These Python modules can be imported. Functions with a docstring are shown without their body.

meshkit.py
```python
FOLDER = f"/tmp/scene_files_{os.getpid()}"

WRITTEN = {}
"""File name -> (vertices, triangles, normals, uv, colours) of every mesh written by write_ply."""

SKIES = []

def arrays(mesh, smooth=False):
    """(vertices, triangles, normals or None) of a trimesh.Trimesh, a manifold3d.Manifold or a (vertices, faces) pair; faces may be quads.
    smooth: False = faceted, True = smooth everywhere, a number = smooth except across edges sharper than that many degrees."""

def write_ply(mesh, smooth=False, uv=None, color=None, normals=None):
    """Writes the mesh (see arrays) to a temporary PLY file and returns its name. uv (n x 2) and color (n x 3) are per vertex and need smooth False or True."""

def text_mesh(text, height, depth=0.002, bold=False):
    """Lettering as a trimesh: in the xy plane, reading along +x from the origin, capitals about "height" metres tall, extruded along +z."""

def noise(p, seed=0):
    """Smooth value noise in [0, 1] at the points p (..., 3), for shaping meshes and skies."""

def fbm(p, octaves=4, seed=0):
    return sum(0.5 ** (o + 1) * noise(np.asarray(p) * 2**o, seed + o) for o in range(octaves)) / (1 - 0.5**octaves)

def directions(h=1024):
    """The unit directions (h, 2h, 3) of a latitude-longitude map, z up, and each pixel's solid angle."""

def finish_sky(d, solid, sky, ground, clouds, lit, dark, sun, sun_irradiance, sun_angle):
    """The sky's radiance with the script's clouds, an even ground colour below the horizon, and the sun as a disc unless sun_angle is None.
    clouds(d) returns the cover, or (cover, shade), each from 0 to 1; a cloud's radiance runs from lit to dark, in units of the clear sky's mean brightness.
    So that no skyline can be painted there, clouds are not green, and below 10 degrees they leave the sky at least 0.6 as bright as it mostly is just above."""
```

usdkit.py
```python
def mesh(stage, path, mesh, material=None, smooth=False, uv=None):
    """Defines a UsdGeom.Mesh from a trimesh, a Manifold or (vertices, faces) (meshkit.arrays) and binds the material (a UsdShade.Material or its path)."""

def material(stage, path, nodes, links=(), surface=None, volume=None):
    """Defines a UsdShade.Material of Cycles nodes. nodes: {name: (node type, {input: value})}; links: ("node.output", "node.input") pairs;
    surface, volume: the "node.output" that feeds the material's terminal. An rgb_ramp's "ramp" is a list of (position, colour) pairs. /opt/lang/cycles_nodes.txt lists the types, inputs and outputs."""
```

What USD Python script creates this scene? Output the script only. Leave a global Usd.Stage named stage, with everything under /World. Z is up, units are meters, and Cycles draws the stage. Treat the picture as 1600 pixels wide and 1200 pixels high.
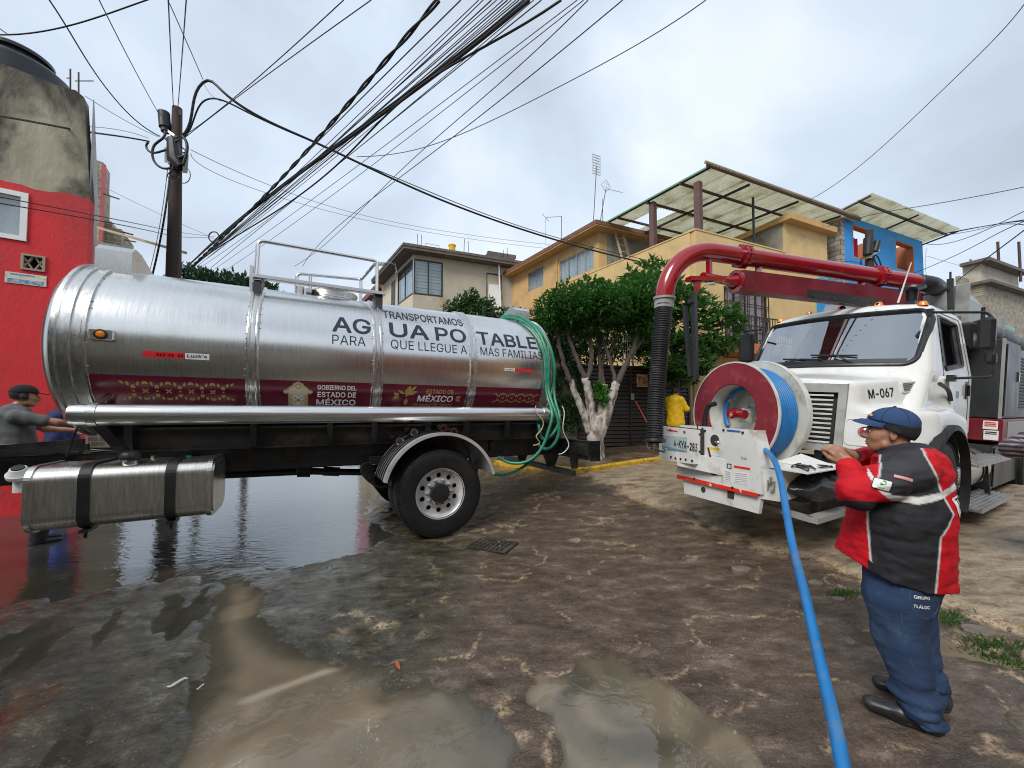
import math, random
import numpy as np, trimesh, shapely
from shapely.geometry import Polygon, box as sbox, Point, LineString
from shapely.ops import unary_union
import manifold3d as m3
import meshkit, usdkit
from pxr import Usd, UsdGeom, UsdLux, UsdShade, Sdf, Gf, Vt

stage = Usd.Stage.CreateInMemory()
UsdGeom.Xform.Define(stage, '/World')
PI = math.pi
# ---------------------------------------------------------------- camera, sky, sun, exposure
EYE = np.array([0.0, 0.0, 1.5])
PITCH = math.radians(2.2)
FPX, CX, CY = 600.0, 800.0, 622.0            # focal length and principal point, in pixels of the 1600 x 1200 photograph
EXPOSURE = 0.9
SKY_STRENGTH = 0.070
SUN_DIR = np.array([-0.38, -0.62, 0.69]); SUN_DIR /= np.linalg.norm(SUN_DIR)
cam = UsdGeom.Camera.Define(stage, '/World/camera')
cam.CreateHorizontalApertureAttr(36.0)
cam.CreateVerticalApertureAttr(27.0)
cam.CreateFocalLengthAttr(36.0 * FPX / 1600)
cam.CreateVerticalApertureOffsetAttr(22.0 / 1600 * 36)
cam.CreateExposureAttr(EXPOSURE)
cam.CreateClippingRangeAttr((0.05, 3000.0))
cx_ = UsdGeom.Xformable(cam)
cx_.AddTranslateOp().Set(Gf.Vec3d(*EYE))
cx_.AddRotateXOp().Set(90 + math.degrees(PITCH))
sun = UsdLux.DistantLight.Define(stage, '/World/sun')
sun.CreateIntensityAttr(0.40); sun.CreateAngleAttr(25.0); sun.CreateNormalizeAttr(True)
sun.CreateColorAttr(Gf.Vec3f(1.0, 0.965, 0.91))
_el = math.asin(SUN_DIR[2]); _rot = math.atan2(SUN_DIR[0], SUN_DIR[1])
UsdGeom.Xformable(sun).AddRotateXYZOp().Set(Gf.Vec3f(math.degrees(PI / 2 - _el), 0, math.degrees(math.atan2(SUN_DIR[1], SUN_DIR[0])) + 90))
dome = UsdLux.DomeLight.Define(stage, '/World/sky')
dome.GetPrim().SetCustomDataByKey('kind', 'structure')
dome.GetPrim().SetCustomDataByKey('label', 'pale grey blue overcast sky with soft broken cloud')
_sky = usdkit.material(stage, '/World/Looks/sky_overcast', {
    's': ('sky_texture', {'sky_type': 'single_scattering', 'sun_disc': False, 'sun_elevation': _el, 'sun_rotation': _rot, 'aerosol_density': 2.0}),
    'tc': ('texture_coordinate', {}),
    'map': ('mapping', {'scale': (1.0, 1.0, 1.5)}),
    'n1': ('noise_texture', {'scale': 1.5, 'detail': 5.0, 'roughness': 0.5, 'distortion': 0.3}),
    'r1': ('rgb_ramp', {'ramp': [(0.32, (4.1, 4.6, 5.3)), (0.43, (4.8, 5.5, 6.45)), (0.53, (5.6, 6.5, 7.65)), (0.66, (7.2, 7.9, 8.5))]}),
    'n2': ('noise_texture', {'scale': 2.6, 'detail': 4.0, 'roughness': 0.5}),
    'r2': ('rgb_ramp', {'ramp': [(0.38, (0.9, 0.9, 0.9)), (0.62, (0.97, 0.97, 0.97))]}),
    'm': ('mix', {'mix_type': 'mix', 'fac': 0.93}),
    'b': ('background_shader', {'strength': SKY_STRENGTH}),
}, [('tc.generated', 'map.vector'), ('map.vector', 'n1.vector'), ('map.vector', 'n2.vector'), ('n1.fac', 'r1.fac'), ('n2.fac', 'r2.fac'),
    ('r2.color', 'm.fac'), ('s.color', 'm.color1'), ('r1.color', 'm.color2'), ('m.color', 'b.color')], surface='b.background')
UsdShade.MaterialBindingAPI.Apply(dome.GetPrim()).Bind(_sky)

# ---------------------------------------------------------------- points in the place from points in the photograph
def ray(X, Y):
    u, v = (X - CX) / FPX, (Y - CY) / FPX
    c, s = math.cos(PITCH), math.sin(PITCH)
    return np.array([u, c + s * v, s - c * v])
def at_depth(X, Y, d):
    r = ray(X, Y); return EYE + r * (d / r[1])
def at_z(X, Y, z):
    r = ray(X, Y); return EYE + r * ((z - EYE[2]) / r[2])
def on_plane(X, Y, p0, n):
    r = ray(X, Y); return EYE + r * (np.dot(np.asarray(p0) - EYE, n) / np.dot(r, n))
def V(*a): return np.array(a, float)
def unit(a): a = np.asarray(a, float); return a / np.linalg.norm(a)

# ---------------------------------------------------------------- the scene's objects
_used = {}
def numbered(parent, name):
    key = parent + '/' + name
    k = _used.get(key, -1) + 1; _used[key] = k
    return key if k == 0 else f'{key}_{k:03d}'
def tag(prim, label=None, cat=None, group=None, kind=None):
    for k, v in (('label', label), ('category', cat), ('group', group), ('kind', kind)):
        if v: prim.SetCustomDataByKey(k, v)
    return prim
def thing(name, label, cat, group=None, loc=(0, 0, 0), rotz=0.0):
    x = UsdGeom.Xform.Define(stage, numbered('/World', name))
    x.AddTranslateOp().Set(Gf.Vec3d(*map(float, loc)))
    if rotz: x.AddRotateZOp().Set(math.degrees(rotz))
    return tag(x.GetPrim(), label, cat, group)
def copy_of(src, name, label, cat, group=None, loc=(0, 0, 0), rotz=0.0, scale=None, tilt=None):
    x = UsdGeom.Xform.Define(stage, numbered('/World', name))
    x.GetPrim().GetReferences().AddInternalReference(src.GetPath())
    x.GetPrim().SetInstanceable(True)
    x.ClearXformOpOrder()
    x.AddTranslateOp().Set(Gf.Vec3d(*map(float, loc)))
    x.AddRotateZOp().Set(math.degrees(rotz))
    return tag(x.GetPrim(), label, cat, group)
def part(name, mesh, mat, parent='/World', smooth=30, label=None, color=None, **kw):
    parent = parent if isinstance(parent, str) else str(parent.GetPath() if hasattr(parent, 'GetPath') else parent)
    if isinstance(mesh, (list,)):
        mesh = trimesh.util.concatenate([to_tm(m) for m in mesh])
    g = usdkit.mesh(stage, numbered(parent, name), mesh, M[mat] if isinstance(mat, str) else mat, smooth=smooth)
    if color is not None:
        UsdGeom.PrimvarsAPI(g).CreatePrimvar('tone', Sdf.ValueTypeNames.Color3fArray, 'vertex').Set(Vt.Vec3fArray.FromNumpy(np.asarray(color, np.float32)))
    return tag(g.GetPrim(), label, **kw)
def solo(name, mesh, mat, label, cat=None, group=None, kind=None, smooth=30, color=None):
    return tag(part(name, mesh, mat, '/World', smooth, color=color), label, cat, group, kind)

# ---------------------------------------------------------------- meshes
def to_tm(m):
    if isinstance(m, trimesh.Trimesh): return m
    v, f, _ = meshkit.arrays(m)
    return trimesh.Trimesh(v, f, process=False)
def cat(*ms):
    out = []
    for m in ms:
        out += [to_tm(x) for x in m] if isinstance(m, list) else [to_tm(m)]
    return trimesh.util.concatenate(out)
def move(m, t): m = to_tm(m).copy(); m.apply_translation(t); return m
def frame(o, x, y, z):
    T = np.eye(4); T[:3, 0], T[:3, 1], T[:3, 2], T[:3, 3] = x, y, z, o; return T
def xf(m, T): m = to_tm(m).copy(); m.apply_transform(T); return m
def bx(x0, x1, y0, y1, z0, z1, b=0.0):
    """A box from corner to corner, its edges chamfered by b."""
    s = np.array([x1 - x0, y1 - y0, z1 - z0], float); c = np.array([x0 + x1, y0 + y1, z0 + z1], float) / 2
    s = np.abs(s)
    if b <= 0: m = trimesh.creation.box(s)
    else:
        b = min(b, s.min() * 0.45); h = s / 2; pts = []
        for sx in (-1, 1):
            for sy in (-1, 1):
                for sz in (-1, 1):
                    for k in range(3):
                        p = h - b; p[k] = h[k]; pts.append(p * (sx, sy, sz))
        m = trimesh.convex.convex_hull(np.array(pts))
    m.apply_translation(c); return m
def hull(pts): return trimesh.convex.convex_hull(np.asarray(pts, float))
def beam(a, b, w, h=None, up=(0, 0, 1), bev=0.0):
    """A box of section w x h from a to b."""
    a, b = np.asarray(a, float), np.asarray(b, float); h = h or w
    d = b - a; L = np.linalg.norm(d); x = d / L
    up = np.asarray(up, float)
    if abs(np.dot(up, x)) > 0.98: up = np.array([1.0, 0, 0])
    y = unit(np.cross(up, x)); z = np.cross(x, y)
    return xf(bx(-L / 2, L / 2, -w / 2, w / 2, -h / 2, h / 2, bev), frame((a + b) / 2, x, y, z))
def tube(points, r, n=10, cap=True):
    """A round tube along a polyline; r a number or one per point."""
    p = np.asarray(points, float); k = len(p); r = np.broadcast_to(np.asarray(r, float), (k,))
    t = np.gradient(p, axis=0); t /= np.linalg.norm(t, axis=1, keepdims=True) + 1e-12
    a = np.cross(t[0], [0, 0, 1.0] if abs(t[0][2]) < 0.9 else [1.0, 0, 0]); a /= np.linalg.norm(a)
    A = []
    for i in range(k):
        a = a - t[i] * np.dot(a, t[i]); a /= np.linalg.norm(a) + 1e-12; A.append(a)
    A = np.array(A); B = np.cross(t, A); ang = np.arange(n) * 2 * PI / n
    v = (p[:, None] + r[:, None, None] * (np.cos(ang)[None, :, None] * A[:, None] + np.sin(ang)[None, :, None] * B[:, None])).reshape(-1, 3)
    i, j = np.meshgrid(np.arange(k - 1), np.arange(n), indexing='ij')
    q = np.stack([i * n + j, i * n + (j + 1) % n, (i + 1) * n + (j + 1) % n, (i + 1) * n + j], -1).reshape(-1, 4)
    f = [q[:, [0, 1, 2]], q[:, [0, 2, 3]]]
    if cap:
        v = np.vstack([v, p[0], p[-1]]); c0, c1 = k * n, k * n + 1; jj = np.arange(n)
        f += [np.stack([np.full(n, c0), (jj + 1) % n, jj], 1), np.stack([np.full(n, c1), (k - 1) * n + jj, (k - 1) * n + (jj + 1) % n], 1)]
    return trimesh.Trimesh(v, np.vstack(f), process=False)
def smooth_path(pts, n=40, closed=False):
    from scipy.interpolate import PchipInterpolator, CubicSpline
    p = np.asarray(pts, float); s = np.r_[0, np.cumsum(np.linalg.norm(np.diff(p, axis=0), axis=1))]
    return CubicSpline(s, p)(np.linspace(0, s[-1], n))
def bend(pts, rad, n=6):
    """A polyline with its corners rounded."""
    p = [np.asarray(q, float) for q in pts]; out = [p[0]]
    for a, b, c in zip(p, p[1:], p[2:]):
        u, w = unit(a - b), unit(c - b); r = min(rad, 0.48 * np.linalg.norm(a - b), 0.48 * np.linalg.norm(c - b))
        for t in np.linspace(0, 1, n): out.append((1 - t) ** 2 * (b + u * r) + 2 * t * (1 - t) * b + t * t * (b + w * r))
    return np.array(out + [p[-1]])
def cyl(a, b, r, n=24, r2=None): return tube([a, b], [r, r if r2 is None else r2], n)
def lathe(profile, n=48, o=(0, 0, 0), axis=(0, 0, 1), xdir=None):
    """Revolves (radius, height) pairs about the axis through o."""
    pr = np.asarray(profile, float); k = len(pr); ang = np.arange(n) * 2 * PI / n
    v = np.stack([pr[:, None, 0] * np.cos(ang), pr[:, None, 0] * np.sin(ang), np.broadcast_to(pr[:, None, 1], (k, n))], -1).reshape(-1, 3)
    i, j = np.meshgrid(np.arange(k - 1), np.arange(n), indexing='ij')
    q = np.stack([i * n + j, i * n + (j + 1) % n, (i + 1) * n + (j + 1) % n, (i + 1) * n + j], -1).reshape(-1, 4)
    m = trimesh.Trimesh(v, np.vstack([q[:, [0, 1, 2]], q[:, [0, 2, 3]]]), process=False)
    z = unit(axis); x = unit(np.cross([0, 0, 1.0] if abs(z[2]) < 0.9 else [1.0, 0, 0], z)) if xdir is None else unit(xdir)
    return xf(m, frame(np.asarray(o, float), x, np.cross(z, x), z))
def extrude(poly, h, T=None):
    """A shapely polygon (xy) pulled up by h, then placed by T."""
    if not hasattr(poly, 'geom_type'): poly = Polygon(poly)
    geoms = getattr(poly, 'geoms', [poly])
    m = trimesh.util.concatenate([trimesh.creation.extrude_polygon(g, h, engine='earcut') for g in geoms if g.area > 1e-9])
    return m if T is None else xf(m, T)
def plate(poly, o, x, y, th):
    """A polygon drawn in the plane through o spanned by x and y, th thick along x cross y."""
    x, y = unit(x), unit(y); return extrude(poly, th, frame(np.asarray(o, float), x, y, np.cross(x, y)))
def rrect(x0, x1, y0, y1, r, n=5):
    return sbox(x0 + r, y0 + r, x1 - r, y1 - r).buffer(r, quad_segs=n)
def grid_mesh(xs, ys, fz):
    X, Y = np.meshgrid(xs, ys, indexing='ij'); Z = fz(X, Y)
    n, k = len(xs), len(ys); v = np.stack([X, Y, Z], -1).reshape(-1, 3)
    i, j = np.meshgrid(np.arange(n - 1), np.arange(k - 1), indexing='ij')
    q = np.stack([i * k + j, (i + 1) * k + j, (i + 1) * k + j + 1, i * k + j + 1], -1).reshape(-1, 4)
    return trimesh.Trimesh(v, np.vstack([q[:, [0, 1, 2]], q[:, [0, 2, 3]]]), process=False)
_tx = {}
def text(s, w=None, h=None, bold=False, depth=0.002, italic=0.0):
    """Lettering in the xy plane from the origin: w wide and capitals h tall."""
    key = (s, bold)
    if key not in _tx:
        _tx[key] = meshkit.text_mesh(s, 1.0, 0.01, bold)
    m = _tx[key].copy(); lo, hi = m.bounds
    m.apply_translation([-lo[0], 0, 0]); sx = (w / (hi[0] - lo[0])) if w else h
    sy = h if h else sx
    m.apply_scale([sx, sy, depth / 0.01])
    if italic: m.vertices[:, 0] += italic * m.vertices[:, 1]
    return m

# smooth bodies: a signed distance field of round cones, blended, then meshed (naive surface nets)
def sdf_cone(P, a, b, ra, rb):
    a, b = np.asarray(a, float), np.asarray(b, float); ba = b - a
    t = np.clip(((P - a) @ ba) / (ba @ ba + 1e-12), 0, 1)
    return np.linalg.norm(P - a - t[:, None] * ba, axis=1) - (ra + (rb - ra) * t)
def sdf_ell(P, c, r, R=None):
    q = P - np.asarray(c, float)
    if R is not None: q = q @ R
    r = np.asarray(r, float); k0 = np.linalg.norm(q / r, axis=1); k1 = np.linalg.norm(q / (r * r), axis=1)
    return k0 * (k0 - 1) / np.maximum(k1, 1e-9)
def smin(a, b, k):
    h = np.clip(0.5 + 0.5 * (b - a) / k, 0, 1); return b + (a - b) * h - k * h * (1 - h)
def surface_nets(f, lo, hi, step):
    lo, hi = np.asarray(lo, float), np.asarray(hi, float); n = np.ceil((hi - lo) / step).astype(int) + 1
    ax = [lo[k] + step * np.arange(n[k]) for k in range(3)]
    kq = 4; cn = np.ceil((n - 1) / kq).astype(int) + 1          # a coarse look first; only cells near the surface are measured finely
    cax = [lo[k] + step * kq * np.arange(cn[k]) for k in range(3)]
    C = f(np.stack(np.meshgrid(*cax, indexing='ij'), -1).reshape(-1, 3)).reshape(cn)
    near = np.abs(C) < step * kq * 2.0 + .012
    from scipy.ndimage import binary_dilation
    near = binary_dilation(near, np.ones((3, 3, 3)))
    ii = [np.minimum((np.arange(n[k]) + kq // 2) // kq, cn[k] - 1) for k in range(3)]
    D = C[np.ix_(*ii)].astype(float); W = np.argwhere(near[np.ix_(*ii)])
    if len(W): D[tuple(W.T)] = f(W * step + lo)
    S = D < 0
    m = n - 1; cnt = np.zeros(m); acc = np.zeros((*m, 3))
    corners = [(i, j, k) for i in (0, 1) for j in (0, 1) for k in (0, 1)]
    sl = lambda c: tuple(slice(c[d], c[d] + m[d]) for d in range(3))
    for a in corners:
        for d in range(3):
            if a[d] == 0:
                b = tuple(a[e] + (e == d) for e in range(3))
                da, db = D[sl(a)], D[sl(b)]; cr = (da < 0) != (db < 0)
                t = np.where(cr, da / np.where(cr, da - db, 1), 0)
                pa = np.array(a, float); acc += cr[..., None] * pa; acc[..., d] += t * cr; cnt += cr
    on = cnt > 0; idx = -np.ones(m, int); idx[on] = np.arange(on.sum())
    v = (np.argwhere(on) + acc[on] / cnt[on][:, None]) * step + lo
    F = []
    for d in range(3):
        e1, e2 = (d + 1) % 3, (d + 2) % 3
        s0 = [slice(1, m[k]) for k in range(3)]; s0[d] = slice(0, m[d]); s1 = list(s0); s1[d] = slice(1, m[d] + 1)
        A, B = S[tuple(s0)], S[tuple(s1)]
        w = np.argwhere(A != B)
        if not len(w): continue
        base = w + np.array([0 if k == d else 1 for k in range(3)])
        flip = A[tuple(w.T)]
        def g(o1, o2):
            q = base.copy(); q[:, e1] -= o1; q[:, e2] -= o2; return idx[tuple(q.T)]
        q = np.stack([g(1, 1), g(0, 1), g(0, 0), g(1, 0)], 1)
        q[~flip] = q[~flip][:, ::-1]
        F += [q[:, [0, 1, 2]], q[:, [0, 2, 3]]]
    f_ = np.vstack(F); f_ = f_[(f_ >= 0).all(1)]
    return trimesh.Trimesh(v, f_, process=False)

# ---------------------------------------------------------------- materials
M = {}
def mat(name, col, rough=0.5, metal=0.0, var=0.12, scale=5.0, bump=0.0, bscale=40.0, spec=0.5, col2=None, rvar=0.1, stretch=(1, 1, 1), dirt=None, dscale=1.5, dmin=0.5, dmax=0.7, coat=0.0, trans=0.0, detail=5.0, island=0.0, coords='tc.object'):
    """A surface whose colour wanders between two tones, with roughness and fine relief from noise; dirt = a second colour in patches."""
    c = np.asarray(col, float); c2 = np.clip(c * (1 - var), 0, 1) if col2 is None else np.asarray(col2, float); c1 = np.clip(c * (1 + var), 0, 1) if col2 is None else c
    N = {'tc': ('texture_coordinate', {}), 'geo': ('geometry', {}), 'map': ('mapping', {'scale': stretch}),
         'n': ('noise_texture', {'scale': scale, 'detail': detail, 'roughness': 0.6}),
         'r': ('rgb_ramp', {'ramp': [(0.3, tuple(c2)), (0.7, tuple(c1))]}),
         'rr': ('map_range', {'from_min': 0.3, 'from_max': 0.7, 'to_min': max(rough - rvar, 0.02), 'to_max': min(rough + rvar, 1.0), 'clamp': True}),
         'p': ('principled_bsdf', {'metallic': metal, 'specular_ior_level': spec, 'coat_weight': coat, 'transmission_weight': trans})}
    L = [('geo.position' if coords == 'geo' else coords, 'map.vector'), ('map.vector', 'n.vector'), ('n.fac', 'r.fac'), ('n.fac', 'rr.value'), ('rr.result', 'p.roughness')]
    last = 'r.color'
    if dirt is not None:
        N['dn'] = ('noise_texture', {'scale': dscale, 'detail': 6.0, 'roughness': 0.62, 'distortion': 0.6})
        N['dr'] = ('map_range', {'from_min': dmin, 'from_max': dmax, 'to_min': 0.0, 'to_max': 1.0, 'clamp': True})
        N['dm'] = ('mix', {'mix_type': 'mix', 'color2': tuple(dirt)})
        L += [('map.vector', 'dn.vector'), ('dn.fac', 'dr.value'), ('dr.result', 'dm.fac'), (last, 'dm.color1')]; last = 'dm.color'
    if island:
        N['isl'] = ('map_range', {'from_min': 0.0, 'from_max': 1.0, 'to_min': 1 - island, 'to_max': 1 + island})
        N['im'] = ('vector_math', {'math_type': 'scale'})
        L += [('geo.random_per_island', 'isl.value'), ('isl.result', 'im.scale'), (last, 'im.vector1')]; last = 'im.vector'
    L.append((last, 'p.base_color'))
    if bump:
        N['bn'] = ('noise_texture', {'scale': bscale, 'detail': 4.0, 'roughness': 0.6})
        N['bp'] = ('bump', {'strength': min(bump * 1.0, 1.0), 'distance': 0.01})
        L += [('map.vector', 'bn.vector'), ('bn.fac', 'bp.height'), ('bp.normal', 'p.normal')]
    M[name] = usdkit.material(stage, '/World/Looks/' + name, N, L, surface='p.BSDF')
    return M[name]
def leaf_mat(name, a, b, tl=0.35):
    M[name] = usdkit.material(stage, '/World/Looks/' + name, {
        'geo': ('geometry', {}), 'r': ('rgb_ramp', {'ramp': [(0.0, a), (0.55, tuple((np.array(a) + b) / 2)), (1.0, b)]}),
        'p': ('principled_bsdf', {'roughness': 0.34, 'specular_ior_level': 0.5}), 't': ('translucent_bsdf', {}), 'm': ('mix_closure', {'fac': tl}),
    }, [('geo.random_per_island', 'r.fac'), ('r.color', 'p.base_color'), ('r.color', 't.color'), ('p.BSDF', 'm.closure1'), ('t.BSDF', 'm.closure2')], surface='m.closure')
def pane_mat(name, tint=(0.8, 0.85, 0.85), ior=1.5, rough=0.0):
    f0 = ((ior - 1) / (ior + 1)) ** 2                                # Schlick's curve: the same from both sides of a thin pane
    M[name] = usdkit.material(stage, '/World/Looks/' + name, {
        't': ('transparent_bsdf', {'color': tint}), 'g': ('glossy_bsdf', {'color': (0.95, 0.97, 1.0), 'roughness': rough}), 'f': ('layer_weight', {'blend': 0.5}), 'pw': ('math', {'math_type': 'power', 'value2': 4.5}), 'ma': ('math', {'math_type': 'multiply_add', 'value2': 1 - f0, 'value3': f0}), 'm': ('mix_closure', {}),
    }, [('f.facing', 'pw.value1'), ('pw.value', 'ma.value1'), ('ma.value', 'm.fac'), ('t.BSDF', 'm.closure1'), ('g.BSDF', 'm.closure2')], surface='m.closure')
def tone_mat(name, rough=0.8, bump=0.3, bscale=300.0, spec=0.3, sheen=0.0, folds=0.0):
    """Cloth whose panels are dyed in different colours (the mesh's own 'tone')."""
    M[name] = usdkit.material(stage, '/World/Looks/' + name, {
        'a': ('attribute', {'attribute': 'tone'}), 'tc': ('texture_coordinate', {}), 'n': ('noise_texture', {'scale': bscale, 'detail': 3.0}), 'n2': ('noise_texture', {'scale': 14.0, 'detail': 4.0}),
        'v': ('map_range', {'from_min': 0.3, 'from_max': 0.7, 'to_min': 0.8, 'to_max': 1.12}), 's': ('vector_math', {'math_type': 'scale'}),
        'b': ('bump', {'strength': bump, 'distance': 0.003}), 'p': ('principled_bsdf', {'roughness': rough, 'specular_ior_level': spec, 'sheen_weight': sheen}),
    }, [('tc.object', 'n.vector'), ('tc.object', 'n2.vector'), ('n2.fac', 'v.value'), ('a.color', 's.vector1'), ('v.result', 's.scale'), ('s.vector', 'p.base_color'), ('n.fac', 'b.height'), ('b.normal', 'p.normal')], surface='p.BSDF')
rng = np.random.default_rng(7); random.seed(7)
# ================================================================ THE SETTING: ground, kerb, pavement, water
G1 = unit(V(-0.555, 0.832, 0)); G2 = unit(V(0.832, 0.555, 0)); UP = V(0, 0, 1)
from scipy.interpolate import RBFInterpolator
_cp = np.array([(0, 0, 0), (-3, 2, -.01), (-.85, 4.66, 0), (-1.9, 7, 0.0), (1.85, 1.85, 0), (0, 2, 0), (2, 4, .02), (3, 3.2, .05), (4.48, 4.02, .15), (3.4, 5.9, .28), (2.15, 6.5, .15), (1.4, 7.8, .27),
                (3.9, 9.6, .35), (6, 6, .3), (8, 9, .45), (-2.5, 9, 0), (0, 10, .13), (-1.5, 13, .2), (-6, 6, 0), (-6, 3, 0), (-10, 15, .1), (6, 3, .16), (10, 5, .3), (-8, 0, 0), (0, -8, 0), (8, -4, .05), (14, 12, .5), (4, 14, .45), (-4, 20, .3),
                (20, 20, .5), (-20, 20, .2), (-20, -10, 0), (20, -10, .1), (0, 30, .4), (3, 1, 0.01), (5, 2, .08), (-3, 4.5, -.005), (-4.5, 7, -.005)])
_rb = RBFInterpolator(_cp[:, :2], _cp[:, 2], kernel='thin_plate_spline', smoothing=0.002)
_lx = np.linspace(-20, 22, 85); _ly = np.linspace(-10, 32, 85)
from scipy.interpolate import RegularGridInterpolator
_lg = np.stack(np.meshgrid(_lx, _ly, indexing='ij'), -1).reshape(-1, 2)
_base = RegularGridInterpolator((_lx, _ly), _rb(_lg).reshape(85, 85), method='linear', bounds_error=False, fill_value=None)
def base_z(x, y):
    x = np.clip(x, -20, 22); y = np.clip(y, -10, 32)
    return _base(np.stack([x, y], -1))
def gp(X, Y, z=0.0): return tuple(at_z(X, Y, z)[:2])
# where the asphalt of the street ends and the concrete of the side street begins
_edge = [gp(890, 735, .25), gp(930, 750, .2), gp(1000, 777, .13), gp(1090, 812, .08), gp(1180, 850, .06), gp(1290, 880, .05), gp(1340, 902, .05), gp(1470, 950, .04), gp(1600, 990, .04)]
_edge = [(_edge[0][0] - .3, _edge[0][1] + 2.0)] + _edge + [(_edge[-1][0] + .8, _edge[-1][1] - 2.2), (_edge[-1][0] + 2.5, -8)]
CONCRETE = Polygon(_edge + [(60, -8), (60, 60), (_edge[0][0], 60)]).buffer(0)
# standing water: outlines on the ground, water level
def px_poly(pts, z=0.0): return Polygon([gp(X, Y, z) for X, Y in pts]).buffer(0)
POOLS = [
    (Polygon([(-1.72, 4.15), (-2.3, 3.85), (-2.75, 3.75), (-3.3, 3.4), (-4.2, 2.95), (-6, 3.2), (-9, 4.5), (-11, 8), (-8, 11), (-4.5, 11.2), (-2.6, 9.8), (-2.25, 8.4), (-2.6, 7.2), (-2.35, 6.2), (-2.0, 5.4), (-1.45, 4.75)]), -.012),
    (px_poly([(365, 900), (400, 930), (385, 975), (440, 1020), (520, 1035), (590, 1060), (600, 1085), (690, 1062), (735, 1100), (770, 1140), (800, 1180), (815, 1260), (240, 1260), (330, 1110), (355, 1050), (335, 990), (350, 930)]), -.008),
    (px_poly([(905, 1045), (950, 1022), (1010, 1055), (1085, 1100), (1140, 1140), (1185, 1190), (1210, 1260), (845, 1260), (880, 1195), (868, 1150), (885, 1100), (830, 1090), (842, 1075)]), -.008),
    (px_poly([(1325, 985), (1400, 985), (1480, 1000), (1545, 1022), (1600, 1030), (1650, 1050), (1600, 1050), (1500, 1032), (1400, 1015), (1330, 1005)], .0), -.014),
    (px_poly([(1560, 1110), (1600, 1085), (1680, 1100), (1680, 1190), (1600, 1150)], .0), -.012),
]
def _sd(poly, P):
    """Signed distance to a polygon's edge, positive inside."""
    pts = shapely.points(P); d = shapely.distance(pts, poly.exterior); return np.where(shapely.contains(poly, pts), d, -d)
def graded(lo, hi, a, b, fine, grow=1.09, most=3.0):
    c = list(np.arange(a, b + 1e-9, fine)); s = fine; x = b
    while x < hi: s = min(s * grow, most); x += s; c.append(x)
    s = fine; x = a; pre = []
    while x > lo: s = min(s * grow, most); x -= s; pre.append(x)
    return np.array(pre[::-1] + c)
_xs = graded(-60, 70, -4.2, 3.9, 0.022, 1.05); _ys = graded(-30, 95, 0.9, 5.6, 0.02, 1.05)
_XX, _YY = np.meshgrid(_xs, _ys, indexing='ij'); _P = np.stack([_XX.ravel(), _YY.ravel()], -1)
_P3 = np.c_[_P, np.zeros(len(_P))]
GZ = base_z(_P[:, 0], _P[:, 1])
_con = np.zeros(len(_P)); near = (abs(_P[:, 0]) < 30) & (_P[:, 1] < 40) & (_P[:, 1] > -12)
_wob = (meshkit.fbm(_P3 * 2.2, 4, 3) - .5) * .5 + (meshkit.fbm(_P3 * 9, 3, 4) - .5) * .16
_sdc = np.where(near, 0.0, -9.0); _sdc[near] = _sd(CONCRETE, _P[near]); _sdc = _sdc + _wob
_con = np.clip(_sdc / .10 + .5, 0, 1)
_rough = (meshkit.fbm(_P3 * 2.3, 3, 11) - .5) * .016 + (meshkit.fbm(_P3 * 12, 4, 12) - .5) * .018
_streak = meshkit.fbm(np.stack([_P3 @ G1 * 1.3, _P3 @ G2 * 6.0, _P3[:, 2]], -1), 4, 13)
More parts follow.
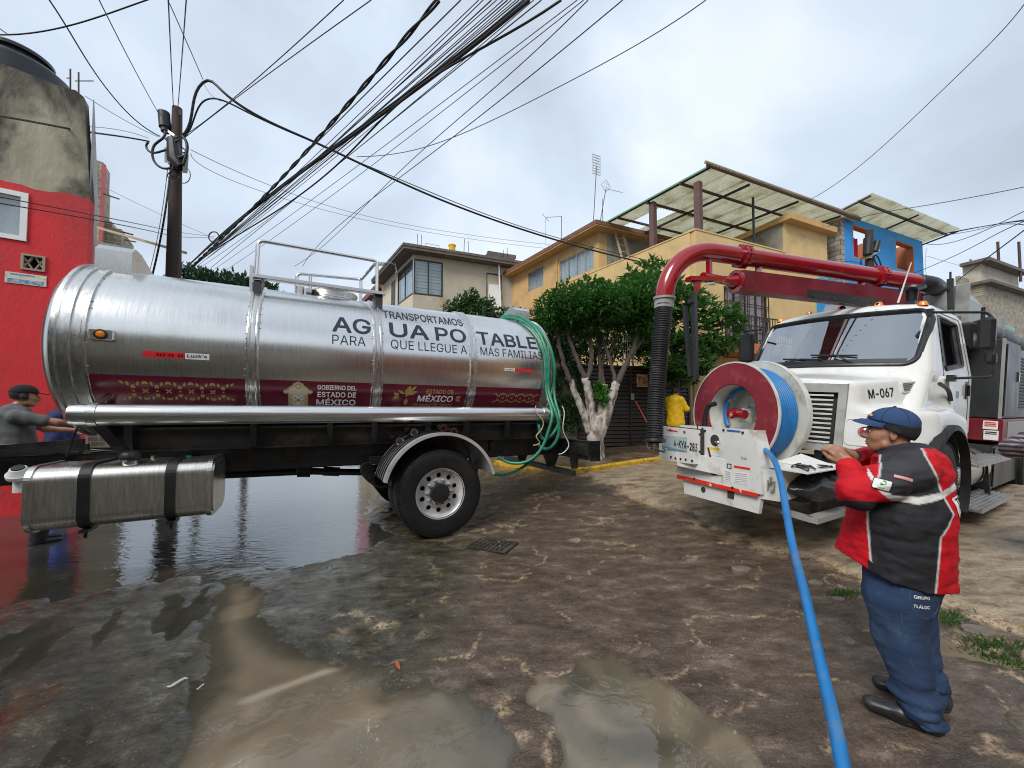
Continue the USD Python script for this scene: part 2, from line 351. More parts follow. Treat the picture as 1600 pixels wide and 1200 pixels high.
_left = np.clip((-.25 - _P[:, 0] + .45 * (_P[:, 1] - 2.2) * 0) / .5, 0, 1)
_lp = px_poly([(-300, 925), (250, 892), (345, 905), (372, 960), (345, 1010), (330, 1090), (250, 1260), (-300, 1260)])
_inl = np.zeros(len(_P)); _qq = near & (_P[:, 0] < 1) & (_P[:, 1] < 5); _inl[_qq] = np.clip(_sd(_lp, _P[_qq]) / .25 + .5, 0, 1)
GZ = GZ + _rough * (1 - .75 * _con) + (_streak - .5) * .012 * _left
GZ = GZ * (1 - _inl) + _inl * (-.006 + (_streak - .505) * .075 + _rough * .7)
GZ = GZ + .022 * _con * np.clip(1 - np.abs(_sdc) * 0, 0, 1) - .018 * np.exp(-(_sdc / .12) ** 2) * (meshkit.fbm(_P3 * 5, 3, 21) > .47)
_wet = np.zeros(len(_P))
for poly, zw in POOLS:
    b = poly.bounds; q = (_P[:, 0] > b[0] - .5) & (_P[:, 0] < b[2] + .5) & (_P[:, 1] > b[1] - .5) & (_P[:, 1] < b[3] + .5)
    if not q.any(): continue
    d = _sd(poly, _P[q]) + (meshkit.fbm(_P3[q] * 6, 4, 5) - .5) * .20
    m = np.clip(d / .14 + .5, 0, 1); m = m * m * (3 - 2 * m)
    GZ[q] = GZ[q] * (1 - m) + (zw - .016 - np.clip(d, 0, 1) * .03 + _rough[q] * .45) * m
    GZ[q] += m * (_streak[q] - .5) * (.055 * np.exp(-(d / .9) ** 2) if zw < -.0115 and poly is POOLS[0][0] else 0)
    _wet[q] = np.maximum(_wet[q], np.clip(d / .5 + .75, 0, 1))
# silt: the paler scum left along edges and in a few cracks
_cr = meshkit.fbm(_P3 * 1.9 + 7, 5, 31); _cr2 = meshkit.fbm(_P3 * 7 + 3, 4, 33)
_tan = np.clip(1 - np.abs(_cr - .5) / .022, 0, 1) * np.clip((_cr2 - .42) / .12, 0, 1) * np.clip((_P[:, 0] + 1.2) / .7, 0, 1)
_tan = np.maximum(_tan, np.clip(1 - np.abs(_sdc + .05) / .22, 0, 1) * np.clip((_cr2 - .42) / .1, 0, 1))
for X, Y, r in [(760, 828, .26), (790, 826, .22), (730, 832, .2), (905, 845, .12), (960, 850, .10), (1000, 855, .12), (545, 960, .13), (570, 965, .12), (520, 985, .1), (640, 990, .13), (600, 975, .1), (500, 1000, .1), (545, 1100, .06), (570, 1095, .05), (815, 1150, .05)]:
    c = np.array(gp(X, Y)); d = np.linalg.norm((_P - c) * (1, 1.6), axis=1)
    _tan = np.maximum(_tan, np.clip(1.3 - d / r, 0, 1) * np.clip((_cr2 - .46) / .09, 0, 1))
_grn = solo('ground', grid_mesh(_xs, _ys, lambda X, Y: GZ.reshape(X.shape)), usdkit.material(stage, '/World/Looks/street_ground', {
    'a': ('attribute', {'attribute': 'tone'}), 'sep': ('separate_color', {'color_type': 'rgb'}), 'geo': ('geometry', {}),
    'mp': ('mapping', {'rotation': (0, 0, -0.59), 'scale': (0.75, 1.5, 1.0)}),
    'n1': ('noise_texture', {'scale': 4.2, 'detail': 10.0, 'roughness': 0.74}), 'n2': ('noise_texture', {'scale': 70.0, 'detail': 5.0, 'roughness': 0.75}), 'n4': ('noise_texture', {'scale': 38.0, 'detail': 5.0, 'roughness': 0.7}), 'sp': ('map_range', {'from_min': .40, 'from_max': .53, 'to_min': 0.0, 'to_max': 1.0, 'clamp': True}), 'tf': ('math', {'math_type': 'multiply'}), 'n3': ('noise_texture', {'scale': 1.5, 'detail': 6.0, 'roughness': 0.65, 'distortion': 0.8}),
    'vo': ('voronoi_texture', {'scale': 95.0}), 'v2': ('voronoi_texture', {'scale': 34.0}), 'vr': ('map_range', {'from_min': .16, 'from_max': .09, 'to_min': 0.0, 'to_max': .8, 'clamp': True}), 'vm': ('math', {'math_type': 'multiply'}), 'vg': ('map_range', {'from_min': .50, 'from_max': .60, 'to_min': 0.0, 'to_max': 1.0, 'clamp': True}), 'gm': ('mix', {'mix_type': 'mix', 'color2': (.42, .36, .28)}),
    'asph': ('rgb_ramp', {'ramp': [(0.30, (.036, .024, .016)), (0.43, (.076, .053, .037)), (0.55, (.122, .089, .066)), (0.70, (.25, .192, .150))]}),
    'mud': ('rgb_ramp', {'ramp': [(0.32, (.014, .012, .006)), (0.45, (.040, .034, .020)), (0.56, (.078, .068, .043)), (0.70, (.20, .18, .135))]}),
    'conc': ('rgb_ramp', {'ramp': [(0.30, (.085, .060, .038)), (0.43, (.20, .148, .093)), (0.54, (.33, .26, .18)), (0.72, (.45, .375, .28))]}),
    'fine': ('map_range', {'from_min': .3, 'from_max': .7, 'to_min': .5, 'to_max': 1.5}), 'fs': ('vector_math', {'math_type': 'scale'}),
    'am': ('mix', {'mix_type': 'mix'}), 'cm': ('mix', {'mix_type': 'mix'}), 'tm': ('mix', {'mix_type': 'mix', 'color2': (.46, .335, .205)}),
    'rr': ('rgb_ramp', {'ramp': [(0.38, (.07, .07, .07)), (0.50, (.15, .15, .15)), (0.58, (.30, .30, .30)), (0.68, (.55, .55, .55))]}),
    'crr': ('map_range', {'from_min': 0, 'from_max': 1, 'to_min': 0, 'to_max': .22}), 'ra': ('math', {'math_type': 'add', 'use_clamp': True}),
    'h': ('math', {'math_type': 'add'}), 'h3': ('math', {'math_type': 'multiply_add', 'value2': 3.5}), 'bs': ('map_range', {'from_min': .42, 'from_max': .62, 'to_min': .18, 'to_max': .9, 'clamp': True}), 'gw': ('math', {'math_type': 'multiply_add', 'value2': -.06}), 'hv': ('math', {'math_type': 'multiply', 'value2': .35}),
    'b': ('bump', {'strength': 1.0, 'distance': 0.016}), 'p': ('principled_bsdf', {'specular_ior_level': 0.5}),
}, [('a.color', 'sep.color'), ('geo.position', 'mp.vector'), ('mp.vector', 'n1.vector'), ('geo.position', 'n2.vector'), ('geo.position', 'n3.vector'), ('geo.position', 'vo.vector'),
    ('n1.fac', 'asph.fac'), ('n1.fac', 'mud.fac'), ('n1.fac', 'conc.fac'), ('sep.g', 'am.fac'), ('asph.color', 'am.color1'), ('mud.color', 'am.color2'),
    ('geo.position', 'v2.vector'), ('v2.distance', 'vr.value'), ('n4.fac', 'vg.value'), ('vr.result', 'vm.value1'), ('vg.result', 'vm.value2'), ('vm.value', 'gm.fac'), ('am.color', 'gm.color1'), ('sep.r', 'cm.fac'), ('gm.color', 'cm.color1'), ('conc.color', 'cm.color2'), ('geo.position', 'n4.vector'), ('n4.fac', 'sp.value'), ('sp.result', 'tf.value1'), ('sep.b', 'tf.value2'), ('tf.value', 'tm.fac'), ('cm.color', 'tm.color1'),
    ('n2.fac', 'fine.value'), ('tm.color', 'fs.vector1'), ('fine.result', 'fs.scale'), ('fs.vector', 'p.base_color'),
    ('n3.fac', 'rr.fac'), ('sep.r', 'crr.value'), ('rr.color', 'ra.value1'), ('crr.result', 'ra.value2'), ('sep.g', 'gw.value1'), ('ra.value', 'gw.value3'), ('gw.value', 'p.roughness'),
    ('vo.distance', 'hv.value1'), ('n2.fac', 'h.value1'), ('hv.value', 'h.value2'), ('n1.fac', 'h3.value1'), ('h.value', 'h3.value3'), ('h3.value', 'b.height'), ('n3.fac', 'bs.value'), ('bs.result', 'b.strength'), ('b.normal', 'p.normal')], surface='p.BSDF'),
    'wet muddy asphalt of the street running into a tan concrete side street', kind='structure', smooth=True, color=np.stack([_con, _left, np.clip(_tan, 0, 1)], -1))
_gi = RegularGridInterpolator((_xs, _ys), GZ.reshape(len(_xs), len(_ys)))
def gz(x, y): return float(_gi([[x, y]])[0])
M['pool_water'] = usdkit.material(stage, '/World/Looks/pool_water', {
    'a': ('attribute', {'attribute': 'tone'}), 'sep': ('separate_color', {'color_type': 'rgb'}), 'c': ('rgb_ramp', {'ramp': [(0, (.040, .036, .024)), (.4, (.10, .085, .060)), (.7, (.225, .178, .120)), (1, (.37, .315, .235))]}),
    'geo': ('geometry', {}), 'rn': ('noise_texture', {'scale': 9.0, 'detail': 3.0, 'distortion': 1.0}), 'b': ('bump', {'strength': .10, 'distance': .02}),
    'p': ('principled_bsdf', {'roughness': .015, 'ior': 1.55, 'specular_ior_level': .5}),
}, [('a.color', 'sep.color'), ('sep.r', 'c.fac'), ('c.color', 'p.base_color'), ('sep.g', 'p.alpha'), ('geo.position', 'rn.vector'), ('rn.fac', 'b.height'), ('b.normal', 'p.normal')], surface='p.BSDF')
M['street_water'] = usdkit.material(stage, '/World/Looks/street_water', {
    'geo': ('geometry', {}), 'mp': ('mapping', {'rotation': (0, 0, -.5), 'scale': (1.0, 2.2, 1)}), 'rn': ('noise_texture', {'scale': 5.0, 'detail': 4.0, 'distortion': 1.2}), 'b': ('bump', {'strength': .16, 'distance': .02}),
    'p': ('principled_bsdf', {'base_color': (.05, .048, .042), 'roughness': .02, 'ior': 2.6, 'specular_ior_level': .5, 'alpha': .92}),
}, [('geo.position', 'mp.vector'), ('mp.vector', 'rn.vector'), ('rn.fac', 'b.height'), ('b.normal', 'p.normal')], surface='p.BSDF')
def pool_sheet(poly, zw, lab, silt, step=.03):
    """A level sheet of murky water, clearer where it is shallow."""
    x0, y0, x1, y1 = poly.bounds; x0, x1, y0, y1 = max(x0, -6), min(x1, 6), max(y0, .2), min(y1, 6); xs, ys = np.arange(x0, x1 + step, step), np.arange(y0, y1 + step, step)
    m = grid_mesh(xs, ys, lambda X, Y: X * 0 + zw); v = m.vertices; ins = shapely.contains(poly, shapely.points(v[:, :2])); f = m.faces[ins[m.faces].all(1)]; u, inv = np.unique(f, return_inverse=True); v = v[u]
    dep = zw - _gi(v[:, :2]); q = np.stack([v @ G1 * .9, v @ G2 * 2.4, v[:, 2]], -1)
    sw = meshkit.fbm(q * 1.2 + 3 * meshkit.fbm(v * 1.5, 3, 71)[:, None], 4, 72); t = np.clip(silt(v) + (sw - .5) * .9, 0, 1)
    solo('puddle', trimesh.Trimesh(v, inv.reshape(-1, 3), process=False), 'pool_water', lab, kind='structure', smooth=False, color=np.stack([t, np.clip(.42 + dep / .011, .25, .98), t * 0], -1))
_foam = LineString([gp(385, 1092), gp(440, 1072), gp(500, 1050), gp(532, 1040)])
def _silt(v):
    d = _sd(POOLS[1][0], v[:, :2]); fo = shapely.distance(shapely.points(v[:, :2]), _foam); return .10 + .58 * np.clip(d / .25 + .6, 0, 1) + .5 * np.exp(-(fo / .03) ** 2)
solo('puddle', move(extrude(POOLS[0][0].buffer(.12), .002), (0, 0, POOLS[0][1] - .002)), 'street_water', 'wide shallow sheet of rain water under and beyond the steel tanker', kind='structure', smooth=False)
pool_sheet(unary_union([_lp.buffer(.15), POOLS[1][0].buffer(.12)]), -.008, 'brown puddle at the front with small pools among the mud ridges left of it', _silt)
pool_sheet(POOLS[2][0].buffer(.12), -.008, 'murky puddle in the foreground between the blue hose and the brown puddle', lambda v: .50 + v[:, 0] * 0); pool_sheet(POOLS[3][0].buffer(.12), POOLS[3][1], 'thin puddle behind the heels of the man in the red jacket', lambda v: .55 + v[:, 0] * 0); pool_sheet(POOLS[4][0].buffer(.12), POOLS[4][1], 'small puddle at the right edge of the street', lambda v: .4 + v[:, 0] * 0)
# the yellow kerb round the street corner, and the pavement behind it
KC = V(*gp(905, 737, .33), 0)
def kerb_path(off):
    a = KC + G1 * 9 - G2 * 0; c = KC + G2 * 14
    o = (G1 + G2)
    return [tuple((KC + G1 * 8 + G2 * off)[:2])] + [tuple(q[:2]) for q in bend([KC + G1 * 4 + G2 * off, KC + o * off, KC + G2 * 5 + G1 * off], .55 - off * .6 if off < .5 else .2, 9)] + [tuple((KC + G2 * 16 + G1 * off)[:2])]
_out, _in = kerb_path(0), kerb_path(.13)
def ribbon(a, b, za, zb, zlow):
    n = len(a); v = []
    for (x, y), (x2, y2) in zip(a, b):
        z = float(base_z(np.array([x]), np.array([y]))[0]); v += [(x, y, z + zlow), (x, y, z + za - .02), (x + (x2 - x) * .15, y + (y2 - y) * .15, z + za), (x2, y2, z + zb), (x2, y2, z + zlow)]
    f = []
    for i in range(n - 1):
        for k in range(4): f.append((i * 5 + k, (i + 1) * 5 + k, (i + 1) * 5 + k + 1, i * 5 + k + 1))
    return trimesh.Trimesh(np.array(v), np.vstack([[q[0], q[1], q[2]] for q in f] + [[q[0], q[2], q[3]] for q in f]), process=False)
mat('kerb_yellow', (.62, .36, .02), .55, var=.2, scale=9, dirt=(.12, .09, .06), dscale=5, dmin=.52, dmax=.68, bump=.4, bscale=60)
mat('pavement_wet', (.155, .105, .065), .3, var=.35, scale=3, bump=.3, bscale=50, dirt=(.05, .035, .025), dscale=1.5, rvar=.18)
def resample(p, n):
    l = LineString(p); return [l.interpolate(t, normalized=True).coords[0] for t in np.linspace(0, 1, n)]
_out, _in = resample(_out, 90), resample(_in, 90)
_ka, _kb = np.array(_out), np.array(_in)
# the photograph shows the kerb's paint chipped away here and there: short lengths are built apart
solo('kerb', ribbon(_out, _in, .11, .11, -.1), 'kerb_yellow', 'yellow painted concrete kerb bending round the street corner', kind='structure', smooth=40)
_pv = Polygon(list(_kb[::-1]) + []).buffer(0) if False else None
_far = [tuple((KC + G2 * 16 + G1 * 12)[:2]), tuple((KC + G1 * 8 + G2 * 12)[:2])]
_poly = Polygon([tuple(p) for p in _kb] + _far).buffer(0)
_t = trimesh.creation.triangulate_polygon(_poly.segmentize(.8), engine='earcut')
_gx = np.stack(np.meshgrid(np.arange(-4, 18, .5), np.arange(6, 32, .5), indexing='ij'), -1).reshape(-1, 2)
from scipy.spatial import Delaunay
_ins = _gx[shapely.contains(_poly.buffer(-.2), shapely.points(_gx))]; _bd = np.array(_poly.segmentize(.4).exterior.coords)[:-1]
_all = np.vstack([_bd, _ins]); _dl = Delaunay(_all); _cen = _all[_dl.simplices].mean(1); _sim = _dl.simplices[shapely.contains(_poly, shapely.points(_cen))]
def pave_z(x, y):
    d = (np.stack([x, y], -1) - KC[:2]); e = np.minimum(d @ G1[:2], d @ G2[:2])
    return base_z(x, y) + .107 + np.clip(e - .1, 0, 2.2) * .03
_v = np.c_[_all, pave_z(_all[:, 0], _all[:, 1])]; _sim = np.where((np.cross(_v[_sim[:, 1]] - _v[_sim[:, 0]], _v[_sim[:, 2]] - _v[_sim[:, 0]])[:, 2] < 0)[:, None], _sim[:, ::-1], _sim)
solo('pavement', trimesh.Trimesh(_v, _sim, process=False), 'pavement_wet', 'wet brown concrete pavement behind the yellow kerb', kind='structure', smooth=True)
# ================================================================ BUILDINGS
GB = unit(V(0.919, 0.394, 0)); NB = V(GB[1], -GB[0], 0)          # the side street's house line and its outward normal
N1 = V(-G1[1], G1[0], 0)                                           # outward normal of the walls along the main street
class Face:
    """A wall's plane: s metres along g from p0, z up, out metres proud of it."""
    def __init__(self, p0, g, n): self.p0, self.g, self.n = np.asarray(p0, float), unit(g), unit(n); self.p0[2] = 0
    def P(self, s, z, out=0.0): return self.p0 + self.g * s + UP * z + self.n * out
    def q(self, X, Y, out=0.0):
        p = on_plane(X, Y, self.p0 + self.n * out, self.n) - self.p0; return float(p @ self.g), float(p[2])
    def qs(self, pts, out=0.0): return [self.q(X, Y, out) for X, Y in pts]
    def slab(self, poly, out, th):
        """poly in (s, z); its outer face is `out` proud, th thick."""
        z = np.cross(self.g, UP); s = 1 if z @ self.n > 0 else -1
        m = extrude(poly, th); T = frame(self.p0, self.g, UP, z)
        m.apply_translation([0, 0, out - th if s > 0 else -out]); return xf(m, T)
    def box(self, s0, s1, z0, z1, o0, o1):
        return hull([self.P(s, z, o) for s in (s0, s1) for z in (z0, z1) for o in (o0, o1)])
    def bar(self, a, b, out, w, h=None): return beam(self.P(*a, out), self.P(*b, out), w, h or w, up=self.n)
def rect(a, b, c, d): return sbox(min(a, b), min(c, d), max(a, b), max(c, d))
mat('stucco_orange', (.56, .36, .15), .85, var=.10, scale=2.2, bump=.5, bscale=45, dirt=(.38, .25, .12), dscale=.9, dmin=.5, dmax=.75)
mat('stucco_beige', (.60, .42, .19), .85, var=.09, scale=2.0, bump=.6, bscale=40, dirt=(.42, .30, .15), dscale=.8, dmin=.52, dmax=.78)
mat('eave_orange', (.50, .31, .12), .85, var=.15, scale=3, bump=.3)
mat('eave_edge', (.17, .075, .05), .8, var=.3, scale=4)
mat('plaster_grey', (.43, .385, .30), .9, var=.14, scale=1.2, bump=.5, bscale=30, dirt=(.30, .20, .10), dscale=.55, dmin=.54, dmax=.66, stretch=(1, 1, .7))
mat('plaster_cream', (.58, .50, .36), .9, var=.08, scale=1.5, bump=.3)
mat('cement_raw', (.30, .28, .23), .92, var=.22, scale=1.4, bump=.6, bscale=28, dirt=(.14, .13, .10), dscale=.8, dmin=.5, dmax=.68)
mat('cement_dark', (.12, .10, .085), .9, var=.3, scale=2.5, bump=.5)
mat('frame_black', (.022, .022, .024), .45, var=.2); mat('frame_alu', (.42, .42, .40), .35, .6); mat('frame_white', (.78, .78, .76), .5, var=.04)
mat('iron_black', (.015, .015, .016), .5, var=.2); mat('iron_rust', (.07, .035, .025), .75, var=.4, scale=12)
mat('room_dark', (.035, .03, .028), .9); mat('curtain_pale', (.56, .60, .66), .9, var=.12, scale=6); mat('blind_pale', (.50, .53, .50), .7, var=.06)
mat('curtain_red', (.55, .02, .07), .85, var=.35, scale=8, bump=.3, col2=(.30, .008, .03)); mat('curtain_brown', (.33, .10, .065), .9, var=.3, scale=5)
mat('paint_blue', (.022, .25, .60), .75, var=.10, scale=2, bump=.3, dirt=(.03, .19, .42), dscale=1.2, dmin=.52, dmax=.72)
mat('paint_terracotta', (.42, .135, .055), .8, var=.15, scale=2.5); mat('paint_red', (.62, .024, .03), .75, var=.10, scale=1.6, bump=.5, bscale=22, dirt=(.42, .022, .025), dscale=.9, dmin=.50, dmax=.74, stretch=(1, 1, .6))
mat('concrete_stained', (.33, .30, .22), .92, var=.45, scale=1.6, bump=.9, bscale=14, dirt=(.045, .04, .03), dscale=1.0, dmin=.46, dmax=.58, stretch=(1, 1, .45), detail=8)
mat('paint_pink', (.62, .22, .32), .85); mat('post_brown', (.115, .062, .055), .7, var=.2, scale=4)
mat('pane_blind', (.42, .45, .43), .25)
mat('timber_pale', (.42, .33, .21), .8, var=.2, scale=4, stretch=(1, 1, .2))
mat('bucket_yellow', (.72, .42, .01), .45, var=.1)
pane_mat('window_glass', (.84, .87, .87), 1.75)
M['fibreglass'] = usdkit.material(stage, '/World/Looks/fibreglass', {
    'tc': ('texture_coordinate', {}), 'n': ('noise_texture', {'scale': 1.6, 'detail': 5.0, 'roughness': .6}), 'r': ('rgb_ramp', {'ramp': [(.32, (.60, .54, .37)), (.5, (.80, .77, .63)), (.7, (.86, .85, .75))]}),
    'd': ('principled_bsdf', {'roughness': .5}), 't': ('translucent_bsdf', {}), 'x': ('transparent_bsdf', {'color': (.75, .78, .70)}), 'm': ('mix_closure', {'fac': .62}), 'm2': ('mix_closure', {'fac': .16}),
}, [('tc.object', 'n.vector'), ('n.fac', 'r.fac'), ('r.color', 'd.base_color'), ('r.color', 't.color'), ('d.BSDF', 'm.closure1'), ('t.BSDF', 'm.closure2'), ('m.closure', 'm2.closure1'), ('x.BSDF', 'm2.closure2')], surface='m2.closure')
def brick_mat(name, c1, c2, mortar, bw, rh, ms=.012, rot=0.0):
    M[name] = usdkit.material(stage, '/World/Looks/' + name, {
        'geo': ('geometry', {}), 'sx': ('separate_xyz', {}), 'ax': ('math', {'math_type': 'multiply', 'value2': math.cos(rot)}), 'ay': ('math', {'math_type': 'multiply', 'value2': math.sin(rot)}), 'ad': ('math', {'math_type': 'add'}), 'cb': ('combine_xyz', {}),
        'k': ('brick_texture', {'color1': c1, 'color2': c2, 'mortar': mortar, 'scale': 1.0, 'mortar_size': ms, 'mortar_smooth': .3, 'brick_width': bw, 'row_height': rh}), 'n': ('noise_texture', {'scale': 3.0, 'detail': 6.0}),
        'v': ('map_range', {'from_min': .3, 'from_max': .7, 'to_min': .65, 'to_max': 1.25}), 's': ('vector_math', {'math_type': 'scale'}), 'b': ('bump', {'strength': .8, 'distance': .012, 'invert': True}), 'p': ('principled_bsdf', {'roughness': .9})},
        [('geo.position', 'sx.vector'), ('sx.x', 'ax.value1'), ('sx.y', 'ay.value1'), ('ax.value', 'ad.value1'), ('ay.value', 'ad.value2'), ('ad.value', 'cb.x'), ('sx.z', 'cb.y'), ('cb.vector', 'k.vector'), ('geo.position', 'n.vector'), ('n.fac', 'v.value'), ('k.color', 's.vector1'), ('v.result', 's.scale'),
         ('s.vector', 'p.base_color'), ('k.fac', 'b.height'), ('b.normal', 'p.normal')], surface='p.BSDF')
brick_mat('block_brick', (.36, .32, .26), (.27, .23, .19), (.12, .10, .085), .40, .20, .014, 2.16)
brick_mat('block_wall', (.30, .26, .185), (.235, .20, .14), (.42, .40, .34), .34, .15, .016, .6)
def footprint(pts, z0, z1): return move(extrude(Polygon([tuple(p[:2]) for p in pts]), z1 - z0), (0, 0, z0))
def window(h, f, s0, s1, z0, z1, nx=2, frame_m='frame_alu', fw=.05, back='curtain_pale', depth=.10, rows=1, pane='window_glass', waves=14, name='window'):
    """A framed window in wall f of house h: frame, mullions, panes, and what hangs behind."""
    s0, s1 = sorted((s0, s1)); z0, z1 = sorted((z0, z1))
    o = rect(s0, s1, z0, z1).difference(rect(s0 + fw, s1 - fw, z0 + fw, z1 - fw))
    m = [f.slab(o, -depth + .06, .05)]
    for k in range(1, nx):
        s = s0 + (s1 - s0) * k / nx; m.append(f.slab(rect(s - fw * .45, s + fw * .45, z0 + fw, z1 - fw), -depth + .057, .044))
    for k in range(1, rows):
        z = z0 + (z1 - z0) * k / rows; m.append(f.slab(rect(s0 + fw, s1 - fw, z - fw * .4, z + fw * .4), -depth + .054, .038))
    w = part(name, cat(m), frame_m, h)
    for k in range(nx):
        a, b = s0 + (s1 - s0) * k / nx, s0 + (s1 - s0) * (k + 1) / nx
        part('pane', f.slab(rect(a + fw * .6, b - fw * .6, z0 + fw * .6, z1 - fw * .6), -depth + .03, .006), pane, w, smooth=False)
    if back:
        n = max(int(waves * (s1 - s0)), 8) * 5; ss = np.linspace(s0 - .02, s1 + .02, n); oo = -depth - .035 + .022 * np.sin(ss * 2 * PI * 3.1) + .008 * np.sin(ss * 23 + 1)
        v = np.array([f.P(s, z, o) for s, o in zip(ss, oo) for z in (z0 - .05, z1 + .05)]); q = np.array([(2 * i, 2 * i + 2, 2 * i + 3, 2 * i + 1) for i in range(n - 1)])
        part('curtain' if 'curtain' in back else 'blind', trimesh.Trimesh(v, np.vstack([q[:, [0, 1, 2]], q[:, [0, 2, 3]]]), process=False), back, w, smooth=True)
    return w
def wall(f, s0, s1, z0, z1, holes=(), th=.2, out=0.0, top=None):
    p = Polygon(top) if top else rect(s0, s1, z0, z1)
    for h in holes: p = p.difference(rect(*h))
    return f.slab(p, out, th)
def reveal(f, s0, s1, z0, z1, d0, d1, t=.03):
    s0, s1 = sorted((s0, s1)); z0, z1 = sorted((z0, z1))
    return f.slab(rect(s0, s1, z0, z1).difference(rect(s0 + t, s1 - t, z0 + t, z1 - t)), d0, d0 - d1)

# ---------------------------------------------------------------- beige and orange corner house
B0 = V(6.08, 12.5, 0)
FL = Face(B0, G1, N1)                       # left wall, along the main street
FR = Face(B0, GB, NB)                       # right wall, along the side street
ZT = FL.q(1092, 357)[1]
sB = FL.q(871, 470)[0]; sO = FL.q(934, 349)[0]; sE = FL.q(800, 420)[0] + .8
hb = thing('corner_house', 'beige corner house under a big translucent roof canopy beside the blue house', 'house')
s_up = FR.q(1226, 380)[0]; s_br = FR.q(1292, 380)[0]
door = [*FR.qs([(1131, 447), (1199, 455)])]; d0, d1 = door[0][0], door[1][0]; dz1 = door[0][1]; dz0 = dz1 - 2.45
part('left_wall', cat(wall(FL, 0.2, sB, 0.1, ZT, th=.2)), 'stucco_beige', hb, smooth=False)
part('right_wall', wall(FR, 0, s_br, 0.1, ZT, holes=[(d0, d1, dz0, dz1)], th=.2), 'stucco_beige', hb, smooth=False)
part('coping', cat(FL.box(.02, sB, ZT + .002, ZT + .05, -.22, .02), FR.box(-.02, s_up, ZT + .004, ZT + .05, -.22, .02)), 'stucco_beige', hb, smooth=False)
part('terrace_floor', footprint([FL.P(.1, 0, -.2), FL.P(sO, 0, -.2), FL.P(sO, 0, -.2) + GB * 9, FR.P(9, 0, -.2) + G1 * 3], ZT - 1.0, ZT - .85), 'cement_raw', hb)
zf = FR.q(1226, 348)[1]
part('upper_room', cat(FR.slab(rect(s_up, s_br, ZT + .002, zf), -.001, .2), hull([FR.P(s_up + .01, z, o) for z in (ZT - .9, zf) for o in (-.2, -2.6)] + [FR.P(s_up + .19, z, o) for z in (ZT - .9, zf) for o in (-.2, -2.6)])), 'stucco_beige', hb, smooth=False)
part('cement_side', FR.box(s_up - .012, s_up + .008, ZT - .9, zf, -2.5, -.06), 'cement_raw', hb, smooth=False)
part('eave', FR.box(s_up - .15, s_br + .12, zf, zf + .22, -2.7, .32), 'eave_orange', hb, smooth=False)
window(hb, FR, d0, d1, dz0, dz1, 4, 'frame_black', .05, 'curtain_brown', rows=2, name='barred_window')
bars = [FR.bar((s, dz0), (s, dz1), .03, .022) for s in np.linspace(d0, d1, 7)] + [FR.bar((d0 - .03, z), (d1 + .03, z), .034, .02, .03) for z in np.linspace(dz0 + .05, dz1 - .03, 6)]
part('window_grille', cat(bars), 'iron_black', hb, smooth=False)
zb = FR.q(1160, 545)[1]
part('balcony_slab', FR.box(d0 - 1.0, d1 + 2.4, zb - .32, zb, 0.001, .85), 'paint_terracotta', hb, smooth=False)
rl = [FR.bar((s, zb), (s, zb + .9), .80, .018) for s in np.arange(d0 - .95, d1 + 2.35, .13)] + [FR.bar((d0 - 1, z), (d1 + 2.4, z), .80, .035) for z in (zb + .9, zb + .12)]
curl = [FR.P(s, zb + .5 + .09 * math.sin(a), .80) for s in np.arange(d0 - .9, d1 + 2.3, .26) for a in (0,)]
part('balcony_railing', cat(rl, [lathe([(.0, -.03), (.045, -.02), (.045, .02), (0, .03)], 8, c, NB) for c in curl]), 'iron_black', hb, smooth=False)
# canopy over the terrace: green edge beam, gutter pipe, posts, purlins, corrugated sheets
zc = FL.q(1105, 262)[1] if False else at_depth(1105, 264, 12.3)[2]
C0 = at_depth(1105, 264, 12.3); cl = 5.2; cr_ = 8.6
def CP(a, b, dz=0.0): return C0 + G1 * a + GB * b + UP * dz
part('edge_beam', beam(CP(-.1, 0), CP(cl, 0), .05, .07), 'iron_rust', hb); mat('beam_green', (.13, .28, .19), .6); part('green_edge', beam(CP(-.1, -.07, .01), CP(cl, -.07, .01), .03, .06), 'beam_green', hb)
part('gutter_pipe', cyl(CP(-.12, -.15, .04), CP(-.12, cr_, .0), .062, 12), 'post_brown', hb)
mat('pipe_tan', (.34, .27, .17), .6)
part('gutter_cap', cyl(CP(-.16, -.3, .07), CP(-.16, cr_ * .98, .06), .05, 12), 'pipe_tan', hb)
for k, (X, Ya, Yb) in enumerate([(1018, 312, 384), (1096, 276, 358)]):
    s, z = FL.q(X, Yb, -.1); s2, z2 = FL.q(X, Ya, -.1)
    part('post', FL.box(s - .02 + .14 * k, s + .18 + .14 * k, ZT - .9, z2, -.42, -.22), 'post_brown', hb)
s, z = FR.q(1176, 290, -.1); part('thin_post', FR.bar((s, ZT - .2), (s, 9.4), -.1, .06), 'iron_black', hb)
for a in np.linspace(.9, cl - .1, 4): part('purlin', beam(CP(a, -.1, -.05), CP(a, cr_, -.05), .05, .08), 'iron_rust', hb)
for b in (1.9, 4.6, 7.3): part('rafter', beam(CP(-.1, b, -.12), CP(cl, b, -.12), .06, .07), 'iron_black', hb)
def corrugated(o, a, b, w, L, pitch=.15, amp=.022, th=.003, per=6):
    n = int(w / pitch * per); t = np.linspace(0, w, n); h = amp * np.sin(t / pitch * 2 * PI); nn = unit(np.cross(a, b)); nn = nn if nn[2] > 0 else -nn
    v = np.array([o + a * x + b * y + nn * (hh + d) for d in (0, th) for y in (0, L) for x, hh in zip(t, h)])
    q = np.array([(i, i + 1, n + i + 1, n + i) for i in range(n - 1)]); q2 = q[:, ::-1] + 2 * n
    q = np.vstack([q, q2]); return trimesh.Trimesh(v, np.vstack([q[:, [0, 1, 2]], q[:, [0, 2, 3]]]), process=False)
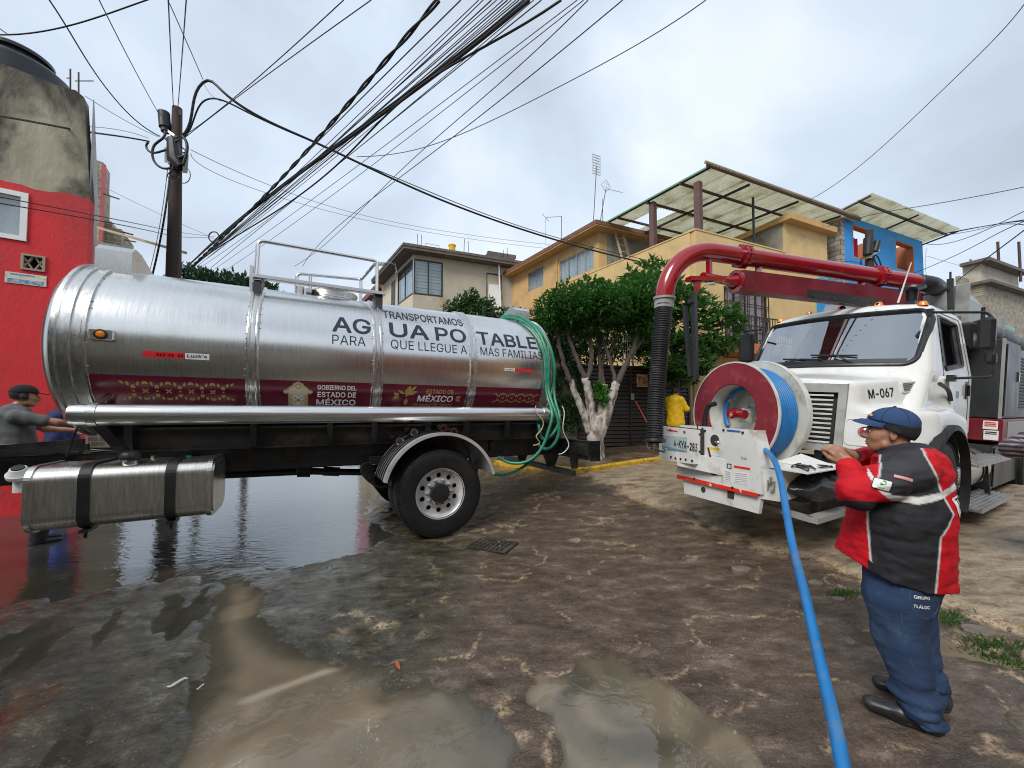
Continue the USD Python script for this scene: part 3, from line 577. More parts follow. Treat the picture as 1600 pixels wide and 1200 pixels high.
for k in range(10):
    for j in range(2):
        if (k, j) == (1, 1): continue
        part('roof_sheet', corrugated(CP(-.2 + j * 2.6, -.05 + k * .87, .03 + .012 * (k % 2) + .015 * j), GB, G1, .95, 2.75), 'fibreglass', hb, smooth=60)
# orange house beyond
ho = thing('orange_house', 'two storey orange house with a flat overhanging roof, next to the grey plastered house', 'house')
zr = FL.q(922, 352, .5)[1] - .12
wa = FL.qs([(873, 398), (927, 440)]); wb = FL.qs([(824, 418), (848, 455)])
w1 = (wa[0][0], wa[1][0], FL.q(874, 442)[1], FL.q(927, 382)[1]); w2 = (wb[0][0], wb[1][0], FL.q(825, 456)[1], FL.q(847, 415)[1])
part('street_wall', wall(FL, sO, sE, .1, zr, holes=[w1, w2], th=.2, out=-.04), 'stucco_orange', ho, smooth=False)
FS = Face(FL.P(sO, 0, -.04), GB, NB)
part('side_wall', wall(FS, .0, 6.5, ZT - 1.2, zr, th=.2), 'cement_raw', ho, smooth=False)
part('side_edge', FS.box(0, .42, ZT - 1.2, zr, .0, .012), 'stucco_orange', ho, smooth=False)
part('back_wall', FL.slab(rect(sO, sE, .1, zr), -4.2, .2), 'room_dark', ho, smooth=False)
def off(f, s, z, o): return f.P(s, z, o)
ro = [FL.P(sO - .38, 0, .5), FL.P(sE + .3, 0, .5), FL.P(sE + .3, 0, -6), FL.P(sO - .38, 0, .5) + GB * 7]
part('roof_slab', footprint(ro, zr + .002, zr + .17), 'eave_orange', ho, smooth=False)
part('roof_edge', footprint([ro[0] + N1 * .02 - G1 * .02, ro[1] + N1 * .02, ro[1] - N1 * .1, ro[0] - N1 * .1 + GB * .04, ro[3] - N1 * .0, ro[3] + V(0, -.05, 0)], zr + .05, zr + .22), 'eave_edge', ho, smooth=False)
window(ho, Face(FL.P(0, 0, -.04), G1, N1), *w1, 4, 'frame_alu', .045, 'curtain_pale'); window(ho, Face(FL.P(0, 0, -.04), G1, N1), *w2, 2, 'frame_alu', .045, 'curtain_pale')
part('downpipe', tube([FL.P(sB + .06, ZT - 3, .0), FL.P(sB + .06, zr - .6, 0), FL.P(sB - .06, zr - .3, .02)], .035, 8), 'stucco_orange', ho)
# roof aerials and a ladder, each a thing
mat('alu_dull', (.36, .36, .36), .4, .8)
def mast(name, label, p, h, lean, r=.018):
    t = thing(name, label, 'antenna'); a = np.asarray(p, float); b = a + V(lean[0], lean[1], h); part('mast', cyl(a, b, r, 6), 'iron_black', t); return t, a, b
p0 = FL.P(sO + .9, zr + .17, -.6); t, a, b = mast('roof_antenna', 'tall leaning roof antenna with a panel grid on top, above the orange house', p0, 3.4, (.22, .05))
gx, gy = GB, UP
gr = [beam(b + gx * i * .07 + gy * -.35, b + gx * i * .07 + gy * .55, .012) for i in range(-3, 4)] + [beam(b - gx * .22 + gy * z, b + gx * .22 + gy * z, .02) for z in np.linspace(-.35, .55, 8)]
part('reflector_grid', cat(gr), 'alu_dull', t, smooth=False)
t, a, b = mast('roof_antenna', 'leaning roof antenna with a diamond loop and a long boom, right of the taller one', p0 + GB * .25, 2.45, (.45, .1))
part('loop', cat([beam(b + GB * x0 * .26 + UP * (z0 * .3 + .15), b + GB * x1 * .26 + UP * (z1 * .3 + .15), .014) for (x0, z0), (x1, z1) in zip([(0, 1), (1, 0), (0, -1), (-1, 0)], [(1, 0), (0, -1), (-1, 0), (0, 1)])] + [beam(b + GB * -.1 + UP * (.3 - .2 * k), b + GB * .16 + UP * (.2 - .12 * k), .01) for k in range(3)]), 'alu_dull', t, smooth=False)
part('boom', cat([beam(b + UP * .02, b + GB * 1.0 + UP * .06, .016)] + [beam(b + GB * (.15 + .13 * k) - UP * .05, b + GB * (.15 + .13 * k) + UP * .1, .008) for k in range(6)]), 'alu_dull', t, smooth=False)
p1 = FL.P(sO + 2.9, zr + .17, -.5); t, a, b = mast('roof_antenna', 'short forked roof antenna near the left end of the orange roof', p1, 1.9, (.0, 0))
part('fork', cat([beam(b - GB * .9 - UP * .25, b, .02), beam(b - GB * .9 - UP * .25, b - GB * .9 - UP * 1.6, .02), beam(b - GB * 1.1 - UP * .1, b - GB * .7 - UP * .4, .015), beam(b - GB * .75 - UP * .1, b - GB * .95 - UP * .5, .012)]), 'alu_dull', t, smooth=False)
p2 = FL.P(sO - .1, zr + .2, -.2); solo('roof_rod', cyl(p2, p2 + UP * 1.25, .014, 6), 'iron_black', 'thin bare rod standing at the corner of the orange roof', 'rod')
lt = thing('ladder', 'weathered wooden ladder leaning on the cement side of the orange house', 'ladder')
la = FS.q(962, 352, .25), FS.q(979, 400, .25); lb = FS.q(983, 352, .25)
L0, L1 = FS.P(la[1][0] - .05, ZT - .85, .55), FS.P(la[0][0], zr + .25, .12); dw = GB * .42
for k in range(2): part('rail', beam(L0 + dw * k, L1 + dw * k, .05, .09), 'timber_pale', lt)
for t_ in np.linspace(.08, .95, 9): part('rung', beam(L0 + (L1 - L0) * t_, L0 + (L1 - L0) * t_ + dw, .04), 'timber_pale', lt)

# ---------------------------------------------------------------- grey plastered house
GG = unit(V(.929, .369, 0)); NG = V(GG[1], -GG[0], 0)
G0 = at_depth(645, 500, 19.6); FG = Face(G0, GG, NG); FGL = Face(G0, G1, N1)
hg = thing('grey_house', 'grey plastered house with corner window and dark flat roof behind tanker', 'house')
zg = FG.q(645, 397)[1]; sg1 = FG.q(800, 450)[0] + .5
cw = FG.q(692, 412); cwb = FG.q(692, 466); z1, z0 = FG.q(647, 404)[1] + .0, FG.q(647, 459)[1]; z1 = min(z1, zg - .12)
sdr = FG.qs([(760, 430), (784, 490)]); dzt = FG.q(762, 426)[1]
sl = FGL.q(622, 440)[0]
part('front_wall', wall(FG, 0, sg1, .1, zg, holes=[(-.1, cw[0], z0, z1), (sdr[0][0], sdr[1][0], dzt - 2.3, dzt)], th=.2), 'plaster_grey', hg, smooth=False)
part('left_wall', wall(FGL, .02, 6, .1, zg, holes=[(-.1, sl, z0, z1)], th=.2, out=0), 'plaster_cream', hg, smooth=False)
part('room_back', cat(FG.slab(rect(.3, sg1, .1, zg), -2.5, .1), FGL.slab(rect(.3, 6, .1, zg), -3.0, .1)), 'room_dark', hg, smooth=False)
part('corner_post', hull([FG.P(s, z, o) for s in (-.03, .03) for z in (z0, z1) for o in (-.03, .03)]), 'frame_alu', hg)
w = window(hg, FG, .02, cw[0], z0, z1, 2, 'frame_black', .07, None, depth=.04, name='corner_window')
for k, z in enumerate(np.arange(z0 + .06, z1 - .06, .17)):
    part('blind_slat', FG.slab(rect(.06, cw[0] - .06, z, z + .15), -.14 - .02 * (k % 2), .012), 'blind_pale', w, smooth=False)
w = window(hg, FGL, .02, sl, z0, z1, 2, 'frame_black', .07, None, depth=.04, name='corner_window')
part('blind', FGL.slab(rect(.06, sl - .06, z0, z1), -.16, .012), 'curtain_pale', w, smooth=False)
part('side_door', FGL.slab(rect(sl + .5, sl + 1.3, z0 - 1.0, z1 - .2), .012, .02), 'frame_black', hg, smooth=False)
w = window(hg, FG, sdr[0][0], sdr[1][0], dzt - 2.3, dzt, 1, 'frame_black', .06, None, name='boarded_door', pane='plaster_cream')
part('board', FG.slab(Polygon([(sdr[0][0] + .08, dzt - 2.2), (sdr[0][0] + .85, dzt - 2.2), (sdr[0][0] + .86, dzt - 1.0), (sdr[0][0] + .72, dzt - .62), (sdr[0][0] + .12, dzt - .66)]), .06, .03), 'frame_white', w, smooth=False)
part('drain_pipe', cyl(FG.P(*FG.q(776, 402), .3), FG.P(*FG.q(781, 480), .16), .045, 8), 'frame_white', hg)
rg = [FG.P(-.55, 0, .6), FG.P(sg1 + .2, 0, .6), FG.P(sg1 + .2, 0, -5), FG.P(-.55, 0, .6) + G1 * 6.4]
part('roof_slab', footprint(rg, zg + .002, zg + .20), 'cement_dark', hg, smooth=False)
part('roof_rim', footprint([rg[0] + NG * .03 + N1 * .03, rg[1] + NG * .03, rg[1] - NG * .12, rg[0] - NG * .10 + G1 * .15, rg[3] - N1 * -.0 + GG * .12, rg[3] + N1 * .03], zg + .14, zg + .27), 'cement_dark', hg, smooth=False)
for X in (651, 656, 722, 729, 783, 789):
    s = FG.q(X, 395)[0]; part('rebar', cyl(FG.P(s, zg + .2, .4), FG.P(s + .02 * (X % 3 - 1), zg + .75 + .4 * ((X * 7) % 5) / 5, .4), .016, 5), 'iron_rust', hg)
s = FG.q(672, 390)[0]; part('wire_frame', tube([FG.P(s - .3, zg + .2, .3), FG.P(s - .3, zg + .55, .3), FG.P(s + .45, zg + .52, .3), FG.P(s + .45, zg + .2, .3)], .012, 5), 'iron_rust', hg)
s = FG.q(704, 390)[0]; bk = thing('bucket', 'yellow bucket standing on the edge of the grey roof', 'bucket', loc=FG.P(s, zg + .272, .38))
part('body', lathe([(0, 0), (.15, 0), (.19, .36), (.175, .36), (.14, .02), (0, .02)], 20), 'bucket_yellow', bk); part('rim', lathe([(.185, .30), (.205, .31), (.205, .36), (.185, .36)], 20), 'bucket_yellow', bk)
s = FG.q(759, 400)[0]; bs = thing('block_stack', 'low stack of cement blocks on the grey roof', 'block stack', loc=(0, 0, 0))
for r in range(2):
    for k in range(4): part('cement_block', FG.box(s + k * .42 - .1 + r * .1, s + k * .42 + .30 + r * .1, zg + .274 + r * .19, zg + .46 + r * .19, .2, .4), 'cement_dark', bs)
# pink house further along
P0 = at_depth(597, 460, 25); FP = Face(P0, GG, NG)
hp = thing('pink_house', 'pink house with a dark cornice, half hidden behind the tanker railing', 'house')
zp = at_depth(597, 452, 25)[2]; part('lower_wall', footprint([P0, P0 + GG * 5, P0 + GG * 5 + G1 * 6, P0 + G1 * 6], .1, zp - 3), 'plaster_grey', hp, smooth=False); part('upper_wall', footprint([P0, P0 + GG * 5, P0 + GG * 5 + G1 * 6, P0 + G1 * 6], zp - 2.998, zp), 'paint_pink', hp, smooth=False)
part('cornice', footprint([FP.P(-.3, 0, .3), FP.P(5, 0, .3), FP.P(5, 0, -6), FP.P(-.3, 0, .3) + G1 * 6], zp + .002, zp + .35), 'eave_edge', hp, smooth=False)
part('door', FP.slab(rect(.05, .7, zp - 2.6, zp - .5), .02, .03), 'frame_black', hp, smooth=False)
lm = thing('street_lamp', 'small grey street lamp reaching out from the roof of the grey house', 'lamp')
lp = at_depth(618, 421, 20.2); le = at_depth(600, 412, 20.0); part('arm', tube(smooth_path([lp + UP * -.2, lp + UP * .15, (lp + le) / 2 + UP * .22, le], 12), .025, 6), 'alu_dull', lm)
part('head', hull([le + V(x, y, z) for x, y, z in [(-.45, -.12, .02), (-.45, .12, .02), (.1, -.1, .04), (.1, .1, .04), (-.35, -.1, -.08), (-.35, .1, -.08), (0, -.08, -.08), (0, .08, -.08), (-.3, 0, .1)]]), 'frame_alu', lm)
mk = at_depth(617, 405, 20.6); solo('roof_rod', cat(beam(lp, mk, .03), beam(mk - GG * .1, mk + GG * .35 - UP * .05, .03)), 'alu_dull', 'short metal bracket above the left eave of the grey house', 'bracket')

# ---------------------------------------------------------------- blue house
BL0 = FR.P(FR.q(1312, 400)[0], 0, .18); FB = Face(BL0, GB, NB)
hu = thing('blue_house', 'bright blue house with open window holes and a corrugated awning, right of the beige house', 'house')
sbe = FB.q(1443, 420)[0]; zbt = FB.q(1312, 333)[1]; zbe = FB.q(1443, 378)[1]; sbl = FB.q(1284, 470)[0]
wA = FB.qs([(1332, 354), (1367, 404)]); wB = FB.qs([(1399, 376), (1429, 426)])
hA = (wA[0][0], wA[1][0], FB.q(1334, 402)[1], FB.q(1334, 351)[1]); hB = (wB[0][0], wB[1][0], FB.q(1400, 420)[1], FB.q(1400, 375)[1])
zmid = FB.q(1312, 440)[1]
lw = FB.qs([(1312, 478), (1332, 500)])
part('front_wall', cat(FB.slab(Polygon([(0, zmid), (sbe, zmid), (sbe, zbe), (0, zbt)]).difference(rect(*hA)).difference(rect(*hB)), 0, .2), FB.slab(rect(sbl, sbe, .1, zmid).difference(rect(lw[0][0], lw[0][0] + 1.0, lw[0][1] - 1.6, lw[0][1])), 0, .2)), 'paint_blue', hu, smooth=False)
part('brick_side', hull([FB.P(-.004, z, o) for z in (zmid, zbt) for o in (-.0, -5)] + [FB.P(-.24, z, o) for z in (zmid, zbt) for o in (-.002, -5)]), 'block_brick', hu, smooth=False)
for h in (hA, hB): part('window_reveal', reveal(FB, *h, -.004, -.24, .05), 'paint_terracotta', hu, smooth=False)
part('inner_wall', cat(FB.slab(rect(0, sbe, zmid, zbt), -2.2, .1), FB.box(sbe - .2, sbe, .1, zbe, -2.2, -.2), FB.box(hB[0] + .1, hB[0] + .3, zmid, zbe, -2.2, -.2)), 'paint_terracotta', hu, smooth=False)
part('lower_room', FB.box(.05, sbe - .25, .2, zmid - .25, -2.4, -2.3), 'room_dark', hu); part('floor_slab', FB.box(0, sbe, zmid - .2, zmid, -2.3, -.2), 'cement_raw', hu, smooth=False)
w_ = hA; n = 40; ss = np.linspace(w_[0] + .05, w_[0] + .62 * (w_[1] - w_[0]), n); v = np.array([FB.P(s, z, -.3 + .05 * math.sin(s * 30)) for s in ss for z in (w_[2], w_[3] - .35)]); q = np.array([(2 * i, 2 * i + 2, 2 * i + 3, 2 * i + 1) for i in range(n - 1)])
part('curtain', trimesh.Trimesh(v, np.vstack([q[:, [0, 1, 2]], q[:, [0, 2, 3]]]), process=False), 'curtain_red', hu, smooth=True)
A0 = FB.P(-.3, zbt + .05, .05); aw = unit((FB.P(sbe + .2, zbe + .03, .05) - A0)); al = np.linalg.norm(FB.P(sbe + .5, zbe + .03, .05) - A0); ad = unit(NB * 1.0 + UP * .12)
for k in range(7):
    w_ = al / 7; part('awning_sheet', corrugated(A0 + aw * (w_ * k) + UP * (.08 + .01 * (k % 2)) - ad * .5, aw, ad, w_ + .06, 1.55), 'fibreglass', hu, smooth=60)
part('awning_beam', beam(A0 + ad * .62 + UP * .02, A0 + aw * al + ad * .62 + UP * .02, .05, .09), 'iron_black', hu)
for k in (0, .5, 1): part('awning_strut', beam(A0 + aw * al * k - ad * .3, A0 + aw * al * k + ad * 1.0 + UP * .0, .045, .06), 'iron_black', hu)
# ---------------------------------------------------------------- far house at the right
R0 = at_depth(1536, 460, 27); hr = thing('far_house', 'unfinished brown block house with a flat roof at the far right of the side street', 'house')
FF = Face(R0, GB, NB); zfh = at_depth(1536, 444, 27)[2]; ztop = at_depth(1600, 418, 30)[2]
part('lower_wall', FF.box(.0, 9, .2, zfh, -1.5, 0), 'block_wall', hr, smooth=False); part('lower_slab', FF.box(-.3, 9, zfh + .003, zfh + .2, -1.5, .5), 'cement_dark', hr, smooth=False)
part('parapet', FF.box(.3, 9, zfh + .21, at_depth(1540, 432, 27)[2] + .5, -1.4, -1.2), 'block_wall', hr, smooth=False)
part('upper_wall', FF.box(1.9, 9, zfh + .2, ztop - .35, -1.5, -.6), 'plaster_grey', hr, smooth=False); part('upper_slab', FF.box(1.4, 9, ztop - .347, ztop - .12, -1.5, .0), 'cement_dark', hr, smooth=False)
for X in (1517, 1519, 1562, 1595): 
    p = at_depth(X, 440, 30); part('rebar', cyl(p, p + UP * (1.8 if X < 1560 else 3.2), .03 if X < 1560 else .09, 6), 'iron_rust', hr)

# ---------------------------------------------------------------- red house at the left
RC = at_depth(128, 600, 6.06); FD = Face(RC, -G2, V(G2[1], -G2[0], 0))
sd = unit(at_depth(143, 600, 9.4) - at_depth(128, 600, 6.06)); sd[2] = 0; FDs = Face(RC, sd, V(sd[1], -sd[0], 0) if V(sd[1], -sd[0], 0) @ V(1, 0, 0) > 0 else V(-sd[1], sd[0], 0))
hd = thing('red_house', 'house with stained concrete above a bright red painted wall at left', 'house')
tops = FD.qs([(131, 150), (118, 142), (95, 135), (60, 122), (20, 105), (-10, 95), (-120, 60)]); zt = tops[0][1]
zs = FD.q(130, 308)[1]; ztopf = lambda s: float(np.interp(s, [t[0] for t in tops], [t[1] for t in tops]))
wn = FD.qs([(-60, 300), (42, 378)]); wl = (wn[1][0], 2.2, FD.q(42, 378)[1], FD.q(42, 303)[1])
vn = FD.qs([(34, 396), (71, 426)]); vh = (vn[1][0], vn[0][0], vn[1][1], vn[0][1])
smax = 3.2
_bnd = [(s, zs - .02 + .16 * (meshkit.fbm(np.array([[s * 3.5, .3, .7]]), 4, 9)[0] - .5)) for s in np.linspace(-.002, smax, 90)]
jag = lambda lo: [(s, z) for s, z in _bnd]
upper = Polygon([*_bnd, (smax, ztopf(smax)), *[(t[0], t[1] + .02 * math.sin(i * 3)) for i, t in enumerate(tops[::-1])]]).buffer(0).difference(rect(*wl))
lower = Polygon([(0, -.1), (smax, -.1), *_bnd[::-1]]).buffer(0).difference(rect(*wl)).difference(rect(*vh))
part('concrete_wall', FD.slab(upper, 0, .22), 'concrete_stained', hd, smooth=False)
part('red_wall', FD.slab(lower, .008, .22), 'paint_red', hd, smooth=False)
mat('sheet_grey', (.30, .28, .27), .6, var=.2, scale=3, stretch=(1, 1, .2)); mat('red_faded', (.45, .10, .11), .8, var=.2, scale=3)
zside = FDs.q(142, 420)[1]
part('side_concrete', FDs.slab(Polygon([(0.02, zs + .1), (4, zs + .1), (4, zt - .1), (.4, zt + .02), (0.02, zt)]), 0, .012), 'sheet_grey', hd, smooth=False); part('side_red', FDs.slab(rect(0.02, 4, -.1, zs + .1), .001, .012), 'red_faded', hd, smooth=False)
part('roof', footprint([FD.P(.1, 0, -.1), FD.P(smax, 0, -.1), FD.P(smax, 0, -.1) + sd * 4, RC + sd * 4 - V(.1, 0, 0)], zt - .5, zt - .35), 'concrete_stained', hd)
window(hd, FD, *wl, 2, 'frame_white', .07, 'curtain_pale', depth=.03)
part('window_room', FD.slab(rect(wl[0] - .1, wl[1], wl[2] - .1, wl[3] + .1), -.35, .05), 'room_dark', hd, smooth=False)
mat('vent_tile', (.33, .27, .20), .8); fr = part('vent_block', reveal(FD, *[vh[0] - .0, vh[1], vh[2], vh[3]], .03, -.16, .028), 'vent_tile', hd, smooth=False)
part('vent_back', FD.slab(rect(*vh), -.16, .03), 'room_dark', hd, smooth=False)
vs, vz = vh[1] - vh[0], vh[3] - vh[2]
lat = []
for k in range(4):
    for j in range(2):
        a = (vh[0] + vs * (k + .05) / 4, vh[2] + vz * (j + .05) / 2); b = (vh[0] + vs * (k + .95) / 4, vh[2] + vz * (j + .95) / 2); c = (vh[0] + vs * (k + .5) / 4, vh[2] + vz * (j + .5) / 2)
        if (k + j) % 2: a, b = (b[0], a[1]), (a[0], b[1])
        lat.append(FD.bar(a, b, -.02, .016, .05))
part('vent_lattice', cat(lat), 'vent_tile', hd, smooth=False)
sg = FD.qs([(9, 424), (73, 449)]); sga = (sg[1][0], sg[0][0], sg[1][1], sg[0][1])
mat('sign_cream', (.62, .60, .50), .6, dirt=(.40, .36, .27), dscale=9, var=.1, dmin=.5, dmax=.6); mat('sign_blue', (.10, .22, .42), .6, dirt=(.45, .48, .48), dscale=16, dmin=.46, dmax=.56)
sgp = thing('street_sign', 'peeling cream and blue street name plate on the red wall under the vent', 'sign')
part('plate', FD.slab(rect(*sga), .018, .006), 'sign_cream', sgp, smooth=False)
sw, sh = sga[1] - sga[0], sga[3] - sga[2]
part('stripe', FD.slab(unary_union([rect(sga[0] + .03, sga[1] - .06 * sw, sga[2] + .09 * sh, sga[2] + .42 * sh), rect(sga[0] + .3 * sw, sga[1] - .1 * sw, sga[3] - .22 * sh, sga[3] - .1 * sh)]), .0205, .002), 'sign_blue', sgp, smooth=False)
tk = thing('water_tank', 'black plastic water tank on the roof of the red house', 'water tank', loc=at_depth(27, 150, 7.3) * (1, 1, 0) + V(0, 0, at_depth(26, 150, 7.3)[2] - .62))
mat('tank_black', (.012, .014, .018), .32, var=.2)
R_ = .74; part('shell', lathe([(0, 0), (R_ * .98, 0), (R_, .06), (R_ * .985, .3), (R_, .33), (R_ * .985, .37), (R_ * .99, .98), (R_ * .97, 1.06), (R_ * .80, 1.17), (R_ * .55, 1.29), (R_ * .54, 1.34), (0, 1.36)], 48), 'tank_black', tk)
part('lid', lathe([(.36, 1.33), (.47, 1.34), (.47, 1.40), (.42, 1.44), (0, 1.47)], 32), 'tank_black', tk)
em = text('AGUA', w=.5, h=.11, depth=.01); mat('tank_mark', (.035, .037, .04), .5)
v = em.vertices; aa = v[:, 0] / R_ - PI / 2 - .25; part('embossed_mark', trimesh.Trimesh(np.c_[(R_ + v[:, 2] * .6 - .006) * np.cos(aa), (R_ + v[:, 2] * .6 - .006) * np.sin(aa), v[:, 1] + .66], em.faces, process=False), 'tank_mark', tk)
for k, (X, Y0, Y1) in enumerate([(110, 145, 108), (123, 148, 113)]):
    a = at_depth(X, Y0 + 10, 6.3); b = at_depth(X, Y1, 6.3); part('rebar', cat(cyl(a, b, .012, 5), cyl((a * .3 + b * .7) + V(-.06, 0, 0), (a * .3 + b * .7) + V(.25 * k, 0, 0), .008, 5)), 'iron_rust', hd)
# block house and broken walls behind it
hk = thing('block_house', 'bare concrete block house with ragged walls behind the red house', 'house')
K0 = at_depth(161, 300, 12.5); FK = Face(K0, -G2, V(G2[1], -G2[0], 0)); zk = at_depth(161, 252, 12.5)[2]
part('tall_wall', FK.slab(Polygon([(0, -.1), (1.4, -.1), (1.4, zk - .05), (.9, zk + .02), (.35, zk), (0.02, zk - .05)]), 0, .7), 'block_wall', hk, smooth=False)
part('red_edge', FK.box(-.03, .05, -.1, zk - .1, -.10, .02), 'red_faded', hk, smooth=False)
z2 = at_depth(197, 362, 13.2)[2]; K2 = at_depth(186, 380, 13.0)
F2 = Face(K2, -G2, FK.n)
part('lower_wall', cat(F2.slab(Polygon([(-.05, -.1), (1.6, -.1), (1.6, z2 + .4), (.7, z2 + .42), (.68, z2 + .2), (.2, z2 + .2), (.18, z2), (-.05, z2)]), 0, 1.6)), 'block_wall', hk, smooth=False)
z3 = at_depth(197, 385, 12.4)[2]; F3 = Face(at_depth(197, 400, 12.4), -G2, FK.n); part('cement_ledge', F3.box(0, 1.4, z3 - .35, z3, -1, .0), 'cement_raw', hk, smooth=False); part('ledge_wall', F3.box(.03, 1.3, 0, z3 - .353, -1, -.05), 'block_wall', hk, smooth=False)
z4 = at_depth(165, 305, 13.4)[2]; F4 = Face(at_depth(174, 340, 13.4), -G2, FK.n); mat('panel_cream', (.55, .48, .26), .8); part('cream_panel', F4.slab(Polygon([(0, 3), (.32, 3), (.28, z4), (.06, z4)]), 0, .05), 'panel_cream', hk, smooth=False)
for k, (a, b) in enumerate([((133, 350), (290, 395)), ((137, 382), (170, 394)), ((162, 303), (186, 311)), ((195, 375), (212, 378)), ((190, 362), (208, 367))]):
    A, B = at_depth(*a, 10.5 + .3 * k), at_depth(*b, 9.2 + .9 * k * (k < 2) + (2.8 if k > 1 else 0))
    solo('timber_pole', beam(A, B, .06 if k < 2 else .035), 'timber_pale' if k < 2 else 'iron_rust', ['long pale timber pole jutting from the wall towards the utility pole', 'short pale timber stub below the long pole', 'rusty bars beside the cream panel of the block house', 'lower rusty bar stub right of the ragged wall', 'upper rusty bar stub right of the ragged wall'][k], 'pole' if k < 2 else 'bar')
# houses across the street, seen only as reflections in the steel and the glass
for k, (p, g, L, h, m) in enumerate([((-16, -7.5), G2, 11, 6.2, 'stucco_beige'), ((-5, -8.5), G2, 9, 5.4, 'plaster_grey'), ((5, -9), G2, 8, 6.6, 'paint_terracotta'), ((13.5, -7), G1, 9, 6.0, 'stucco_orange'), ((-17, 2), G1, 9, 5.6, 'plaster_cream')]):
    f = Face(V(*p, 0), g, V(-g[1], g[0], 0)); o = thing('opposite_house', ['beige house across the street behind the camera', 'grey house across the street behind the camera', 'terracotta house across the street behind the camera', 'orange house behind the camera at the side street', 'cream house at the left across the street'][k], 'house')
    wins = [(L * .12, L * .38, 3.4, 4.7), (L * .6, L * .85, 3.4, 4.7), (L * .15, L * .32, 1.0, 2.2), (L * .62, L * .74, 0.1, 2.2)]
    part('wall', wall(f, 0, L, -.2, h, wins, .25), m, o, smooth=False); part('roof', f.box(-.2, L + .2, h, h + .2, -5, .35), 'cement_raw', o, smooth=False); part('room', f.box(.1, L - .1, 0, h - .1, -5, -.5), 'room_dark', o, smooth=False)
    for w_ in wins: window(o, f, *w_, 2, 'frame_alu', .05, None)
# ================================================================ THE STEEL WATER TANKER
TW = V(-0.85, 4.66, 0); TA = math.atan2(600, 1150)
TU = V(math.cos(TA), math.sin(TA), 0); TN = V(-math.sin(TA), math.cos(TA), 0)
def t_px(X, Y, y):                                   # a point of the photograph on the tanker's plane y = const, in the tanker's own metres
    p = on_plane(X, Y, TW + TN * y, TN) - TW; return V(p @ TU, y, p[2])
KY, KZ, KR = 1.22, 2.165, 0.88
def t_cyl(X, Y, R=KR):
    r = ray(X, Y); e = EYE - TW; d = V(r @ TU, r @ TN, r[2]); e = V(e @ TU, e @ TN, e[2])
    a = d[1] ** 2 + d[2] ** 2; b = 2 * ((e[1] - KY) * d[1] + (e[2] - KZ) * d[2]); c = (e[1] - KY) ** 2 + (e[2] - KZ) ** 2 - R * R
    t = (-b - math.sqrt(max(b * b - 4 * a * c, 0))) / 2 / a; q = e + d * t
    return q[0], math.atan2(q[2] - KZ, KY - q[1])
def on_tank(x, th, d=0.0): return V(x, KY - (KR + d) * math.cos(th), KZ + (KR + d) * math.sin(th))
def wrap(m, x0, th0, d=0.0015, shear=0.0):
    """Flat lettering laid round the tank's skin."""
    m = to_tm(m).subdivide_to_size(0.07, max_iter=12) if True else m
    v = m.vertices; th = th0 + (v[:, 1] + shear * v[:, 0]) / KR; r = KR + d + v[:, 2]
    return trimesh.Trimesh(np.c_[x0 + v[:, 0], KY - r * np.cos(th), KZ + r * np.sin(th)], m.faces, process=False)
def steel(name, col, rough, stretch=(30, .8, .8), bump=.06, aniso=0.0, rvar=.07, stain=(.30, .28, .24), metal=1.0):
    M[name] = usdkit.material(stage, '/World/Looks/' + name, {
        'tc': ('texture_coordinate', {}), 'm1': ('mapping', {'scale': stretch}), 'n1': ('noise_texture', {'scale': 6.0, 'detail': 6.0, 'roughness': .7}), 'n2': ('noise_texture', {'scale': 1.4, 'detail': 5.0, 'roughness': .6}), 'm3': ('mapping', {'scale': (1.2, .35, .35)}), 'n3': ('noise_texture', {'scale': 2.2, 'detail': 4.0, 'roughness': .6}),
        'c': ('rgb_ramp', {'ramp': [(.3, tuple(np.array(col) * .955)), (.5, col), (.7, tuple(np.array(col) * 1.06))]}), 'st': ('map_range', {'from_min': .57, 'from_max': .82, 'to_min': 0, 'to_max': .55, 'clamp': True}), 'mx': ('mix', {'mix_type': 'mix', 'color2': stain}),
        'r1': ('map_range', {'from_min': .3, 'from_max': .7, 'to_min': rough - rvar, 'to_max': rough + rvar}), 'b': ('bump', {'strength': bump, 'distance': .004}), 'b2': ('bump', {'strength': .10, 'distance': .03}),
        'p': ('principled_bsdf', {'metallic': metal, 'anisotropic': aniso})},
        [('tc.object', 'm1.vector'), ('m1.vector', 'n1.vector'), ('tc.object', 'n2.vector'), ('tc.object', 'm3.vector'), ('m3.vector', 'n3.vector'), ('n1.fac', 'c.fac'), ('n2.fac', 'st.value'), ('st.result', 'mx.fac'), ('c.color', 'mx.color1'), ('mx.color', 'p.base_color'),
         ('n1.fac', 'r1.value'), ('r1.result', 'p.roughness'), ('n3.fac', 'b2.height'), ('b2.normal', 'b.normal'), ('n1.fac', 'b.height'), ('b.normal', 'p.normal')], surface='p.BSDF')
steel('steel_tank', (.71, .70, .68), .225, (22, .5, .5), .022, rvar=.03, stain=(.42, .40, .36)); steel('steel_weld', (.60, .59, .57), .27, (5, 2, 2), .08, stain=(.45, .43, .39)); steel('steel_pipe', (.74, .73, .71), .26, (.5, 18, 18), .06)
steel('alu_tank', (.66, .64, .59), .30, (8, 1.2, .8), .015, stain=(.38, .36, .32)); steel('chrome', (.72, .72, .72), .12, (3, 3, 3), .02)
mat('maroon_film', (.115, .006, .022), .22, var=.15, scale=3, rvar=.08, spec=.5); mat('letter_black', (.018, .020, .028), .4, var=.05); mat('letter_white', (.80, .80, .78), .45, var=.03); mat('letter_gold', (.40, .26, .07), .42, var=.15, scale=30); mat('crest_cream', (.58, .52, .37), .5, var=.1, scale=20); mat('crest_grey', (.34, .33, .30), .5, var=.25, scale=40)
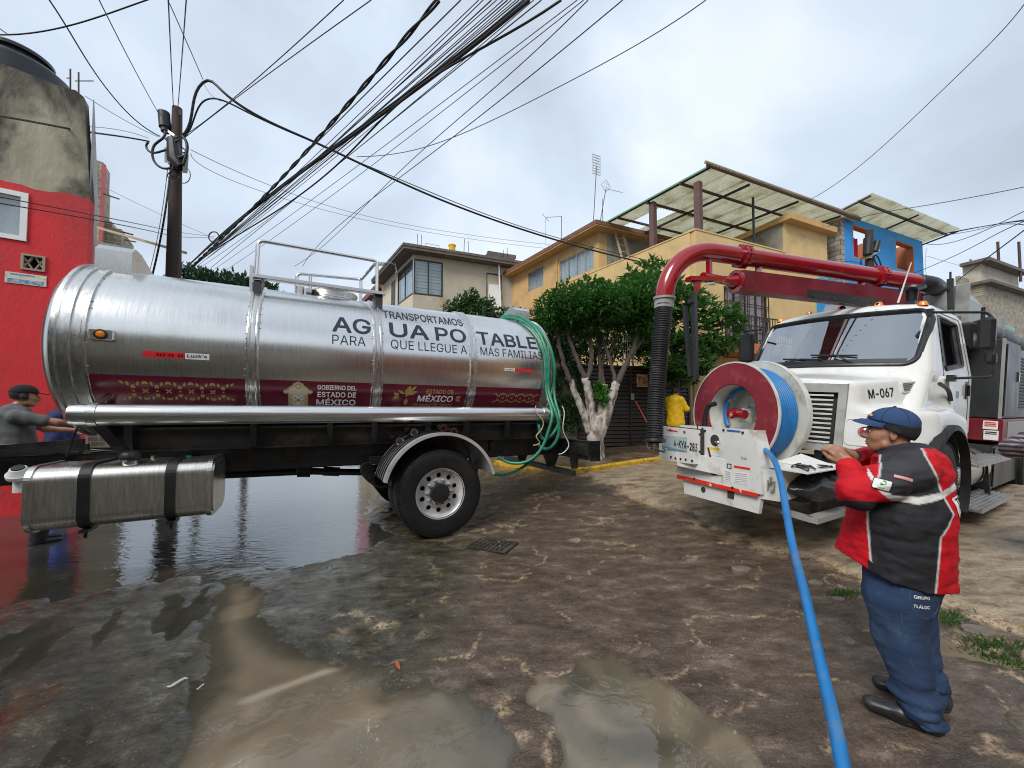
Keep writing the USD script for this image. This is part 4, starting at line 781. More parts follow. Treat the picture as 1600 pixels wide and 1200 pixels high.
mat('film_red', (.66, .025, .025), .3, var=.12, scale=30); mat('label_white', (.72, .72, .70), .4)
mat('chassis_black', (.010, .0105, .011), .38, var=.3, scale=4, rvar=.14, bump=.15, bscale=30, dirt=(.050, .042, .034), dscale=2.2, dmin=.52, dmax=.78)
mat('rubber', (.011, .011, .0115), .55, var=.2, scale=8, spec=.35, dirt=(.026, .022, .018), dscale=3.5, dmin=.52, dmax=.8, bump=.25, bscale=60, rvar=.15)
mat('rim_silver', (.62, .62, .61), .40, .35, var=.1, scale=8, dirt=(.16, .145, .13), dscale=5, dmin=.54, dmax=.75); mat('plastic_black', (.015, .015, .016), .4, var=.1); mat('lamp_amber', (.75, .22, .01), .15, var=.1, coat=.6); mat('lamp_red', (.36, .006, .015), .12, coat=.6)
mat('hose_green', (.022, .20, .115), .30, var=.18, scale=10, rvar=.1, dirt=(.10, .16, .11), dscale=6, dmin=.55, dmax=.75); mat('rope', (.46, .36, .22), .9, var=.2, scale=30); mat('rope_white', (.62, .60, .55), .9)
tn = thing('water_tanker', 'polished stainless steel water tanker truck with maroon band and black lettering', 'tanker', loc=TW, rotz=TA)
AX = (1, 0, 0); X0, X1 = -3.52, 1.80
def ring(prof, n=128): return lathe(prof, n, (0, KY, KZ), AX, (0, -1, 0))
head = lambda x, s: [(KR, x), (KR - .012, x + s * .06), (KR - .05, x + s * .11), (KR * .8, x + s * .17), (KR * .5, x + s * .23), (0, x + s * .26)]
tank = part('tank', ring(head(X0 + .1, -1)[::-1] + [(KR, x) for x in np.linspace(X0 + .12, X1, 24)] + head(X1, 1)), 'steel_tank', tn, smooth=35)
part('front_ring', ring([(KR, X0 + .06), (KR + .030, X0 + .06), (KR + .032, X0 + .09), (KR + .012, X0 + .10), (KR + .012, X0 + .15), (KR + .026, X0 + .155), (KR + .026, X0 + .185), (KR + .010, X0 + .19), (KR + .010, X0 + .25), (KR + .022, X0 + .26), (KR + .022, X0 + .285), (KR, X0 + .29)]), 'steel_weld', tank, smooth=25)
part('rear_ring', ring([(KR, X1 - .12), (KR + .014, X1 - .115), (KR + .014, X1 - .02), (KR + .028, X1 - .015), (KR + .028, X1 + .02), (KR - .01, X1 + .03)]), 'steel_weld', tank, smooth=25)
for k, x in enumerate((-1.97, -.695, .545)):
    w = .058
    part('seam_band', ring([(KR, x - w), (KR + .007, x - w + .004), (KR + .022, x - w + .014), (KR + .022, x - w + .026), (KR + .007, x - w + .036), (KR + .010, x), (KR + .007, x + w - .036), (KR + .022, x + w - .026), (KR + .022, x + w - .014), (KR + .007, x + w - .004), (KR, x + w)]), 'steel_weld', tank, smooth=25)
part('weld_beads', cat([trimesh.creation.icosphere(1, .006).apply_translation(on_tank(x + rng.normal(0, .004), th, .004)) for x in (X0 + .07, X0 + .29, -2.035, -1.905, -.76, -.63, .48, .61) for th in np.radians(np.arange(-38, 60, 7) + rng.uniform(0, 6, 14))]), 'steel_weld', tank)
# maroon band, piece by piece between the seams
thB0, thB1 = math.radians(-58), math.radians(-20.3)
for a, b in ((X0 + .295, -2.035), (-1.905, -.76), (-.63, .48), (.61, X1 - .125)):
    n = 18; xs_ = np.linspace(a, b, 3); g = [on_tank(x, th, .0012) for x in xs_ for th in np.linspace(thB0, thB1, n)]
    q = np.array([(i * n + j, (i + 1) * n + j, (i + 1) * n + j + 1, i * n + j + 1) for i in range(2) for j in range(n - 1)])
    part('maroon_band', trimesh.Trimesh(np.array(g), np.vstack([q[:, [0, 1, 2]], q[:, [0, 2, 3]]]), process=False), 'maroon_film', tank, smooth=True)
def lay(s, pl, pr, pt, m, bold=False, nm='lettering', italic=0.0):
    """pl, pr: the photograph's ends of the baseline, pt: a point level with the capitals' tops."""
    (xa, ta), (xb, tb), (_, tt) = t_cyl(*pl), t_cyl(*pr), t_cyl(*pt); tm_ = (ta + tb) / 2
    part(nm, wrap(text(s, w=xb - xa, h=(tt - tm_) * KR, bold=bold, depth=.001, italic=italic), xa, tm_, .0012), m, tank, smooth=False)
lay('TRANSPORTAMOS', (599, 497), (724, 508.5), (664, 493), 'letter_black', True)
TH1 = math.radians(19.4); HC = KR * math.radians(13.6)
for s, xa, xb in (('AG', -1.205, -.775), ('UA', -.555, -.055), ('PO', .035, .465), ('TABLE', .632, 1.60)):
    part('lettering', wrap(text(s, w=xb - xa, h=HC, bold=True, depth=.001), xa, TH1, .0012), 'letter_black', tank, smooth=False)
TH2 = math.radians(8.6); H2 = KR * math.radians(7.6)
for s, xa, xb in (('PARA', -1.205, -.84), ('QUE LLEGUE A', -.545, .455), ('MÁS FAMILIAS', .655, 1.66)):
    part('lettering', wrap(text(s, w=xb - xa, h=H2, depth=.001), xa, TH2, .0012), 'letter_black', tank, smooth=False)
(xr0, tr0), (xr1, _) = t_cyl(223, 551), t_cyl(288, 553)
part('red_sticker', wrap(extrude(sbox(0, -.03, xr1 - xr0, .03), .001), xr0, tr0 - .012), 'film_red', tank, smooth=False)
xl1 = t_cyl(327, 553)[0]; part('white_sticker', wrap(extrude(sbox(0, -.03, xl1 - xr1 - .006, .03), .001), xr1 + .006, tr0 - .012), 'label_white', tank, smooth=False)
part('lettering', wrap(text("Luxk's", w=(xl1 - xr1) * .8, h=.03, depth=.001, bold=True, italic=.2), xr1 + .02, tr0 - .024, .0028), 'letter_black', tank, smooth=False)
part('sticker_marks', wrap(cat([extrude(sbox(x, -.014, x + .016, .014), .001) for x in (.10, .125, .15, .19, .215, .26, .285)]), xr0, tr0 - .012, .0028), 'maroon_film', tank, smooth=False)
(xq0, tq0), (xq1, _) = t_cyl(805, 578), t_cyl(833, 580)
part('red_sticker', wrap(extrude(sbox(0, -.02, xq1 - xq0, .02), .001), xq0, tq0), 'film_red', tank, smooth=False); part('white_sticker', wrap(extrude(sbox(-.17, -.02, -.006, .02), .001), xq0, tq0), 'label_white', tank, smooth=False)
part('lettering', wrap(text("Luxk's", w=.12, h=.02, depth=.001, bold=True, italic=.2), xq0 - .15, tq0 - .01, .0028), 'letter_black', tank, smooth=False)
def leaf(cx, cy, ang, L, W):
    t = np.linspace(0, PI, 9); up = np.c_[L * t / PI, W / 2 * np.sin(t)]; dn = np.c_[(L * t / PI)[::-1], -W / 2 * np.sin(t)]
    p = np.vstack([up, dn[1:-1]]); c, s = math.cos(ang), math.sin(ang); return Polygon(np.c_[cx + p[:, 0] * c - p[:, 1] * s, cy + p[:, 0] * s + p[:, 1] * c]).buffer(0)
def ornament(n, pitch, h):
    """A chain of laurel wreaths, each round a four pointed star, with dots between."""
    out = []
    for k in range(n):
        c = k * pitch
        if k < n - 1: out.append(Point(c + pitch / 2, 0).buffer(h * .06))
        for s in ((-1, 1) if 0 < k < n - 1 else ((1,) if k == 0 else (-1,))):
            for e in (-1, 1):
                for a0, L in ((26, .30), (60, .32), (98, .28)):
                    a = math.radians(a0 * .82); r = h * .50; out.append(leaf(c + s * r * math.cos(a * .9), e * r * math.sin(a * .9) * .95, math.atan2(e * .75, s * (.55 - 1.25 * a0 / 100)) , L * h, .15 * h))
        if 0 < k < n - 1:
            for j in range(4): out.append(leaf(c, 0, PI / 2 * j + PI / 4, .22 * h, .09 * h))
    return unary_union(out)
thO = (math.radians(-30.0))
x_or0 = t_cyl(190, 612)[0]; part('gold_ornament', wrap(extrude(ornament(6, (-2.14 - x_or0) / 5.0, .16), .001), x_or0, t_cyl(300, 612)[1], .0026), 'letter_gold', tank, smooth=False, kind='stuff')
x_or1 = t_cyl(768, 621)[0]; part('gold_ornament', wrap(extrude(ornament(6, (1.60 - x_or1) / 5, .115), .001), x_or1 + .03, t_cyl(800, 622)[1], .0026), 'letter_gold', tank, smooth=False, kind='stuff')
# state crest and wording
xc, tc_ = t_cyl(466, 633); cw_, ch_ = .245, .33
crest = unary_union([sbox(-.10, 0, .10, .20), sbox(-.128, .18, .128, .225), Polygon([(-.115, .225), (.115, .225), (.075, .27), (.06, .272), (.05, .30), (0, .325), (-.05, .30), (-.06, .272), (-.075, .27)]), Point(0, .27).buffer(.045), Point(-.12, .2).buffer(.026), Point(.12, .2).buffer(.026)])
part('crest', wrap(extrude(crest, .001), xc, tc_ - .02, .0026), 'crest_cream', tank, smooth=False)
inn = unary_union([crest.buffer(-.004).difference(crest.buffer(-.012)), sbox(-.062, .02, .062, .165).difference(sbox(-.055, .027, .055, .158)), sbox(-.055, .088, .055, .094), sbox(-.003, .094, .003, .158), Point(0, .27).buffer(.03).difference(Point(0, .27).buffer(.02)), Point(0, .09).buffer(.022)] + [Point(x, y).buffer(.012) for x in (-.03, .03) for y in (.06, .125)] + [sbox(s * .082 - .009, y, s * .082 + .009, y + .014) for s in (-1, 1) for y in (.02, .045, .07, .095, .12, .145)])
part('crest_lines', wrap(extrude(inn, .001), xc, tc_ - .02, .0040), 'letter_gold', tank, smooth=False)
part('crest_field', wrap(extrude(sbox(-.055, .027, .055, .158).difference(inn.buffer(.001)), .0008), xc, tc_ - .02, .0040), 'label_white', tank, smooth=False)
lay('GOBIERNO DEL', (496, 608), (557, 610), (526, 602.5), 'letter_white', True)
lay('ESTADO DE', (496, 620), (556, 621), (526, 613), 'letter_white', True)
lay('MÉXICO', (494, 632), (555, 633), (526, 624.5), 'letter_white', True)
lay('ESTADO DE', (666, 615), (708, 615.5), (690, 609), 'letter_gold', True)
lay('MÉXICO', (651, 627), (706, 627.5), (680, 618.5), 'letter_white', True, italic=.12)
xb_, tb_ = t_cyl(634, 622)
bird = unary_union([leaf(0, .02, math.radians(75), .16, .075), leaf(0, .05, math.radians(20), .15, .05), leaf(.01, .0, math.radians(-95), .11, .05), leaf(-.02, .06, math.radians(150), .10, .035), leaf(.05, .10, math.radians(48), .10, .035), leaf(-.09, .03, math.radians(125), .06, .03), leaf(-.09, .03, math.radians(225), .06, .03), leaf(-.12, .03, math.radians(125), .06, .03), leaf(-.12, .03, math.radians(225), .06, .03)])
part('gold_emblem', wrap(extrude(bird, .001), xb_, tb_, .0026), 'letter_gold', tank, smooth=False)
xs2, ts2 = t_cyl(712, 623); part('gold_emblem', wrap(extrude(unary_union([leaf(d, 0, math.radians(s * 55), .055, .025) for d in (0, .03) for s in (-1, 1)]), .001), xs2, ts2, .0026), 'letter_gold', tank, smooth=False)
lay('¡El poder de servir!', (644, 634.5), (704, 635), (680, 630), 'letter_gold', False, italic=.1)
# amber marker lamp on its bracket
xm, tm0 = t_cyl(162, 524)
o = on_tank(xm, tm0); part('lamp_bracket', bx(o[0] - .085, o[0] + .085, o[1] - .055, o[1] + .02, o[2] - .05, o[2] + .05, .008), 'steel_weld', tn); lmp = part('marker_lamp', lathe([(0, .03), (.022, .026), (.034, .012), (.038, 0)], 24, (o[0] + .0, o[1] - .056, o[2]), (0, -1, 0)), 'lamp_amber', tn); part('lamp_ring', lathe([(.036, 0), (.046, 0), (.046, .016), (.036, .018)], 24, (o[0], o[1] - .0555, o[2]), (0, -1, 0)), 'plastic_black', lmp)
# hose carrying pipe along the side
py, pz, pr_ = .25, 1.482, .098
part('side_pipe', lathe([(0, -3.30), (.06, -3.295), (.092, -3.27), (pr_, -3.22), (pr_, -1), (pr_, 1.72), (.085, 1.76), (0, 1.765)], 40, (0, py, pz), AX), 'steel_pipe', tn)
for x in (-3.12, 1.60): part('pipe_strap', cat(lathe([(pr_ + .002, x - .03), (pr_ + .008, x - .03), (pr_ + .008, x + .03), (pr_ + .002, x + .03)], 32, (0, py, pz), AX), bx(x - .028, x + .028, py - .02, KY - .6, pz + pr_ - .002, pz + pr_ + .012), beam((x, py + .02, pz + pr_), (x, KY - .62, pz + .24), .055, .010)), 'steel_weld', tn)
part('pipe_valve', cyl((1.7, .16, 1.42), (1.7, .42, 1.42), .05, 16), 'steel_pipe', tn)
# vents on top, manhole, walkway with railing
def vent(xa, xb):
    pr = Polygon([(.78, 2.80), (.78, 3.16), (.86, 3.225), (1.02, 3.225), (1.36, 3.13), (1.45, 3.02), (1.45, 2.8)]); return xf(extrude(pr, xb - xa), frame(V(xa, 0, 0), V(0, 1, 0), V(0, 0, 1), V(1, 0, 0)))
part('front_vent', vent(-3.36, -3.08), 'steel_weld', tn, smooth=False); part('rear_vent', move(vent(0, .28), (1.52, .20, .03)), 'steel_weld', tn, smooth=False)
part('weld_lip', cat(tube([(-3.38, .77, 2.905), (-3.06, .77, 2.905), (-3.06, 1.3, 3.045)], .012, 6)), 'steel_weld', tn)
mhx = -1.16; mh = part('manhole', lathe([(.25, 3.0), (.25, 3.04), (.262, 3.045), (.262, 3.06), (.31, 3.115), (.31, 3.13), (.28, 3.14), (0, 3.16)], 40, (mhx, 1.28, 0)), 'steel_weld', tn)
part('handwheel', cat([cyl((mhx - .4, 1.1, 3.02), (mhx - .4, 1.1, 3.13), .05, 12), bx(mhx - .34, mhx - .26, 1.05, 1.3, 3.06, 3.12, .01)]), 'steel_weld', mh)
rr_ = .021
def railpipe(pts): return tube(bend(pts, .07), rr_, 12)
part('walkway', bx(-2.03, -.56, .70, .78, 3.055, 3.10, .006), 'steel_weld', tn)
part('walkway', cat(bx(-1.75, -.65, 1.56, 1.80, 3.085, 3.097), bx(-1.75, -.65, 1.55, 1.58, 3.06, 3.10)), 'steel_weld', tn)
part('railing', railpipe([(-2.0, .72, 3.08), (-1.985, .72, 3.50), (-.665, .75, 3.51), (-.77, 1.6, 3.51), (-1.62, 1.6, 3.46), (-1.62, 1.6, 3.09)]), 'chrome', tn)
for a, b in (((-.665, .75, 3.09), (-.665, .75, 3.50)), ((-.775, 1.6, 3.09), (-.775, 1.6, 3.49)), ((-1.45, 1.6, 3.09), (-1.45, 1.6, 3.45))): part('rail_post', cyl(a, b, rr_, 12), 'chrome', tn)
part('plate_post', hull([(x, y, z) for z, w in ((2.86, .05), (3.07, .045), (3.42, .018)) for x in (-1.99 - w, -1.99 + w) for y in (.735, .75)]), 'chrome', tn, smooth=False)
for x in (-1.985, -.64): part('walkway_bracket', hull([(x - .05, .74, 3.055), (x + .05, .74, 3.055), (x - .035, .66, 2.84), (x + .035, .66, 2.84), (x - .05, .98, 3.055), (x + .05, .98, 3.055), (x - .03, .9, 2.95), (x + .03, .9, 2.95)]), 'chassis_black', tn, smooth=False)
part('rubber_mount', bx(-2.06, -2.02, .72, .78, 2.84, 3.2, .006), 'steel_weld', tn)
# chassis
for y in (.79, 1.65): part('frame_rail', cat(bx(-6.4, 2.26, y, y + .012, .83, 1.095), bx(-6.4, 2.26, y, y + .07, 1.083, 1.095), bx(-6.4, 2.26, y, y + .07, .83, .842)), 'chassis_black', tn, smooth=False)
part('subframe', cat(bx(-3.02, 2.2, .70, .712, 1.10, 1.33), bx(-3.02, 2.2, .66, .76, 1.10, 1.125), bx(-3.02, 2.2, .64, .76, 1.325, 1.345), bx(-3.02, 2.2, 1.73, 1.742, 1.10, 1.33), bx(-3.02, 2.2, .71, 1.74, 1.34, 1.35)), 'chassis_black', tn, smooth=False)
for x in (-3.0, -1.97, -1.2, -.69, .0, .55, 1.2, 1.75): part('tank_saddle', cat(hull([(x - .03, .62, 1.12), (x + .03, .62, 1.12), (x - .03, .55, 1.46), (x + .03, .55, 1.46), (x - .03, .72, 1.12), (x + .03, .72, 1.12), (x - .03, .9, 1.36), (x + .03, .9, 1.36)])), 'chassis_black', tn, smooth=False)
part('front_bolster', hull([(-3.3, .6, 1.42), (-3.2, .6, 1.42), (-2.98, .6, 1.10), (-3.08, .6, 1.10), (-3.3, 1.8, 1.42), (-3.2, 1.8, 1.42), (-2.98, 1.8, 1.10), (-3.08, 1.8, 1.10)]), 'chassis_black', tn, smooth=False)
for x in (-1.62, 1.05, -.35): part('frame_bracket', cat(bx(x - .07, x + .07, .762, .788, .93, 1.2, .006), *[cyl((x + a, .745, z), (x + a, .775, z), .014, 6) for a in (-.04, .04) for z in (.97, 1.15)], bx(x - .05, x + .05, .72, .765, 1.07, 1.12)), 'chassis_black', tn, smooth=False)
part('rail_bolts', cat([cyl((x, .776, z), (x, .79, z), .012, 6) for x in np.arange(-5.5, 2.1, .18) for z in (.88, 1.04)]), 'chassis_black', tn)
for x in (-3.6, -4.6, -1.0, 2.0): part('cross_member', bx(x - .05, x + .05, .80, 1.65, .86, 1.06), 'chassis_black', tn, smooth=False)
for a, b in (((-4.9, .70, 1.10), (-3.35, .70, 1.22)), ((-4.9, .66, 1.06), (-3.3, .66, 1.17))): part('guide_bar', beam(a, b, .05, .06), 'chassis_black', tn)
part('brake_lines', cat([tube(smooth_path([(-4.4, .9 + .1 * k, 1.12), (-3.8, .95 + .08 * k, 1.15 + .03 * k), (-3.4, 1.0, 1.10 + .02 * k), (-3.05, .92, 1.1)], 16), .010, 6) for k in range(2)] + [tube(smooth_path([(-3.32, .55, 1.45), (-3.34, .5, 1.3), (-3.42, .6, 1.12), (-3.5, .8, 1.05)], 14), .010, 6)]), 'plastic_black', tn)
part('air_reservoir', cat(cyl((-3.95, .92, 1.13), (-3.45, .92, 1.13), .05, 16), bx(-3.75, -3.6, .84, .98, 1.1, 1.2, .01)), 'frame_alu', tn)
# diesel tank with straps and cap
fx0, fx1 = -3.45, -2.26
FT = lambda sec, a, b: xf(extrude(sec, b - a), frame(V(a, 0, 0), V(0, 1, 0), V(0, 0, 1), V(1, 0, 0)))
sec = rrect(.10, .74, .51, 1.045, .125, 8)
ft = part('fuel_tank', FT(sec, fx0, fx1), 'alu_tank', tn, smooth=35)
for a in (fx0 - .018, fx1 - .022): part('end_rim', FT(sec.buffer(.012), a, a + .04), 'alu_tank', ft, smooth=35)
part('end_dish', FT(sec.buffer(-.03), fx0 - .03, fx0), 'alu_tank', ft, smooth=35); part('end_dish', FT(sec.buffer(-.03), fx1, fx1 + .03), 'alu_tank', ft, smooth=35)
for x in (-3.115, -2.545): part('tank_strap', cat(FT(sec.buffer(.016).difference(sec.buffer(.004)), x - .037, x + .037), bx(x - .03, x + .03, .75, .80, .55, 1.0), cyl((x, .16, .50), (x, .16, .42), .012, 8), bx(x - .03, x + .03, .12, .3, .47, .495)), 'plastic_black', ft, smooth=35)
part('filler_neck', cyl((-2.86, .235, 1.0), (-2.86, .215, 1.085), .058, 24), 'alu_tank', ft); part('filler_cap', lathe([(0, .06), (.05, .06), (.062, .052), (.07, .04), (.078, .02), (.078, -.005), (.06, -.02)], 10, (-2.86, .213, 1.09), (0, -.15, 1)), 'plastic_black', ft, smooth=False)
part('tank_fitting', cat(cyl((-2.76, .42, 1.04), (-2.76, .42, 1.085), .018, 10)), 'chrome', ft); part('sender_cap', lathe([(.026, 0), (.024, .02), (0, .028)], 14, (-2.49, .42, 1.05)), 'hose_green', ft)
part('air_dryer', cat(lathe([(0, 0), (.06, 0), (.085, .02), (.085, .05), (.07, .06), (.05, .10), (0, .11)], 24, (-3.66, .50, .93), (0, -.5, .86)), cyl((-3.66, .53, .8), (-3.66, .53, .93), .06, 16)), 'frame_white', tn)
part('dryer_cap', lathe([(0, .115), (.04, .112), (.044, .09)], 20, (-3.66, .50, .93), (0, -.5, .86)), 'plastic_black', tn)
part('valve_block', cat([bx(-4.05 + .06 * k, -4.0 + .06 * k, .5, .6, .72 + .03 * (k % 2), .82, .008) for k in range(4)] + [cyl((-4.1, .48, .78), (-3.8, .5, .76), .022, 10), cyl((-3.98, .45, .70), (-3.98, .6, .70), .025, 10)]), 'frame_alu', tn)
# wheels
def tyre(y0, y1, r=.525, rim=.29):
    w = y1 - y0; c = (y0 + y1) / 2; h = w / 2
    pr = [(rim, -h + .035), (rim + .02, -h + .012), (rim + .05, -h + .004), (r - .10, -h), (r - .055, -h + .006), (r - .028, -h + .014), (r - .010, -h + .028)]
    tread = []
    for k, g in enumerate(np.linspace(-h + .045, h - .045, 5)): tread += [(r, g - .0075), (r - .014, g - .005), (r - .014, g + .005), (r, g + .0075)]
    pr = pr + [(r - .002, -h + .032)] + tread + [(r - .002, h - .032)] + [(a, -b) for a, b in pr[::-1]]
    m = lathe(pr, 96, (0, c, .525), (0, 1, 0))
    return m
def tread_blocks(y0, y1, r=.525): return cat([xf(bx(-.004, .004, y0 + .004, y0 + .045, -.012, .004), frame(V(math.cos(a) * (r - .012), 0, .525 + math.sin(a) * (r - .012)), V(-math.sin(a), 0, math.cos(a)), V(0, 1, 0), V(math.cos(a), 0, math.sin(a)))) for a in np.linspace(0, 2 * PI, 90, endpoint=False)])
def rim(o, y, s, hub=True, dish=.10):
    """A steel disc wheel; y the outer face, s the inward direction (+1 = away from the camera side)."""
    ax = (0, s, 0); z = (o[0], y, o[2])
    barrel = lathe([(.295, .0), (.318, -.004), (.322, .006), (.30, .018), (.285, .03), (.272, dish * .6), (.262, dish), (.262, .24)], 64, z, ax)
    disc = Point(0, 0).buffer(.265, quad_segs=16).difference(Point(0, 0).buffer(.10, quad_segs=12))
    for k in range(10):
        a = 2 * PI * (k + .5) / 10; disc = disc.difference(Point(.212 * math.cos(a), .212 * math.sin(a)).buffer(.030, quad_segs=6))
    zz = V(0, s, 0); xx = V(1, 0, 0); d = extrude(disc, .014, frame(V(*z) + zz * (dish - .012), xx, np.cross(zz, xx), zz))
    bell = lathe([(.185, dish - .012), (.18, dish - .03), (.17, dish - .036), (.115, dish - .038)], 48, z, ax)
    return barrel, d, bell
def build_wheel(tn, o, y_out, s, n, radius=.525, width=.29):
    for k in range(n):
        a = y_out + s * k * (width + .035); b = a + s * width; w = part('tyre', move(tyre(min(a, b), max(a, b)), (o[0], 0, 0)), 'rubber', tn, smooth=30)
        part('tread_block', move(tread_blocks(min(a, b), max(a, b)), (o[0], 0, 0)), 'rubber', w, smooth=False, kind='stuff')
    br, d, be = rim(o, y_out + s * .02, s)
    rm = part('rim', cat(br, d, be), 'rim_silver', tn, smooth=35)
    part('rim_back', lathe([(0, .2), (.26, .2)], 32, (o[0], y_out, o[2]), (0, s, 0)), 'room_dark', rm)
    part('hub', lathe([(.118, .09), (.118, .035), (.11, .022), (.07, .016), (0, .012)], 32, (o[0], y_out, o[2]), (0, s, 0)), 'plastic_black', rm)
    for k in range(10):
        a = 2 * PI * k / 10; part('lug_nut', lathe([(0, .03), (.011, .033), (.017, .045), (.017, .07), (.024, .075), (.024, .082)], 8, (o[0] + .148 * math.cos(a), y_out, o[2] + .148 * math.sin(a)), (0, s, 0)), 'chrome', rm)
build_wheel(tn, (0, 0, .525), 0.0, 1, 2); build_wheel(tn, (0, 0, .525), 2.44, -1, 2)
part('rear_axle', cat(cyl((0, .3, .525), (0, 2.1, .525), .09, 20), trimesh.creation.icosphere(3, .23).apply_translation((0, 1.22, .54)), *[bx(-.65, .65, y - .04, y + .04, .66, .70 + .02, .01) for y in (.83, 1.61)], *[bx(-.5, .5, y - .04, y + .04, .73, .77, .01) for y in (.83, 1.61)]), 'chassis_black', tn)
part('drive_shaft', cat(cyl((-3.4, 1.22, .78), (-1.55, 1.22, .74), .05, 16), cyl((-1.4, 1.22, .73), (-.2, 1.22, .62), .045, 16), cyl((-1.55, 1.22, .74), (-1.4, 1.22, .73), .075, 12), bx(-1.56, -1.38, 1.1, 1.34, .70, .86, .02), cyl((-1.25, 1.22, .72), (-1.05, 1.22, .7), .06, 12)), 'chassis_black', tn)
part('brake_chamber', cat(cyl((-.62, .68, .78), (-.46, .68, .76), .09, 20), cyl((-.46, .68, .76), (-.36, .68, .75), .07, 20), bx(-.75, -.3, .60, .66, .86, .95, .01), tube(smooth_path([(-.6, .62, .84), (-.85, .58, .8), (-.8, .56, .7), (-.4, .6, .68)], 14), .014, 6)), 'chassis_black', tn)
part('rear_spring_hanger', cat(hull([(-.85, .74, .85), (-.7, .74, .85), (-.74, .74, .62), (-.66, .74, .62), (-.85, .79, .85), (-.7, .79, .85), (-.74, .79, .62), (-.66, .79, .62)]), hull([(.65, .74, .85), (.8, .74, .85), (.7, .74, .62), (.78, .74, .62), (.65, .79, .85), (.8, .79, .85), (.7, .79, .62), (.78, .79, .62)])), 'chassis_black', tn)
# ribbed aluminium mudguard
R0, fa = .69, np.radians(np.linspace(13, 167, 40))
def arc_strip(y0, y1, r0, r1):
    v = []
    for a in fa: v += [(r * math.cos(a), y, .57 + r * math.sin(a)) for r, y in ((r0, y0), (r1, y0), (r1, y1), (r0, y1))]
    f = [(4 * i + k, 4 * i + (k + 1) % 4, 4 * i + 4 + (k + 1) % 4, 4 * i + 4 + k) for i in range(len(fa) - 1) for k in range(4)] + [(3, 2, 1, 0), tuple(4 * len(fa) - 4 + k for k in range(4))]
    q = np.array(f); return trimesh.Trimesh(np.array(v), np.vstack([q[:, [0, 1, 2]], q[:, [0, 2, 3]]]), process=False)
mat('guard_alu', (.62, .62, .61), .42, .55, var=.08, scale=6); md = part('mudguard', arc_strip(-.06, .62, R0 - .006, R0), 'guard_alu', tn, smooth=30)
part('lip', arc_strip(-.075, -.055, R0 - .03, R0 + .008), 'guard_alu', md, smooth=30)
for y in (.05, .16, .27, .38, .49): part('painted_reflection_rib', arc_strip(y, y + .045, R0 + .001, R0 + .010), 'chassis_black', md, smooth=30)  # ribs coloured black to paint the dark reflection stripes of the aluminium
for a, y in ((112, .30), (128, .26), (78, .5), (66, .5)):
    a = math.radians(a); c = V((R0 + .055) * math.cos(a), y, .57 + (R0 + .055) * math.sin(a)); part('mount_tube', cyl(c + V(0, -.09, 0), c + V(0, .5, .02), .034, 18), 'plastic_black', md); part('clamp', lathe([(.035, -.012), (.047, -.012), (.047, .012), (.035, .012)], 20, c + V(0, -.06, 0), (0, 1, 0)), 'chrome', md)
# rear cross beam and underrun bar
part('rear_beam', cat(bx(2.28, 2.292, .0, 2.44, .79, 1.07), bx(2.28, 2.43, .0, 2.44, 1.058, 1.07), bx(2.28, 2.43, 0, 2.44, .79, .802), bx(2.26, 2.44, -.015, 0.0, .78, 1.08), bx(2.262, 2.279, .05, .6, .85, 1.02, .004)), 'chassis_black', tn, smooth=False)
part('underrun_bar', bx(2.0, 2.08, .1, 2.34, .57, .65, .006), 'chassis_black', tn, smooth=False)
for y in (.72, 1.68): part('underrun_bracket', hull([(x, yy, z) for yy in (y, y + .02) for x, z in ((1.9, .84), (2.22, .84), (2.08, .66), (2.0, .60), (2.1, .60))]), 'chassis_black', tn, smooth=False)
part('tow_plate', hull([(x, yy, z) for yy in (.30, .33) for x, z in ((2.1, 1.0), (2.3, 1.0), (2.26, .64), (2.16, .64))]), 'chassis_black', tn, smooth=False)
# green hose slung over the tail
def tw(p): return TW + TU * p[0] + TN * p[1] + UP * p[2]
def drape(x_of, th0, th1, n, d): return [on_tank(x_of(t), th0 + (th1 - th0) * t, d) for t in np.linspace(0, 1, n)]
gh = thing('green_hose', 'green rubber hose slung in loops over the tail of the steel tanker', 'hose')
r_ = .0225
la = drape(lambda t: 1.38 + .32 * math.sin(min(t * 1.6, 1.57)), math.radians(96), math.radians(-12), 12, r_ + .016) + [V(1.70, .24, 1.66), V(1.68, .125, 1.48), V(1.62, .13, 1.25), V(1.52, .16, 1.0), V(1.36, .25, .82), V(1.16, .42, .78), V(1.02, .55, .86)]
lb = drape(lambda t: 1.46 + .38 * math.sin(min(t * 1.6, 1.57)), math.radians(97), math.radians(-12), 12, r_ + .018) + [V(1.82, .22, 1.6), V(1.80, .12, 1.42), V(1.74, .15, 1.24), V(1.64, .17, 1.14), V(1.70, .5, 1.2), V(1.74, .6, 1.35)]
lc = drape(lambda t: 1.42 + .30 * math.sin(min(t * 1.6, 1.57)), math.radians(93), math.radians(-14), 12, r_ * 2.6 + .016) + [V(1.73, .16, 1.58), V(1.76, .10, 1.4), V(1.78, .13, 1.16), V(1.70, .2, 1.0), V(1.62, .4, 1.02)]
part('hose_loop', tube(smooth_path([tw(p) for p in la], 90), r_, 12), 'hose_green', gh, smooth=True); part('hose_loop', tube(smooth_path([tw(p) for p in lb], 90), r_, 12), 'hose_green', gh, smooth=True); part('hose_loop', tube(smooth_path([tw(p) for p in lc], 90), r_, 12), 'hose_green', gh, smooth=True)
part('hose_tail', tube(smooth_path([tw(V(.95, .6, .62)), tw(V(1.2, .75, .56)), tw(V(1.7, 1.0, .62)), tw(V(2.2, 1.3, .80))], 30), r_, 12), 'hose_green', gh, smooth=True)
